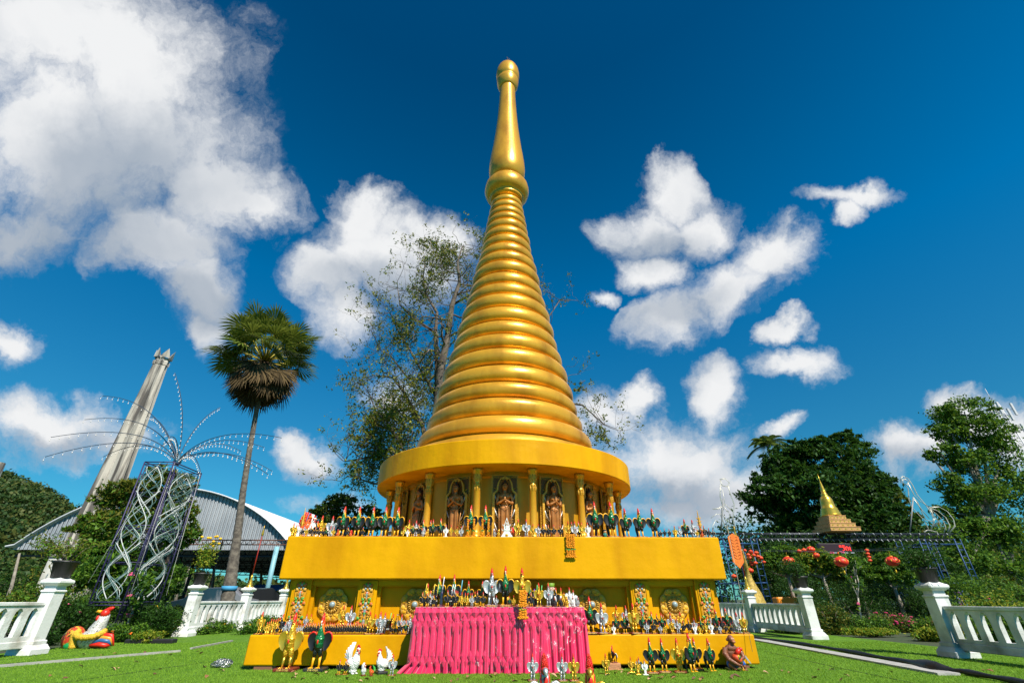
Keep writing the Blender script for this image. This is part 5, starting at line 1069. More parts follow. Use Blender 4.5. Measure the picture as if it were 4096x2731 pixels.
m = MB(); a, b = GV(2100, 1452), GV(2080, 1500); m.box((9.9, 18.5, .012), (7, .9, .022)); struct(m.build('path', CONC))
# potted plants on posts
def potted(x, y, z, r, h, ph, label, mats, flowers=None, tall=False, spread=.4):
    root = T('potted_plant', label, 'potted plant', (x, y, z)); m = MB(); m.lathe([(r*.72, 0), (r*.95, h*.85), (r*1.05, h*.86), (r*1.05, h), (r*.9, h), (r*.88, h*.8), (.001, h*.8)], 20, (x, y, z)); m.build('pot', MATS['black_plastic'], root)
    m = MB(); pts = []
    for i in range(7 if not tall else 3):
        a = random.uniform(0, 6.3); d = spread*random.uniform(.4, 1)*(.35 if tall else 1); e = (x+math.cos(a)*d, y+math.sin(a)*d, z+h+ph*random.uniform(.6, 1)); m.tube([(x, y, z+h*.8), ((x+e[0])/2, (y+e[1])/2, z+h+ph*.5), e], [.012, .009, .004], 5); pts.append(e)
        for t in (.4, .6, .8): pts.append(tuple(np.array((x, y, z+h))*(1-t)+np.array(e)*t))
    m.build('stem', BARK, root); C = np.array(pts)[rng.integers(0, len(pts), 900)]+rng.normal(size=(900, 3))*[.10, .10, .08]
    link('foliage', leaves(C-np.array((x, y, z)), .075, 'foliage', mats, rng.integers(0, len(mats), len(C)), .4, .3), root)
    if flowers:
        f = MB()
        for i in range(11): p = pts[i % len(pts)]; q = (p[0]+random.uniform(-.22, .22), p[1]+random.uniform(-.1, .1), z+h+ph*random.uniform(.75, 1.05)); f.ell(q, (.045, .045, .035), 0, 8, 6)
        f.build('flower', flowers, root)
potted(-8.80, 10.40, 1.28, .21, .30, .50, 'spreading plant in black pot on the near left post', [LG[2], LG[0]], None, False, .75); potted(-8.80, 15.2, 1.28, .20, .30, .95, 'marigold plant in black pot on the second left post', [LG[0], LG[4]], FY, True, .45)
potted(8.15, 9.62, 1.19, .19, .24, .34, 'dark spreading bonsai in black pot on the near right post', [LG[3], LG[1]], None, False, .42); potted(8.15, 13.85, 1.19, .20, .26, .35, 'low dark plant in black pot on the second right post', [LG[3], LG[1]], None, False, .45)
# spear poles and banner
def spear(x, y, z, top, label, banner=False):
    r = T('spear_pole', label, 'pole', (x, y, z)); m = MB(); m.lathe([(.13, 0), (.12, .03), (.07, .07), (.085, .11), (.05, .15), (.06, .20), (.03, .26), (.045, .32), (.02, .40)], 14, (x, y, z)); m.build('gold_base', GOLDS, r)
    m = MB(); m.tube([(x, y, z+.36), (x, y, top-.38)], [.022, .016], 8); m.build('shaft', mat('red_shaft', (.30, .02, .01), .4), r)
    m = MB(); m.lathe([(.02, 0), (.035, .03), (.045, .08), (.03, .13), (.035, .16), (.012, .22), (.02, .26), (.004, .38)], 10, (x, y, top-.38)); m.build('gold_tip', GOLDS, r)
spear(-8.80, 18.25, 1.27, float(PV(609, 1205, 18.25)[2]), 'red spear pole with gold tip on the third left post'); spear(-8.80, 21.35, 1.27, 2.6, 'short red spear pole with gold base on the fourth left post')
spear(8.15, 16.95, 1.18, float(PV(1694, 1207, 16.95)[2]), 'red pole with gold tip carrying the orange banner on right post')
def banner():
    a, b = PV(1690, 1230, 16.9), PV(1712, 1305, 16.9); x = 8.02; z1, z0 = float(a[2]), float(b[2]); m = MB(); w = .19
    m.prism([(-w, z1-.03), (0, z1+.08), (w, z1-.03), (w, z0+.2), (0, z0), (-w, z0+.2)], .012, (x, 16.9, 0), 'y'); 
    o = m.build('banner', mat('orange_cloth', (.80, .22, .02), .7, 0, (.70, .14, .01), 25)); tag(o, 'orange banner with curling pattern hanging from a red pole', 'banner')
    g = MB()
    for i in range(7):
        z = z0+.28+i*(z1-z0-.35)/7
        for s in (-1, 1): g.tube([(x+s*.02, 16.89, z), (x+s*.10, 16.89, z+.05), (x+s*.13, 16.89, z+.12), (x+s*.07, 16.89, z+.13)], .006, 4)
    g.build('pattern', mat('banner_dark', (.40, .06, .01), .8), o)
banner()
m = MB(); p = PV(1712, 1340, 21); m.lathe([(.55, 0), (.50, .5), (.35, 1.1), (.15, 1.6), (.05, 2.0), (.09, 2.05), (.02, 2.6), (.001, 2.9)], 24, (float(p[0])+.2, 21, 0)); r = m.build('gilded_cone', mat('cone_gold', (.50, .36, .07), .6, .2, (.30, .20, .03), 12, .9, 30)); tag(r, 'tall golden cone-shaped offering beyond the right balustrade', 'ornament')
# ------------------------------------------------------------------ crouching rooster sculpture (left border)
def sculpture():
    c = GV(178, 1492); X, Y = float(c[0]), float(c[1])+.25; top = float(PV(180, 1392, Y)[2]); s = top
    r = T('rooster_sculpture', 'large silver-necked rooster sculpture with yellow rope collar in the left border', 'statue', (X, Y, 0))
    m = MB(); m.tube([(X+.03, Y, .22*s), (X+.05, Y, .45*s), (X+.09, Y, .64*s), (X+.12, Y, .82*s)], [.24*s, .20*s, .145*s, .11*s], 14); m.ell((X+.02, Y-.04, .17), (.24, .18, .18), 0, 16, 10); m.build('neck', mat('silver_tile', (.60, .60, .56), .35, .2, (.14, .14, .12), 30, .8, 40, thr=(.55, .65)), r)
    m = MB(); m.ell((X+.12, Y-.03, .83*s), (.11*s, .11*s, .11*s)); m.ell((X+.15, Y, .93*s), (.14*s, .04, .055*s), 0, 10, 8, Matrix.Rotation(-.35, 3, 'Y')); m.ell((X+.03, Y-.08, .72*s), (.04*s, .03, .07*s)); m.build('comb', RED, r)
    m = MB(); m.tube([(X+.06, Y-.08, .87*s), (X-.00, Y-.10, .89*s), (X-.04, Y-.10, .86*s)], [.045*s, .03*s, .004], 8); m.build('beak', YEL, r)
    m = MB(); RY = mat('rope_yellow', (.80, .50, .03), .6, 0, (.6, .35, .02), 40, .9, 60)
    for i in range(24):
        t = i/23; a = math.pi*(1.0-t); m.ell((X+.02+.27*math.cos(a), Y-.10-.14*math.sin(a), .40*s-.10*math.sin(a)+.012*random.random()), (.06, .06, .055), 0, 8, 6)
    for i in range(12): m.ell((X-.20-.005*i, Y-.16, .05+.024*i*s), (.08, .06, .055), 0, 8, 6)
    m.build('rope_collar', RY, r)
    m = MB(); m.ell((X-.36, Y-.02, .19), (.20, .18, .22), 0, 18, 12); m.build('wing', mat('rooster_tile_red', (.55, .05, .02), .4, 0, (.65, .35, .03), 16, .6, 20, thr=(.52, .56)), r)
    m = MB(); m.ell((X-.30, Y-.15, .06), (.09, .07, .07)); m.build('green_tile', mat('tile_green', (.01, .25, .06), .3), r)
    for i, (col, dz) in enumerate(((RED, .02), (mat('tail_gold', (.6, .3, .03), .4), 0), (mat('tail_blue', (.03, .12, .3), .4), -.02), (RED, -.05))):
        m = MB(); m.tube([(X+.15, Y-.10-.02*i, .12+dz), (X+.32, Y-.1-.02*i, .21+dz*2.4), (X+.46, Y-.08-.02*i, .19+dz*2.4), (X+.56-.02*i, Y-.05, .06)], [.03, .045, .045, .012], 8); m.build('tail', col, r)
sculpture()
# ------------------------------------------------------------------ distant setting
def VB(u, v, Y, ru, rv, ry=None):
    """ellipsoid that covers (ru, rv) view units about (u, v) at distance Y"""
    p = PV(u, v, Y); w = (Y*math.cos(PITCH)+(p[2]-CAMH)*math.sin(PITCH)); k = w/1045.3
    return ((float(p[0]), Y, float(p[2])), (ru*k, ry or max(ru, rv)*k*.8, rv*k*1.1))
# forested hill
def hill():
    Yh = 170; R_ = [(-260, 1010), (-120, 1065), (0, 1099), (40, 1103), (80, 1116), (130, 1143), (175, 1175), (260, 1225), (400, 1290), (560, 1345), (760, 1385)]
    top = [PV(u, v, Yh) for u, v in R_]; V = []; n = 10
    for k in range(n+1):
        t = k/n
        for p in top: V.append((p[0]*(1-.35*t), Yh-85*t, max(-1, (p[2]-3)*(math.cos(t*math.pi/2)**1.1)+random.uniform(-1, 1)*(0 if k in (0, n) else 1))))
    F = []; c = len(top)
    for k in range(n):
        for j in range(c-1): a = k*c+j; F.append((a, a+1, a+c+1, a+c))
    me = npmesh('hill', V, F, mat('hill_green', (.015, .04, .008), .9), smooth=True); struct(link('hill', me))
    # forest on it
    A = np.array(V).reshape(n+1, c, 3); N_ = 3600; i = rng.uniform(0, n-.01, N_); j = rng.uniform(0, c-1.01, N_); i0, j0 = i.astype(int), j.astype(int); fi, fj = (i-i0)[:, None], (j-j0)[:, None]
    P_ = (A[i0, j0]*(1-fi)*(1-fj)+A[i0+1, j0]*fi*(1-fj)+A[i0, j0+1]*(1-fi)*fj+A[i0+1, j0+1]*fi*fj)
    r_ = rng.uniform(2.0, 4.2, N_); d = unit(rng.normal(size=(N_, 46, 3))); d[..., 2] = np.abs(d[..., 2]); C = (P_[:, None, :]+d*r_[:, None, None]*rng.uniform(.75, 1.05, (N_, 46, 1))).reshape(-1, 3)
    col = np.repeat(rng.integers(0, 3, N_), 46)
    o = link('forest', leaves(C, .85, 'forest', [leafmat('far_dark', (.012, .036, .010), (.025, .06, .014), .2), leafmat('far_mid', (.022, .055, .012), (.045, .085, .02), .2), leafmat('far_olive', (.045, .065, .014), (.07, .085, .02), .2)], col, .8, .5)); tag(o, 'dense mixed forest covering the hill at far left', 'forest', kind='stuff')
hill()
# arched market hall
def hall():
    Yg = 35.0; zb_ = float(P(600, 2198, Yg)[2]); a, b, c = P(49, 2200, Yg), P(867, 1978, Yg), P(1152, 2166, Yg)
    A = np.array([[2*a[0], 2*a[2], 1], [2*b[0], 2*b[2], 1], [2*c[0], 2*c[2], 1]]); y = np.array([a[0]**2+a[2]**2, b[0]**2+b[2]**2, c[0]**2+c[2]**2]); cx, cz, k = np.linalg.solve(A, y); R = math.sqrt(k+cx*cx+cz*cz)
    root = T('market_hall', 'large open hall with arched corrugated metal roof and grey gable', 'building', (float(cx), Yg, 0))
    x0, x1 = float(a[0])-.1, float(c[0])+.9; n = 72; M_ = mat('zinc_sheet', (.36, .39, .42), .5, .1, (.27, .30, .33), .5, .1, 8); M2 = mat('zinc_roof', (.62, .64, .66), .5, .15)
    zf = lambda x: cz+math.sqrt(max(0, R*R-(x-cx)**2))
    m = MB()
    for i in range(n*2):
        xa = x0+(x1-x0)*i/(n*2); xb = x0+(x1-x0)*(i+1)/(n*2); dy = -.05 if i % 2 else 0; dyb = -.05 if (i+1) % 2 else 0
        za, zc = max(zb_+.02, zf(xa)), max(zb_+.02, zf(xb))
        m.add([(xa, Yg+dy, zb_), (xa+.06, Yg+dy-.03, zb_), (xb, Yg+dy, zb_), (xb, Yg+dy, zc), (xa+.06, Yg+dy-.03, za), (xa, Yg+dy, za)], [(0, 1, 4, 5), (1, 2, 3, 4)], 0, False)
        m.add([(xa, Yg+.06, zb_), (xb, Yg+.06, zb_), (xb, Yg+.06, zc), (xa, Yg+.06, za)], [(3, 2, 1, 0)], 0, False)
    m.build('gable', M_, root)
    m = MB(); N2 = 36; ys = [Yg-.35, Yg+50]; V = []
    for yy in ys:
        for i in range(N2+1): xx = x0-.2+(x1-x0+.4)*i/N2; V.append((xx, yy, max(zb_+.1, zf(min(max(xx, x0), x1)))+.12))
    for yy in ys:
        for i in range(N2+1): xx = x0-.2+(x1-x0+.4)*i/N2; V.append((xx, yy, max(zb_+.1, zf(min(max(xx, x0), x1)))+.02))
    q = N2+1; F = []
    for i in range(N2): F += [(i, i+1, q+i+1, q+i), (2*q+i, 3*q+i, 3*q+i+1, 2*q+i+1), (i, 2*q+i, 2*q+i+1, i+1)]
    m.add(V, F, 0, True); m.build('roof', M2, root)
    DK = mat('dark_steel', (.03, .03, .035), .6)
    for i in range(7):
        y = Yg+.5+i*7; m = MB(); m.box(((x0+x1)/2, y, zb_-.35), (x1-x0, .12, .10)); m.box(((x0+x1)/2, y, zb_+.25), (x1-x0, .12, .10))
        for j in range(26): xx = x0+(x1-x0)*j/26; m.tube([(xx, y, zb_-.35), (xx+(x1-x0)/52, y, zb_+.25), (xx+(x1-x0)/26, y, zb_-.35)], .035, 4)
        m.build('roof_truss', DK, root)
    for (u, w, mt) in ((1082, .16, mat('pale_blue_paint', (.22, .45, .52), .5)), (760, .12, DK), (700, .12, DK), (930, .12, DK)):
        p = P(u, 2300, Yg-.2 if mt is not DK else Yg+7); m = MB(); m.tube([(p[0], p[1], 0), (p[0], p[1], zb_+.2)], w, 10); m.build('column', mt, root)
    m = MB(); m.box(((x0+x1)/2, Yg+48, (zb_+1.6)/2+1.2), (x1-x0, .2, zb_-1.0)); m.build('back_wall', mat('interior_shade', (.02, .02, .02), .9), root)  # near-black colour puts the shade of the hall's depth on this sheet
    # rusty lattice beam in front
    Yb = 31; a, b = P(560, 2158, Yb), P(1190, 2156, Yb); dz = float(P(800, 2156, Yb)[2]-P(800, 2174, Yb)[2]); z = float(a[2]); RU = mat('rusty_steel', (.16, .06, .035), .8, 0, (.08, .035, .02), 20)
    m = MB(); X0, X1 = float(a[0])-2.5, float(b[0])+3; m.tube([(X0, Yb, z), (X1, Yb, z)], .035, 5); m.tube([(X0, Yb, z-dz), (X1, Yb, z-dz)], .035, 5)
    k = 40
    for j in range(k): xx = X0+(X1-X0)*j/k; m.tube([(xx, Yb, z-dz), (xx+(X1-X0)/k/2, Yb, z), (xx+(X1-X0)/k, Yb, z-dz)], .02, 4)
    for xx in (X0+.1, (X0+X1)/2, X1-.1): m.tube([(xx, Yb, 0), (xx, Yb, z)], .05, 6)
    tag(m.build('lattice_beam', RU), 'long rusty steel lattice beam on thin posts before the hall', 'beam')
hall()
def obelisk():
    Y = 28.0; tc_, bc = P(641, 1462, Y), P(236, 2185, Y); X = float(tc_[0]); hb = (X-float(bc[0]))*.62; ht = float(P(664, 1462, Y)[0]-P(618, 1462, Y)[0])/2; zb_ = float(bc[2]); zt = float(tc_[2])
    STRETCH['weathered_plaster'] = (1, 1, .09); MT = mat('weathered_plaster', (.46, .43, .37), .9, 0, (.10, .09, .08), 3.2, .4, 8, detail=8, thr=(.44, .58)); root = T('crematorium_chimney', 'tall tapering ribbed concrete chimney, stained, with crown-like top', 'chimney', (X, Y, 0))
    def ring(h, z): return [(X+h*math.cos(a+.25)*(1.0 if k % 2 else .74), Y+h*math.sin(a+.25)*(1.0 if k % 2 else .74), z) for k, a in enumerate(2*math.pi*j/16 for j in range(16))]
    m = MB(); m.loft([ring(hb*1.08, zb_), ring(ht*1.08, zt)], 0, False); m.build('shaft', MT, root)
    m = MB(); m.loft([ring(ht*1.2, zt), ring(ht*1.25, zt+.25), ring(ht*1.05, zt+.35), ring(ht*1.2, zt+.5)], 0, False)
    for k in range(6): a = math.pi*k/3+.3; c, s_ = math.cos(a), math.sin(a); m.add([(X+c*ht*1.2-s_*.28, Y+s_*ht*1.2+c*.28, zt+.5), (X+c*ht*1.2+s_*.28, Y+s_*ht*1.2-c*.28, zt+.5), (X+c*ht*1.5, Y+s_*ht*1.3, zt+1.15), (X+c*ht*.7, Y+s_*ht*.7, zt+.6)], [(0, 1, 2), (0, 2, 3), (1, 3, 2), (0, 3, 1)], 0, False)
    m.build('crown_top', MT, root)
    m = MB(); m.box((X, Y, zb_-.12), (hb*2.5, hb*2.5, .28)); m.box((X, Y, zb_-.42), (hb*2.2, hb*2.2, .32)); m.build('ledge', MT, root)
    m = MB(); m.box((X, Y, (zb_-.58)/2), (hb*2.05, hb*2.05, zb_-.58)); m.build('base', mat('white_wall_stained', (.62, .61, .56), .9, 0, (.32, .31, .27), 1.5, .3, 8), root)
    Y2 = 55; p, q = P(10, 1850, Y2), P(-60, 2100, Y2); m = MB(); m.tube([(p[0]-.2, Y2, 0), (p[0]-.2, Y2, float(p[2]))], [1.6, .45], 8, smooth=False); tag(m.build('distant_chimney', MT), 'slanted top of a second pale chimney at the left edge', 'chimney')
obelisk()
# scaffold tower with white wavy tubes and fountain of light arms
def tower():
    Y = 14.0; tA, tB, tC = [ray(*q) for q in ((581, 1844), (696, 1849), (808, 1887))]; XA, XB = tA[0]/tA[1]*Y, tB[0]/tB[1]*Y; YC = XB/(tC[0]/tC[1]); zt = float(P(640, 1847, Y)[2]); w, dpt = XB-XA, YC-Y
    root = T('scaffold_tower', 'purple-blue scaffold tower filled with white wavy tubes', 'scaffold', (XA, Y, 0)); PU = mat('purple_steel', (.035, .030, .095), .5, .1); WT = mat('white_tube', (.48, .51, .50), .4); TE = mat('teal_rod', (.11, .20, .19), .5)
    cs = [(XA, Y), (XB, Y), (XB, YC), (XA, YC)]; lv = [float(P(425, 2407, Y)[2]), float(P(540, 2100, Y)[2]), zt]
    for x, y in cs: m = MB(); m.tube([(x, y, 0), (x, y, zt)], .019, 8); m.build('upright', PU, root)
    for z in [.25]+lv+[(lv[0]+lv[1])/2, (lv[1]+lv[2])/2]:
        thin = z not in lv; m = MB()
        for i in range(4): a, b = cs[i], cs[(i+1) % 4]; m.tube([(*a, z), (*b, z)], .011 if thin else .017, 6); 
        if not thin:
            for i in range(4): a, b = cs[i], cs[(i+1) % 4]; m.tube([(*a, z-.07), (*b, z-.07)], .014, 5)
        m.build('ledger', PU, root)
    m = MB()
    for i in range(4):   # ladder rungs beside the uprights
        a, b = cs[i], cs[(i+1) % 4]; d = ((b[0]-a[0])*.10, (b[1]-a[1])*.10)
        m.tube([(a[0]+d[0], a[1]+d[1], .2), (a[0]+d[0], a[1]+d[1], zt-.1)], .013, 5)
        for k in range(16): z = .3+k*(zt-.4)/16; m.tube([(*a, z), (a[0]+d[0], a[1]+d[1], z)], .011, 4)
    m.build('ladder', PU, root)
    def wave(p, q, n, off, nm):
        p, q = np.array(p), np.array(q); z0, z1 = lv[0]+.06, zt-.15
        for (ph, rr, mt, amp, fr) in ((0, .013, WT, .36, 1.5), (math.pi, .013, WT, .36, 1.5), (1.2, .008, WT, .34, 2.6), (1.2+math.pi, .008, WT, .34, 2.6), (math.pi/2, .010, TE, .30, 2.2), (-math.pi/2, .010, TE, .30, 2.2), (.6, .009, TE, .38, 3.0), (.6+math.pi, .009, TE, .38, 3.0)):
            pts = []
            for i in range(49): t = i/48; u = .5+amp*math.sin(2*math.pi*fr*t+ph); c = p*(1-u)+q*u; pts.append((c[0]+off[0], c[1]+off[1], z0+(z1-z0)*t))
            m = MB(); m.tube(pts, rr, 6); m.build(nm, mt, root)
        for i in range(5):
            for s in (0, 1): u0, u1 = (.1, .9) if s else (.9, .1); a, b = p*(1-u0)+q*u0, p*(1-u1)+q*u1; z = z0+(z1-z0)*i/5; m = MB(); m.tube([(a[0]+off[0], a[1]+off[1], z), (b[0]+off[0], b[1]+off[1], z+(z1-z0)/5)], .012, 5); m.build(nm, WT if i % 2 else TE, root)
    wave(cs[0], cs[1], 3, (0, -.02), 'wavy_tube'); wave(cs[1], cs[2], 3, (.02, 0), 'wavy_tube'); wave(cs[3], cs[2], 3, (0, .02), 'wavy_tube')
    for (u0, v0, u1, v1) in ((640, 1850, 352, 2330), (800, 1900, 665, 2380), (700, 1850, 520, 2380)):
        a, b = P(u0, v0, Y+.3), P(u1, v1, Y-.6); m = MB(); m.tube([a, (b[0], b[1], max(.02, b[2]))], .005, 4); m.build('guy_wire', mat('pale_wire', (.5, .5, .48), .6), root)
    Yf = (Y+YC)/2; O = P(708, 1848, Yf); lf = T('light_fountain', 'fountain of thin drooping arms hung with small bulbs atop the scaffold tower', 'lamp', O)
    ST = mat('arm_steel', (.03, .05, .08), .5); BU = mat('bulb_white', (.75, .70, .66), .3)
    m = MB(); m.lathe([(.07, -.10), (.12, 0), (.10, .12), (.05, .22), (.02, .26)], 12, tuple(O)); m.build('hub', mat('hub_blue', (.02, .10, .16), .5), lf)
    z = lambda x, y: (x/1.845, 1350+y/1.845)
    ARMS = [((1395, 560), (1290, 260), -.4), ((1190, 520), (755, 430), .2), ((1180, 610), (625, 605), .5), ((1130, 680), (375, 735), -.3), ((1090, 730), (330, 880), -.6), ((1440, 600), (1625, 515), .3), ((1560, 700), (2080, 740), -.4), ((1560, 740), (1950, 810), .2), ((1560, 770), (1780, 840), .7),
            ((1590, 810), (1980, 1010), -.6), ((1640, 830), (2010, 985), .1), ((1430, 820), (1480, 990), -.7), ((1230, 590), (1090, 580), .8), ((1110, 770), (760, 880), .9), ((1290, 740), (1190, 800), .6), ((1330, 760), (1250, 730), -.8)]
    for c, e, dy in ARMS:
        c2, e2 = z(*c), z(*e); pts = []; o2 = (708, 1846)
        cc = (c2[0]*1.0, c2[1]-(40 if abs(e2[0]-708) > 120 else 25))
        if e2[1] < 1700 and abs(e2[0]-708) < 200: cc = (c2[0], c2[1])
        for i in range(21):
            t = i/20; x = (1-t)**2*o2[0]+2*t*(1-t)*cc[0]+t*t*e2[0]; y = (1-t)**2*o2[1]+2*t*(1-t)*cc[1]+t*t*e2[1]; pts.append(tuple(P(x, y, Yf+dy*1.6*t)))
        m = MB(); m.tube(pts, [.012*(1-.6*i/20)+.004 for i in range(21)], 5); arm = m.build('arm', ST, lf); m = MB()
        for i in range(2, 21): p = pts[i]; q = ((p[0]+random.uniform(-.015, .015)), p[1], p[2]-.085); m.tube([p, q], .003, 3); m.tube([pts[i-1], p], .004, 3); m.ell((q[0], q[1], q[2]-.012), (.014, .014, .026), 0, 6, 4)
        m.build('bulb_string', BU, arm)
tower()
# sugar palm
def palm():
    Y = 22.0; tp = [PV(u, v, Y) for u, v in ((523, 1397), (530, 1330), (545, 1230), (558, 1130), (572, 1040), (588, 950), (604, 850))]; rr = [.30, .24, .17, .135, .12, .11, .11]; tp[0][2] = 0
    root = T('sugar_palm', 'tall fan palm with round crown and skirt of dead brown fronds', 'palm tree', tp[0]); m = MB(); sm = []; sr = []
    for i in range(6):
        for t in np.linspace(0, 1, 14, endpoint=False): sm.append(tuple(tp[i]*(1-t)+tp[i+1]*t)); sr.append((rr[i]*(1-t)+rr[i+1]*t)*(1+(.05 if (len(sr) % 2) else -.03)))
    sm.append(tuple(tp[6])); sr.append(.16); m.tube(sm, sr, 14); m.build('trunk', mat('palm_bark', (.17, .15, .12), .95, 0, (.07, .06, .05), 7, .9, 14), root)
    m = MB(); q = tp[0]*.2+tp[1]*.8; m.lathe([(.295, -.08), (.30, .08)], 14, tuple(q)); m.build('cloth_band', mat('band_blue', (.05, .30, .55), .7), root)
    c = PV(611, 822, Y); V = []; F = []; MI = []; PS = MB(); PB = MB(); r0 = np.array(tp[0])
    GN = 84
    for k in range(GN):
        # fibonacci directions; a few extra at the bottom
        zz = 1-2*(k+.5)/GN; 
        if zz > .86: continue
        ph = k*2.39996; d = np.array([math.sqrt(1-zz*zz)*math.cos(ph), math.sqrt(1-zz*zz)*math.sin(ph), zz]); dead = zz < -.38+random.uniform(-.25, .25); L_ = random.uniform(1.0, 2.1) if not dead else random.uniform(.9, 1.8)
        base = c+d*.12-np.array([0, 0, .2]); end = c+d*L_+np.array([0, 0, .25 if not dead else -.35]); (PB if dead else PS).tube([tuple(base), tuple((base+end)/2+np.array([0, 0, .10])), tuple(end)], [.035, .028, .018], 5)
        ax = unit((end-base)[None])[0]; ax2 = ax-np.array([0, 0, .30 if not dead else .75]); ax2 = ax2/np.linalg.norm(ax2)
        s_ = np.cross(ax2, [0, 0, 1.0]); s_ = s_/max(1e-6, np.linalg.norm(s_)); nn = np.cross(s_, ax2); nb = 30
        tw = random.uniform(-.6, .6); s2 = s_*math.cos(tw)+nn*math.sin(tw); n2 = np.cross(s2, ax2)
        for b in range(nb):
            a = (b/(nb-1)-.5)*(4.0 if not dead else 3.2); dd = ax2*math.cos(a)+s2*math.sin(a); LL = (1.22-.28*abs(a)/2)*random.uniform(.9, 1.08)*(1.0 if not dead else .95); per = np.cross(dd, n2)*.050
            fold = n2*(.03 if b % 2 else -.03); m1 = end+dd*LL*.55+fold; tip = end+dd*LL+np.array([0, 0, -.14*LL])+rng.normal(size=3)*.03
            o = len(V); V += [tuple(end-r0), tuple(m1+per-r0), tuple(tip-r0), tuple(m1-per-r0)]; F.append((o, o+1, o+2, o+3)); MI.append(1 if dead else 0)
    PS.build('petiole', mat('petiole_yellow', (.45, .36, .04), .5), root); PB.build('dead_petiole', mat('petiole_brown', (.20, .13, .07), .8), root)
    F = np.array(F); MI = np.array(MI); V = np.array(V)
    link('green_fronds', npmesh('green_fronds', V, F[MI == 0], leafmat('palm_green', (.050, .085, .012), (.12, .17, .03), .25, .4)), root)
    link('dead_fronds', npmesh('dead_fronds', V, F[MI == 1], leafmat('palm_dead', (.022, .016, .008), (.095, .07, .035), .15, .8)), root)
palm()
# thinly leaved tall tree behind the pagoda
def bare_tree():
    Y = 23.0; base = P(1700, 2330, Y); base[2] = 0; root = T('sparse_tree', 'tall half-bare tree with thin foliage rising behind the pagoda', 'tree', base); tips = []; m = MB(); random.seed(21)
    LIMB = [([(1700, 2390), (1720, 2000), (1745, 1700), (1762, 1480), (1790, 1350), (1808, 1220), (1838, 1130), (1830, 1050), (1850, 985)], .34, .03), ([(1745, 1720), (1748, 1500), (1742, 1330), (1748, 1250), (1705, 1180), (1692, 1110), (1700, 1050)], .15, .025),
            ([(1725, 1950), (1690, 1700), (1610, 1560), (1570, 1510), (1490, 1500)], .14, .025), ([(1715, 2060), (1640, 1850), (1560, 1800), (1470, 1830), (1380, 1845)], .13, .025), ([(1762, 1480), (1715, 1525), (1630, 1510), (1560, 1420), (1520, 1400)], .09, .02),
            ([(1808, 1220), (1880, 1180), (1930, 1110), (1950, 1050)], .08, .02), ([(1760, 1500), (1900, 1400), (2050, 1330), (2180, 1290), (2240, 1200)], .12, .02), ([(1745, 1700), (2000, 1650), (2200, 1600), (2330, 1620), (2420, 1700)], .14, .02), ([(1725, 1950), (2000, 1850), (2250, 1790)], .12, .02),
            ([(1690, 1700), (1640, 1640), (1590, 1640), (1520, 1700)], .07, .02), ([(1640, 1850), (1560, 1700), (1500, 1640), (1480, 1580)], .07, .02), ([(1742, 1330), (1650, 1270), (1600, 1220), (1590, 1150)], .08, .02), ([(1750, 1600), (1640, 1400), (1590, 1320), (1560, 1250)], .08, .02), ([(1700, 2000), (1600, 1950), (1480, 1930), (1400, 1900)], .08, .02), ([(1790, 1350), (1900, 1290), (1950, 1240)], .07, .02), ]
    for pts, r0, r1 in LIMB:
        dy = random.uniform(-1.2, 1.2); Q = [P(x, y, Y+dy*(i/len(pts))) for i, (x, y) in enumerate(pts)]; 
        if pts[0][1] > 2300: Q[0][2] = 0
        k = len(Q); R_ = [r0*(1-i/(k-1))+r1*(i/(k-1)) for i in range(k)]; m.tube(Q, R_, 7)
        for i in range(1 if k > 4 else 0, k):
            nb = 3 if i < k-1 else 4
            if pts[0][1] > 2300 and i < 3: continue
            for _ in range(nb):
                a = Q[i] if i == k-1 else Q[i]*(1-(t := random.random()))+Q[i+1]*t; d = Vector((random.gauss(0, 1), random.gauss(0, .8), random.gauss(.35, .7))); branches(m, tuple(a), d, random.uniform(.75, 1.25), max(.018, R_[i]*.35), 3, tips, .75, .12, (2, 3), 3, .25)
    m.build('trunk', mat('bark_grey', (.16, .13, .10), .95, 0, (.07, .055, .045), 3, .4, 12), root)
    allt = np.array([t[0] for t in tips]); tp = allt; sel = rng.random(len(tp)) < .55; tp = tp[sel]; k = 20000; idx = rng.integers(0, len(tp), k); idx = idx[(idx*2654435761 % 97) < 62] ; C = tp[idx]+rng.normal(size=(len(idx), 3))*.10
    # denser foliage on the lower left and right flanks
    ex = blobpts([VB(925, 960, Y, 75, 55), VB(900, 1010, Y, 70, 45), VB(980, 830, Y, 35, 40), VB(1010, 600, Y, 55, 35), VB(980, 660, Y, 45, 30), VB(960, 900, Y, 60, 40), VB(865, 1060, Y, 40, 30), VB(1380, 1000, Y, 25, 25), VB(1330, 890, Y, 15, 15), VB(985, 560, Y, 25, 15), VB(890, 940, Y, 60, 50), VB(930, 760, Y, 30, 60), VB(1030, 580, Y, 40, 30), VB(850, 1020, Y, 50, 35), VB(820, 1090, Y, 50, 30), VB(900, 1050, Y, 60, 45), VB(860, 980, Y, 35, 30)], 17000, .2, 14, .13)
    C = np.concatenate([C, ex]); m = MB()
    for q in ex[rng.choice(len(ex), 1500, replace=False)]:
        d = np.linalg.norm(allt-q, axis=1); j = int(np.argmin(d)); a = allt[j]
        if d[j] > .15: m.tube([tuple(a), tuple((a+q)/2+rng.normal(size=3)*.08), tuple(q)], [.012, .009, .004], 3)
    m.build('twigs', MATS['bark_grey'], root)
    link('crown', leaves(C-base, .16, 'crown', [leafmat('olive_warm', (.08, .10, .012), (.16, .17, .02)), LG[4], LG[1]], rng.choice(3, len(C), p=[.52, .13, .35]), .42, .2), root)
bare_tree()
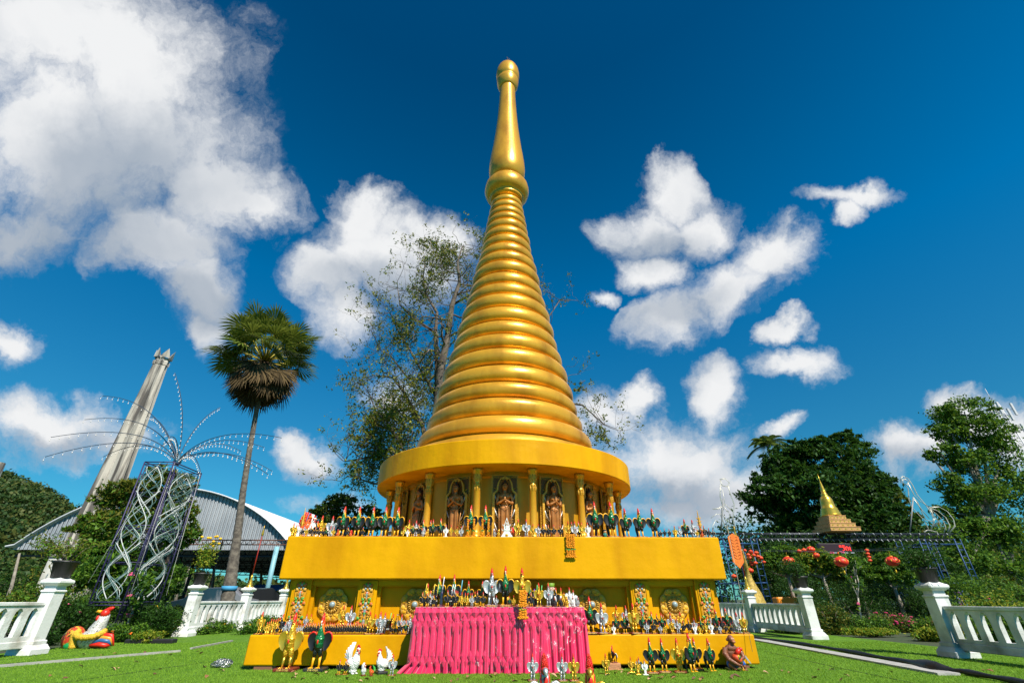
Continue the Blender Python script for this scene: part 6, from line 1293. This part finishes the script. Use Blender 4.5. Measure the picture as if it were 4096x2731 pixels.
# leafy trees, left
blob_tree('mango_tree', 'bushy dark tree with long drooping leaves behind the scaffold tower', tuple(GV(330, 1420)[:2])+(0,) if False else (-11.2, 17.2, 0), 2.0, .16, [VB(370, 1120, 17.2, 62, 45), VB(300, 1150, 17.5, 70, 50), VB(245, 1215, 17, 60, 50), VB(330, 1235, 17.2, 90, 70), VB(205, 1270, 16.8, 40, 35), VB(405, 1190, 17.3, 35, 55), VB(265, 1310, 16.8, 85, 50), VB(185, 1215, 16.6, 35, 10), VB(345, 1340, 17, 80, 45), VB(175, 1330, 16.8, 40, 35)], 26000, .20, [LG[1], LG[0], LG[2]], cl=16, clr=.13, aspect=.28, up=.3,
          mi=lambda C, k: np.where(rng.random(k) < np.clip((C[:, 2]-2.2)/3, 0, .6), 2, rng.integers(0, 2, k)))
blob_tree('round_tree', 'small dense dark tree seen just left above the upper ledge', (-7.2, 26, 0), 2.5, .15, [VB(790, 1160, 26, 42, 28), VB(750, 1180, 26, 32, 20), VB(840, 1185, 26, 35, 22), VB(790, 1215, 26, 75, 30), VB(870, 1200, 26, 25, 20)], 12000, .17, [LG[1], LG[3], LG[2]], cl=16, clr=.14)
# rain tree and others, right
blob_tree('rain_tree', 'huge dark green domed tree behind the gate truss', (33, 48, 0), 5, .6, [VB(1895, 1075, 48, 118, 70), VB(1815, 1100, 47, 78, 62), VB(1990, 1140, 47, 85, 70), VB(1865, 1160, 46, 135, 75), VB(1775, 1180, 46, 45, 50), VB(2045, 1200, 47, 55, 50), VB(1945, 1215, 45, 130, 60), VB(1750, 1150, 46, 30, 14), VB(1930, 1020, 48, 55, 28), VB(1845, 1040, 48, 55, 30)], 60000, .42, [leafmat('rain_a', (.010, .045, .006), (.025, .085, .010), .25), leafmat('rain_b', (.018, .065, .008), (.04, .11, .012), .25), LG[3]], cl=60, clr=.11, shell=.8, aspect=.5, up=.8)
blob_tree('olive_tree', 'olive green tree to the right of the dark domed tree', (42, 50, 0), 4, .4, [VB(2030, 1150, 50, 50, 45), VB(2070, 1200, 50, 40, 45), VB(2000, 1110, 51, 35, 25), VB(2100, 1235, 49, 35, 35)], 14000, .32, [LG[1], LG[2]], cl=30, clr=.12, shell=.75)
blob_tree('tall_tree', 'tall loose bright green tree at the right edge', (31, 30, 0), 6, .35, [VB(2215, 945, 30, 62, 32), VB(2180, 985, 30, 45, 30), VB(2250, 990, 30, 70, 40), VB(2160, 1040, 30, 38, 22), VB(2300, 1040, 30, 50, 50), VB(2230, 1070, 30, 60, 38), VB(2175, 1110, 30, 38, 28), VB(2260, 1140, 30, 70, 42), VB(2200, 1180, 30, 50, 35), VB(2330, 1120, 30, 40, 60), VB(2180, 1240, 29, 45, 30), VB(2270, 1230, 29, 65, 45), VB(2330, 1230, 29, 50, 50), VB(2230, 1290, 28, 70, 40), VB(2320, 1320, 28, 60, 50), VB(2140, 1050, 30, 16, 14)], 34000, .21, [LG[0], LG[1]], cl=18, clr=.20, shell=.5, aspect=.5, bark=BARKL)
for i, (u, v, Y, ru, rv, lab, mm) in enumerate(((1800, 1285, 24, 70, 42, 'leafy green tree with red lanterns in front, left of gate', [LG[1], LG[0]]), (1880, 1290, 22, 60, 38, 'bright-leaved tree below the digital sign', [LG[0], LG[4], LG[1]]), (1960, 1310, 26, 90, 55, 'dark leafy tree under the gate truss, middle', [LG[3], LG[1]]), (2040, 1310, 21, 75, 50, 'spreading frangipani tree with pale forked trunk by the border', [LG[1], LG[0]]),
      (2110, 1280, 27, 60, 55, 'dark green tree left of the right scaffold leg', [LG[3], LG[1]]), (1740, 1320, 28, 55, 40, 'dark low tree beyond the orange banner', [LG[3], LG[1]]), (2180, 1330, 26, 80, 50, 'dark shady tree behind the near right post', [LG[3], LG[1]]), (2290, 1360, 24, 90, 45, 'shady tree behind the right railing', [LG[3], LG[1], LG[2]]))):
    b = VB(u, v, Y, ru*.7, rv*.7); (cx_, _, cz_), rr_ = b; blob_tree('garden_tree', lab, (cx_, Y, 0), max(.6, cz_-rr_[2]*.8), .09, [b, VB(u-ru*.5, v+rv*.2, Y, ru*.5, rv*.55), VB(u+ru*.5, v+rv*.2, Y, ru*.5, rv*.55), VB(u, v-rv*.35, Y, ru*.5, rv*.5)], 8000, .15, mm, cl=16, clr=.15, aspect=.35, bark=BARKL)
# far tree line, shared crowns
def far_trees():
    random.seed(5); C = blobpts([((0, 0, 4.2), (2.4, 2.4, 1.8)), ((1.5, .4, 3.2), (1.8, 1.8, 1.4)), ((-1.6, 0, 3.4), (1.8, 1.8, 1.5)), ((0, -.6, 2.2), (2.6, 1.6, 1.6)), ((0, 0, 1.0), (2.4, 1.6, 1.0))], 5200, .5, 24, .14); m = MB(); m.tube([(0, 0, 0), (0, 0, 2.5), (.2, 0, 4)], [.18, .14, .06], 7)
    for i in range(4): m.tube([(0, 0, 2), (random.uniform(-1.5, 1.5), random.uniform(-1, 1), 3.6)], [.08, .03], 5)
    tk = m.mesh('trunk', BARK); cr = [leaves(C, .26, 'crown', mm, rng.integers(0, len(mm), len(C)), .5, .4) for mm in ([LG[3], LG[1]], [LG[1], LG[2]], [LG[3], LG[3], LG[1]])]
    W_ = ['dark evergreen', 'olive green', 'very dark']; xs = []
    for x in np.linspace(-46, -6, 14): xs.append((x, random.uniform(88, 96) if x > -34 and x < -10 else random.uniform(38, 48), 'left'))
    for x in (-20.5, -18.4, -22.8, -26): xs.append((x, 27+random.uniform(-1, 3), 'left'))
    for x in np.linspace(13, 52, 17): xs.append((x, random.uniform(33, 44), 'right'))
    for x in np.linspace(46, 88, 8): xs.append((x, random.uniform(84, 92), 'right'))
    cnt = {}
    for i, (x, y, sd) in enumerate(xs):
        k = i % 3; sc = random.uniform(.75, 1.15)*(2.6 if y > 80 else 1)*(.55 if (y < 50 and sd == 'left') else (.62 if x < 21 else 1)); cnt[(k, sd)] = cnt.get((k, sd), 0)+1
        lab = f"{W_[k]} background tree, {NUM[cnt[(k, sd)]-1]} of that shade from {'the left edge' if sd == 'left' else 'the pagoda, right side'}"
        r = T('background_tree', lab, 'tree', (x, y, 0), 'background trees', random.uniform(0, 6)); r.scale = (sc*1.1, sc, sc*.92); link('trunk', tk, r); link('crown', cr[k], r)
far_trees()
# leaning pale trunks under the hall roof
for i, (u, v0, v1, du) in enumerate(((400, 1395, 1280, 12), (418, 1395, 1275, 18), (480, 1380, 1270, 14), (560, 1380, 1275, 22), (590, 1380, 1290, 12), (10, 1345, 1270, 35))):
    Y = 26 if u < 100 else 60; a, b = PV(u, 1400, Y), PV(u+du, v1, Y); m = MB(); w = Y/60*.22; m.tube([(a[0], Y, 0), ((a[0]+b[0])/2+.1, Y, b[2]/2), (b[0], Y, b[2])], [w, w*.8, w*.5], 6); 
    r = T('pale_trunk', ['thin pale bare trunk standing left under the hall', 'second thin pale trunk under the hall roof', 'pale straight trunk beyond the hall columns', 'forked pale trunk beyond the sugar palm', 'thin pale trunk between sugar palm and blue column', 'leaning pale trunk at the far left edge'][i], 'tree', (a[0], Y, 0)); m.build('trunk', BARKL, r)
# coconut palm behind the rain tree
def coconut():
    Y = 54; c = PV(1762, 1022, Y); r = T('coconut_palm', 'coconut palm with feathery fronds peeping out left of the domed tree', 'palm tree', (c[0], Y, 0)); m = MB(); m.tube([(c[0], Y, 0), (c[0]+.3, Y, c[2]*.5), (c[0], Y, c[2])], [.3, .22, .16], 8); m.build('trunk', BARKL, r); V = []; F = []; o_ = np.array([c[0], Y, 0])
    for k in range(22):
        a = k*2.4; el = random.uniform(-.2, 1.2); d = np.array([math.cos(a)*math.cos(el), math.sin(a)*math.cos(el), math.sin(el)]); L_ = random.uniform(2.6, 3.3)
        for j in range(26):
            t = (j+2)/28; p = c+d*L_*t+np.array([0, 0, -1.9*t*t]); s = np.cross(d, [0, 0, 1]); s = s/np.linalg.norm(s)
            for sg in (-1, 1): e = p+s*sg*.75*(1-t*.6)+np.array([0, 0, -.35])+d*.25; q = d*.05; i0 = len(V); V += [p-q-o_, p+q-o_, e+q*.3-o_, e-q*.3-o_]; F.append((i0, i0+1, i0+2, i0+3))
    link('fronds', npmesh('fronds', V, F, leafmat('coco_green', (.03, .08, .012), (.10, .15, .03))), r)
coconut()
# frangipani by the left border
def frangipani(base, h, label, pts_n=3):
    r = T('frangipani', label, 'tree', base); m = MB(); tips = []; random.seed(int(h*100)); b = Vector(base)
    branches(m, tuple(b), (.02, 0, 1), h*.45, .035, 2, tips, .7, .35, (2, 3), 3, .12, .8); m.build('trunk', mat('pale_branch', (.48, .44, .36), .8), r)
    C = np.array([t[0] for t in tips])[rng.integers(0, len(tips), 260)]+rng.normal(size=(260, 3))*.10; link('crown', leaves(C-np.array(base), .22, 'crown', [LG[1], LG[0]], rng.integers(0, 2, 260), .3, .3), r)
    f = MB()
    for t in tips[:4]:
        for j in range(7): f.ell((t[0][0]+random.uniform(-.08, .08), t[0][1]-.05, t[0][2]+.10+random.uniform(-.03, .05)), (.04, .04, .022), 0, 6, 4)
    f.build('flower', FP, r)
c = GV(252, 1470); frangipani((float(c[0]), float(c[1])+.4, 0), 1.45, 'bare-branched frangipani with pink flowers near the left sculpture'); c = GV(2030, 1445); frangipani((float(c[0]), float(c[1])+1.0, 0), 2.2, 'frangipani with pale forked trunk in the right border')
# ------------------------------------------------------------------ gate truss, model pagoda, sign, lanterns
TR = mat('truss_steel', (.035, .042, .055), .4, .5); BT = mat('blue_scaffold', (.012, .055, .16), .45, .2)
def gate():
    Y = 24.0; a, b = P(2700, 2131, Y), P(3812, 2133, Y); z1 = float(a[2]); z0 = float(P(3300, 2155, Y)[2]); X0, X1 = float(a[0]), float(b[0]); D_ = .35; root = T('gate_truss', 'long dark lattice truss carried by blue scaffold legs, hung with bulbs', 'gate', (X0, Y, 0))
    m = MB()
    for y in (Y, Y+D_):
        for z in (z0, z1): m.tube([(X0, y, z), (X1, y, z)], .028, 6)
        n = 44
        for i in range(n): x = X0+(X1-X0)*i/n; dx = (X1-X0)/n; m.tube([(x, y, z0), (x+dx/2, y, z1), (x+dx, y, z0)], .014, 4)
    m.build('truss', TR, root); m = MB()
    for i in range(46): x = X0+(X1-X0)*(i+.5)/46; m.tube([(x, Y-.05, z0-.02), (x+.05, Y-.07, z0-.12)], .018, 5); 
    for i in range(30): x = X0+(X1-X0)*(i+.2)/30; m.tube([(x, Y-.05, z1+.02), (x+.04, Y-.06, z1-.07)], .016, 5)
    m.build('bulb_row', mat('bulb_pale', (.6, .62, .62), .4), root)
    for lab, (xa, xb) in (('left', (P(2890, 2200, Y)[0], P(3000, 2200, Y)[0])), ('right', (P(3660, 2170, Y)[0], P(3800, 2170, Y)[0]))):
        for y in (Y-.3, Y+1.2):
            for x in (xa, xb):
                m = MB(); m.tube([(x, y, 0), (x, y, z0)], .030, 6); m.tube([(x+.3, y, 0), (x+.3, y, z0)], .022, 6)
                for k in range(12): z = .2+k*z0/12.5; m.tube([(x, y, z), (x+.3, y, z)], .018, 5)
                m.build('scaffold_leg', BT, root)
        for z in (z0*.45, z0*.93):
            m = MB()
            for y in (Y-.3, Y+1.2): m.tube([(xa, y, z), (xb+.3, y, z)], .025, 6)
            m.tube([(xa, Y-.3, z), (xa, Y+1.2, z)], .02, 5); m.tube([(xb, Y-.3, z), (xb, Y+1.2, z)], .02, 5); m.build('ledger', BT, root)
    # model pagoda
    pc = P(3347, 2131, Y); X = float(pc[0]); wb = float(P(3407, 2131, Y-.6)[0]-P(3287, 2131, Y-.6)[0])/2; zb_ = z1+.04; zt = float(P(3228, 1893, Y)[2]); r = T('model_pagoda', 'small golden stupa model on stepped carved base on top of the truss', 'ornament', (X, Y, zb_))
    m = MB(); sh = (zt-zb_)*.065; BS = mat('carved_tan', (.55, .33, .12), .7, 0, (.42, .22, .07), 14, .6, 30); 
    for i in range(4): w = wb*(1-.14*i)*2; m.box((X, Y, zb_+sh*(i+.5)), (w, w, sh*.98)); m.box((X, Y, zb_+sh*(i+.93)), (w*1.03, w*1.03, sh*.15))
    m.build('stepped_base', BS, r); m = MB()
    for i in range(4):
        w = wb*(1-.14*i)
        for j in range(5): x = X-w*.8+w*1.6*j/4; m.prism([(x-X-.05, 0), (x-X, -.04), (x-X+.05, 0), (x-X, .04)], .01, (X, Y-w-.004, zb_+sh*(i+.45)), 'y')
    m.build('lozenge', GOLDS, r); zz = zb_+sh*4; H_ = zt-zz; R_ = wb*.62; m = MB()
    m.lathe([(R_, 0), (R_, .03*H_), (R_*.93, .05*H_), (R_*.97, .07*H_), (R_*.86, .10*H_), (R_*.90, .12*H_), (R_*.80, .15*H_), (R_*.84, .17*H_), (R_*.70, .20*H_), (R_*.66, .28*H_), (R_*.60, .38*H_), (R_*.48, .44*H_), (R_*.30, .47*H_), (R_*.34, .49*H_), (R_*.30, .52*H_), (R_*.24, .53*H_), (R_*.24, .57*H_)]+[(R_*(.24-.17*k/10)+(.02 if k % 2 else 0)*R_, (.57+.022*k)*H_) for k in range(11)]+[(R_*.05, .85*H_), (.004, H_)], 24, (X, Y, zz)); m.build('stupa', GOLDS, r)
    # digital sign
    a, b = P(3272, 2172, Y-.5), P(3415, 2209, Y-.5); xc = float(a[0]+b[0])/2; zc = float(a[2]+b[2])/2; w, h = float(b[0]-a[0]), float(a[2]-b[2]); r = T('digital_sign', 'dark digital sign with red glowing letters hung under the truss', 'sign', (xc, Y-.5, zc)); m = MB(); m.rbox((xc, Y-.4, zc), (w, .18, h), .02); m.build('housing', mat('sign_black', (.02, .015, .018), .4), r)
    m = MB(); m.box((xc, Y-.495, zc), (w*.95, .01, h*.86)); m.build('screen', mat('sign_screen', (.035, .012, .016), .35), r); t = link('lettering', textmesh('"วัดเ', h*.78, mat('sign_red', (1.0, .03, .02), .5, emit=2.0), .004), r); t.location = (w*.28, -.012, -h*.05)
    m = MB(); m.box((xc, Y-.51, zc-h*.52), (w*1.02, .03, .03)); m.build('lower_rail', mat('pale_rail', (.45, .5, .55), .4), r)
    m = MB()
    for s in (-1, 1): m.tube([(xc+s*w*.4, Y-.4, zc+h/2), (xc+s*w*.4, Y, z0)], .012, 4)
    m.build('hanger', TR, r)
gate()
def lantern_mesh():
    m = MB(); rings = []
    for i in range(13):
        a = -1.35+2.7*i/12; rr = math.cos(a)*1.0; rings.append([(rr*(1-.05*(k % 2))*math.cos(2*math.pi*k/32), rr*(1-.05*(k % 2))*math.sin(2*math.pi*k/32), .72*math.sin(a)) for k in range(32)])
    m.loft(rings); c = MB(); c.lathe([(.26, .68), (.26, .80), (.22, .82), (.001, .82)], 16); c.lathe([(.001, -.82), (.22, -.82), (.26, -.80), (.26, -.68)], 16)
    for k in range(8): a = 2*math.pi*k/8; c.ell((.93*math.cos(a), .93*math.sin(a), .08), (.10, .10, .20), 0, 6, 5)
    t = MB(); t.tube([(0, 0, -.8), (0, 0, -1.1), (0, 0, -1.25), (0, 0, -1.7)], [.03, .03, .10, .12], 8); t.tube([(0, 0, .8), (0, 0, 1.4)], .015, 4)
    return m.mesh('shade', mat('lantern_red', (.72, .035, .012), .5, 0, trans=0)), c.mesh('gold_cap', mat('lantern_gold', (.85, .42, .03), .4)), t.mesh('tassel', mat('tassel_yellow', (.85, .55, .03), .7))
LN = lantern_mesh()
def lanterns():
    q = lambda x, y: (2820+x/1.992, 2050+y/1.992); q3 = lambda x, y: (3380+x/1.493, 1850+y/1.493)
    A = [(q(665, 385), 23, 18), (q(1085, 390), 26, 18), (q3(283, 588), 25, 18), (q(842, 293), 16, 20), (q(885, 338), 13, 20), (q(790, 298), 10, 21), (q(750, 305), 9, 21), (q(985, 335), 9, 22), (q(860, 355), 8, 22), (q(1065, 325), 7, 22)]
    for x, y, r in ((365, 310, 9), (408, 318, 9), (355, 360, 10), (440, 360, 11), (400, 400, 9), (368, 392, 8), (388, 338, 8), (422, 348, 8), (360, 460, 13), (470, 392, 7), (248, 285, 7), (250, 310, 7), (252, 337, 7), (256, 362, 7), (230, 505, 10), (374, 412, 8), (345, 335, 8), (318, 300, 7)): A.append((q(x, y), r, 22+random.random()))
    for x, y in ((130, 523), (135, 543), (143, 563), (148, 583)): A.append((q3(x, y), 8, 20))
    LB = ['big red lantern hanging alone left of the digital sign', 'big red lantern hanging below the digital sign', 'big red lantern hanging alone right of the digital sign', 'largest red lantern in the group beside the sign', 'red lantern touching the largest one beside the sign', 'small red lantern, second from left in row beside the sign', 'small red lantern, leftmost in row beside the sign', 'small red lantern partly behind the sign\'s lower edge', 'small red lantern lowest in the group beside the sign', 'small red lantern peeping under the sign\'s right end']
    ordx = {i: k for k, i in enumerate(sorted(range(10, 28), key=lambda i: A[i][0][0]))}
    for i, (p, r, Y) in enumerate(A):
        c = P(p[0], p[1], Y); w = Y*math.cos(PITCH)+(c[2]-CAMH)*math.sin(PITCH); rr = r/FPX*w
        if i < 10: lab = LB[i]
        elif i < 28: lab = f"{NUM[ordx[i]]} red lantern from the left in the dense bunch beyond the orange banner"
        else: lab = f"{['topmost', 'second', 'third', 'lowest'][i-28]} of four small lanterns strung in a column right of the sign"
        o = T('red_lantern', lab, 'lantern', c, 'red lanterns' if i >= 3 else 'large red lanterns'); o.scale = (rr,)*3; link('shade', LN[0], o); link('gold_cap', LN[1], o); link('tassel', LN[2], o)
    for (u0, v0, u1, v1, Y) in ((2860, 2200, 3600, 2190, 22), (2900, 2190, 3700, 2195, 18)): m = MB(); a, b = P(u0, v0, Y), P(u1, v1, Y); m.tube([a, (a+b)/2-np.array([0, 0, .12]), b], .008, 4); tag(m.build('lantern_wire', TR), 'dark wire carrying the red lanterns, ' + ('upper' if Y == 22 else 'nearer and lower'), 'wire')
lanterns()
def wire_birds():
    WM = mat('wire_white', (.62, .60, .50), .4, .3); q3 = lambda x, y: (3380+x/1.493, 1850+y/1.493); q5 = lambda x, y: (2850+x/1.224, 1450+y/1.224)
    A = [[(345, 78), (332, 92), (330, 115), (350, 125), (375, 150), (380, 215), (395, 260), (430, 300), (470, 340), (490, 380), (505, 412)], [(342, 80), (375, 92), (400, 130), (430, 190), (480, 250), (515, 300), (530, 350), (510, 405)], [(355, 98), (380, 110), (370, 130), (345, 120), (340, 100), (360, 95)], [(500, 265), (560, 262), (610, 290), (645, 335), (655, 375), (625, 412)], [(500, 268), (550, 285), (600, 325), (625, 375), (612, 412)], [(505, 275), (540, 300), (585, 345), (600, 385), (590, 412)], [(510, 280), (530, 320), (560, 350), (575, 400)],
         [(405, 205), (430, 230), (460, 300), (480, 340), (520, 350), (540, 380)], [(410, 215), (450, 270), (500, 330)], [(375, 120), (410, 190), (450, 230), (500, 262)], [(470, 412), (495, 400), (550, 412)], [(520, 345), (540, 330), (560, 345), (530, 380)]]
    B = [[(35, 570), (60, 565), (80, 585), (72, 605), (45, 600), (35, 572)], [(38, 595), (35, 650), (48, 700), (40, 750), (60, 800), (80, 830)], [(74, 600), (85, 640), (104, 690), (98, 760), (108, 800), (104, 832)], [(0, 715), (30, 712), (60, 690), (90, 720)], [(-8, 760), (20, 740), (50, 745), (90, 790), (60, 830)], [(10, 830), (0, 800), (15, 770), (50, 790), (40, 832)], [(48, 620), (60, 680), (50, 740), (70, 790)], [(52, 700), (85, 740), (80, 800)]]
    for pl, q, lab, pole, nm in ((A, q3, 'white wire outline of a rooster on the right end of the truss', ((408, 205), (388, 415)), 'right'), (B, q5, 'white wire outline of a bird above the left scaffold leg', ((52, 665), (42, 835)), 'left')):
        Y = 24.1; a, b = P(*q(*pole[0]), Y), P(*q(*pole[1]), Y); r = T('wire_bird', lab, 'ornament', b)
        m = MB(); m.tube([a, b], .03, 6); m.build('mast', mat('mast_grey', (.25, .25, .25), .5), r)
        for k, L_ in enumerate(pl):
            for s in (0, 1):
                if s and nm == 'left' and k > 3: continue
                m = MB(); m.tube([P(*q(x+s*4, y+s*3), Y+s*.35+.05*i) for i, (x, y) in enumerate(L_)], .013, 5); m.build('wire', WM, r)
wire_birds()
def mast():
    Y = 75; r = None; a = P(4060, 1770, Y); X = float(a[0]); zt = float(P(4010, 1620, Y)[2]); r = T('antenna_mast', 'white lattice antenna mast rising behind the tall right tree', 'mast', (X, Y, 0)); m = MB(); w = .9
    for sx, sy in ((-1, -1), (1, -1), (1, 1), (-1, 1)): m.tube([(X+sx*w*1.5, Y+sy*w*1.5, 0), (X+sx*w*.5, Y+sy*w*.5, zt)], .10, 5)
    for k in range(24):
        t0, t1 = k/24, (k+1)/24; f = lambda t: w*(1.5-t)
        for sx in (-1, 1): m.tube([(X+sx*f(t0), Y-f(t0), zt*t0), (X-sx*f(t1), Y-f(t1), zt*t1)], .05, 4)
    m.build('lattice', mat('mast_white', (.55, .55, .56), .5), r); m = MB()
    for i, (dx, dz) in enumerate(((-2.0, -2), (-.7, -1.0), (.6, -2.2), (1.7, -1.2), (-1.4, -4.5), (1.5, -5), (2.4, -7.5))): m.box((X+dx, Y-1.2, zt+dz), (.35, .25, 2.2)); m.tube([(X, Y, zt+dz), (X+dx, Y-1.1, zt+dz)], .05, 4)
    m.tube([(X, Y, zt-.2), (X, Y, zt+3.2)], .05, 4); m.build('antenna', MATS['mast_white'], r)
mast()
# things beyond the balustrades: parked cars, stalls
def car(loc, rz, label, paint, s=1.0, group=None):
    r = T('parked_car', label, 'car', loc, group, rz); r.scale = (s,)*3; m = MB(); prof = [(-2.1, .35), (-2.15, .75), (-1.3, .95), (-.75, 1.45), (.9, 1.5), (1.75, 1.0), (2.1, .9), (2.15, .35)]
    rings = [[(x, y*(1 if z < 1.0 else .84), z) for x, z in prof] for y in (-.85, -.80, .80, .85)]; rings[0] = [(x*.98, -.86, .35+(z-.35)*.96) for x, z in prof]; rings[3] = [(x*.98, .86, .35+(z-.35)*.96) for x, z in prof]; m.loft([[p for p in q] for q in rings], 0, False); link('body', m.mesh('body', paint), r)
    g = MB(); 
    for sy in (-1, 1): g.prism([(-1.05, 1.0), (-.65, 1.38), (.8, 1.42), (1.35, 1.02)], .01, (0, sy*.835, 0), 'y')
    g.box((-1.03, 0, 1.2), (.02, 1.3, .35)); link('window', g.mesh('window', mat('car_glass', (.01, .012, .015), .1)), r)
    for x in (-1.35, 1.35):
        for sy in (-1, 1): w = MB(); w.lathe([(.001, -.1), (.30, -.1), (.32, -.06), (.32, .06), (.30, .1), (.001, .1)], 18); w.xf(Matrix.Translation((x, sy*.80, .32)) @ Matrix.Rotation(math.pi/2, 4, 'X')); link('wheel', w.mesh('wheel', mat('tyre', (.015, .015, .015), .8)), r)
    for sy in (-.6, .6): h = MB(); h.ell((-2.13, sy, .72), (.04, .16, .08), 0, 8, 6); link('headlight', h.mesh('headlight', mat('lamp_glass', (.7, .7, .7), .1)), r)
p = PV(490, 1395, 29); car((float(p[0]), 29, 0), .1, 'grey parked car between the second left post and the sugar palm', mat('car_grey', (.28, .28, .30), .3, .4)); p = PV(565, 1390, 30); car((float(p[0]), 30, 0), 1.2, 'black parked car right behind the sugar palm trunk', mat('car_black', (.02, .02, .022), .3))
p = PV(2150, 1400, 27); car((float(p[0]), 27, 0), .3, 'dark blue car in the shade beyond the right border', mat('car_blue', (.02, .04, .10), .3))
def stall(u, Y, w, label, roofc):
    p = PV(u, 1380, Y); X = float(p[0]); r = T('market_stall', label, 'stall', (X, Y, 0)); m = MB(); m.prism([(-1, 1.55), (0, 1.9), (1, 1.55), (1, 1.5), (0, 1.85), (-1, 1.5)], w, (X, Y, 0), 'x'); m.build('canopy', roofc, r)
    for sx in (-1, 1):
        for y in (-.9, .9): m = MB(); m.tube([(X+sx*w*.45, Y+y, 0), (X+sx*w*.45, Y+y, 1.55)], .025, 6); m.build('leg', TR, r)
    m = MB(); m.box((X, Y, .72), (w*.9, 1.2, .05)); m.box((X, Y-.55, .42), (w*.88, .03, .55)); m.build('counter', mat('counter_teal', (.02, .28, .34), .6), r)
stall(612, 40, 2.2, 'stall with blue canopy and teal counter left of the pagoda', mat('canopy_blue', (.03, .13, .32), .6)); stall(2075, 29, 2.2, 'low stall with green canopy in the shade at right', mat('canopy_green', (.02, .22, .12), .6))
p = PV(1860, 1395, 24); m = MB(); m.rbox((float(p[0])-.8, 24, .55), (1.5, .5, .9), .05); tag(m.build('orange_cabinet', mat('cabinet_orange', (.80, .25, .01), .5)), 'orange cabinet glimpsed through the right balustrade arches', 'cabinet')
p = PV(2045, 1385, 25); m = MB(); m.box((float(p[0]), 21.0, .9), (.5, .05, .8), rz=.3); tag(m.build('blue_poster', mat('poster_blue', (.03, .20, .55), .6, 0, (.3, .05, .2), 6)), 'blue printed panel leaning in the shade under the trees', 'poster')
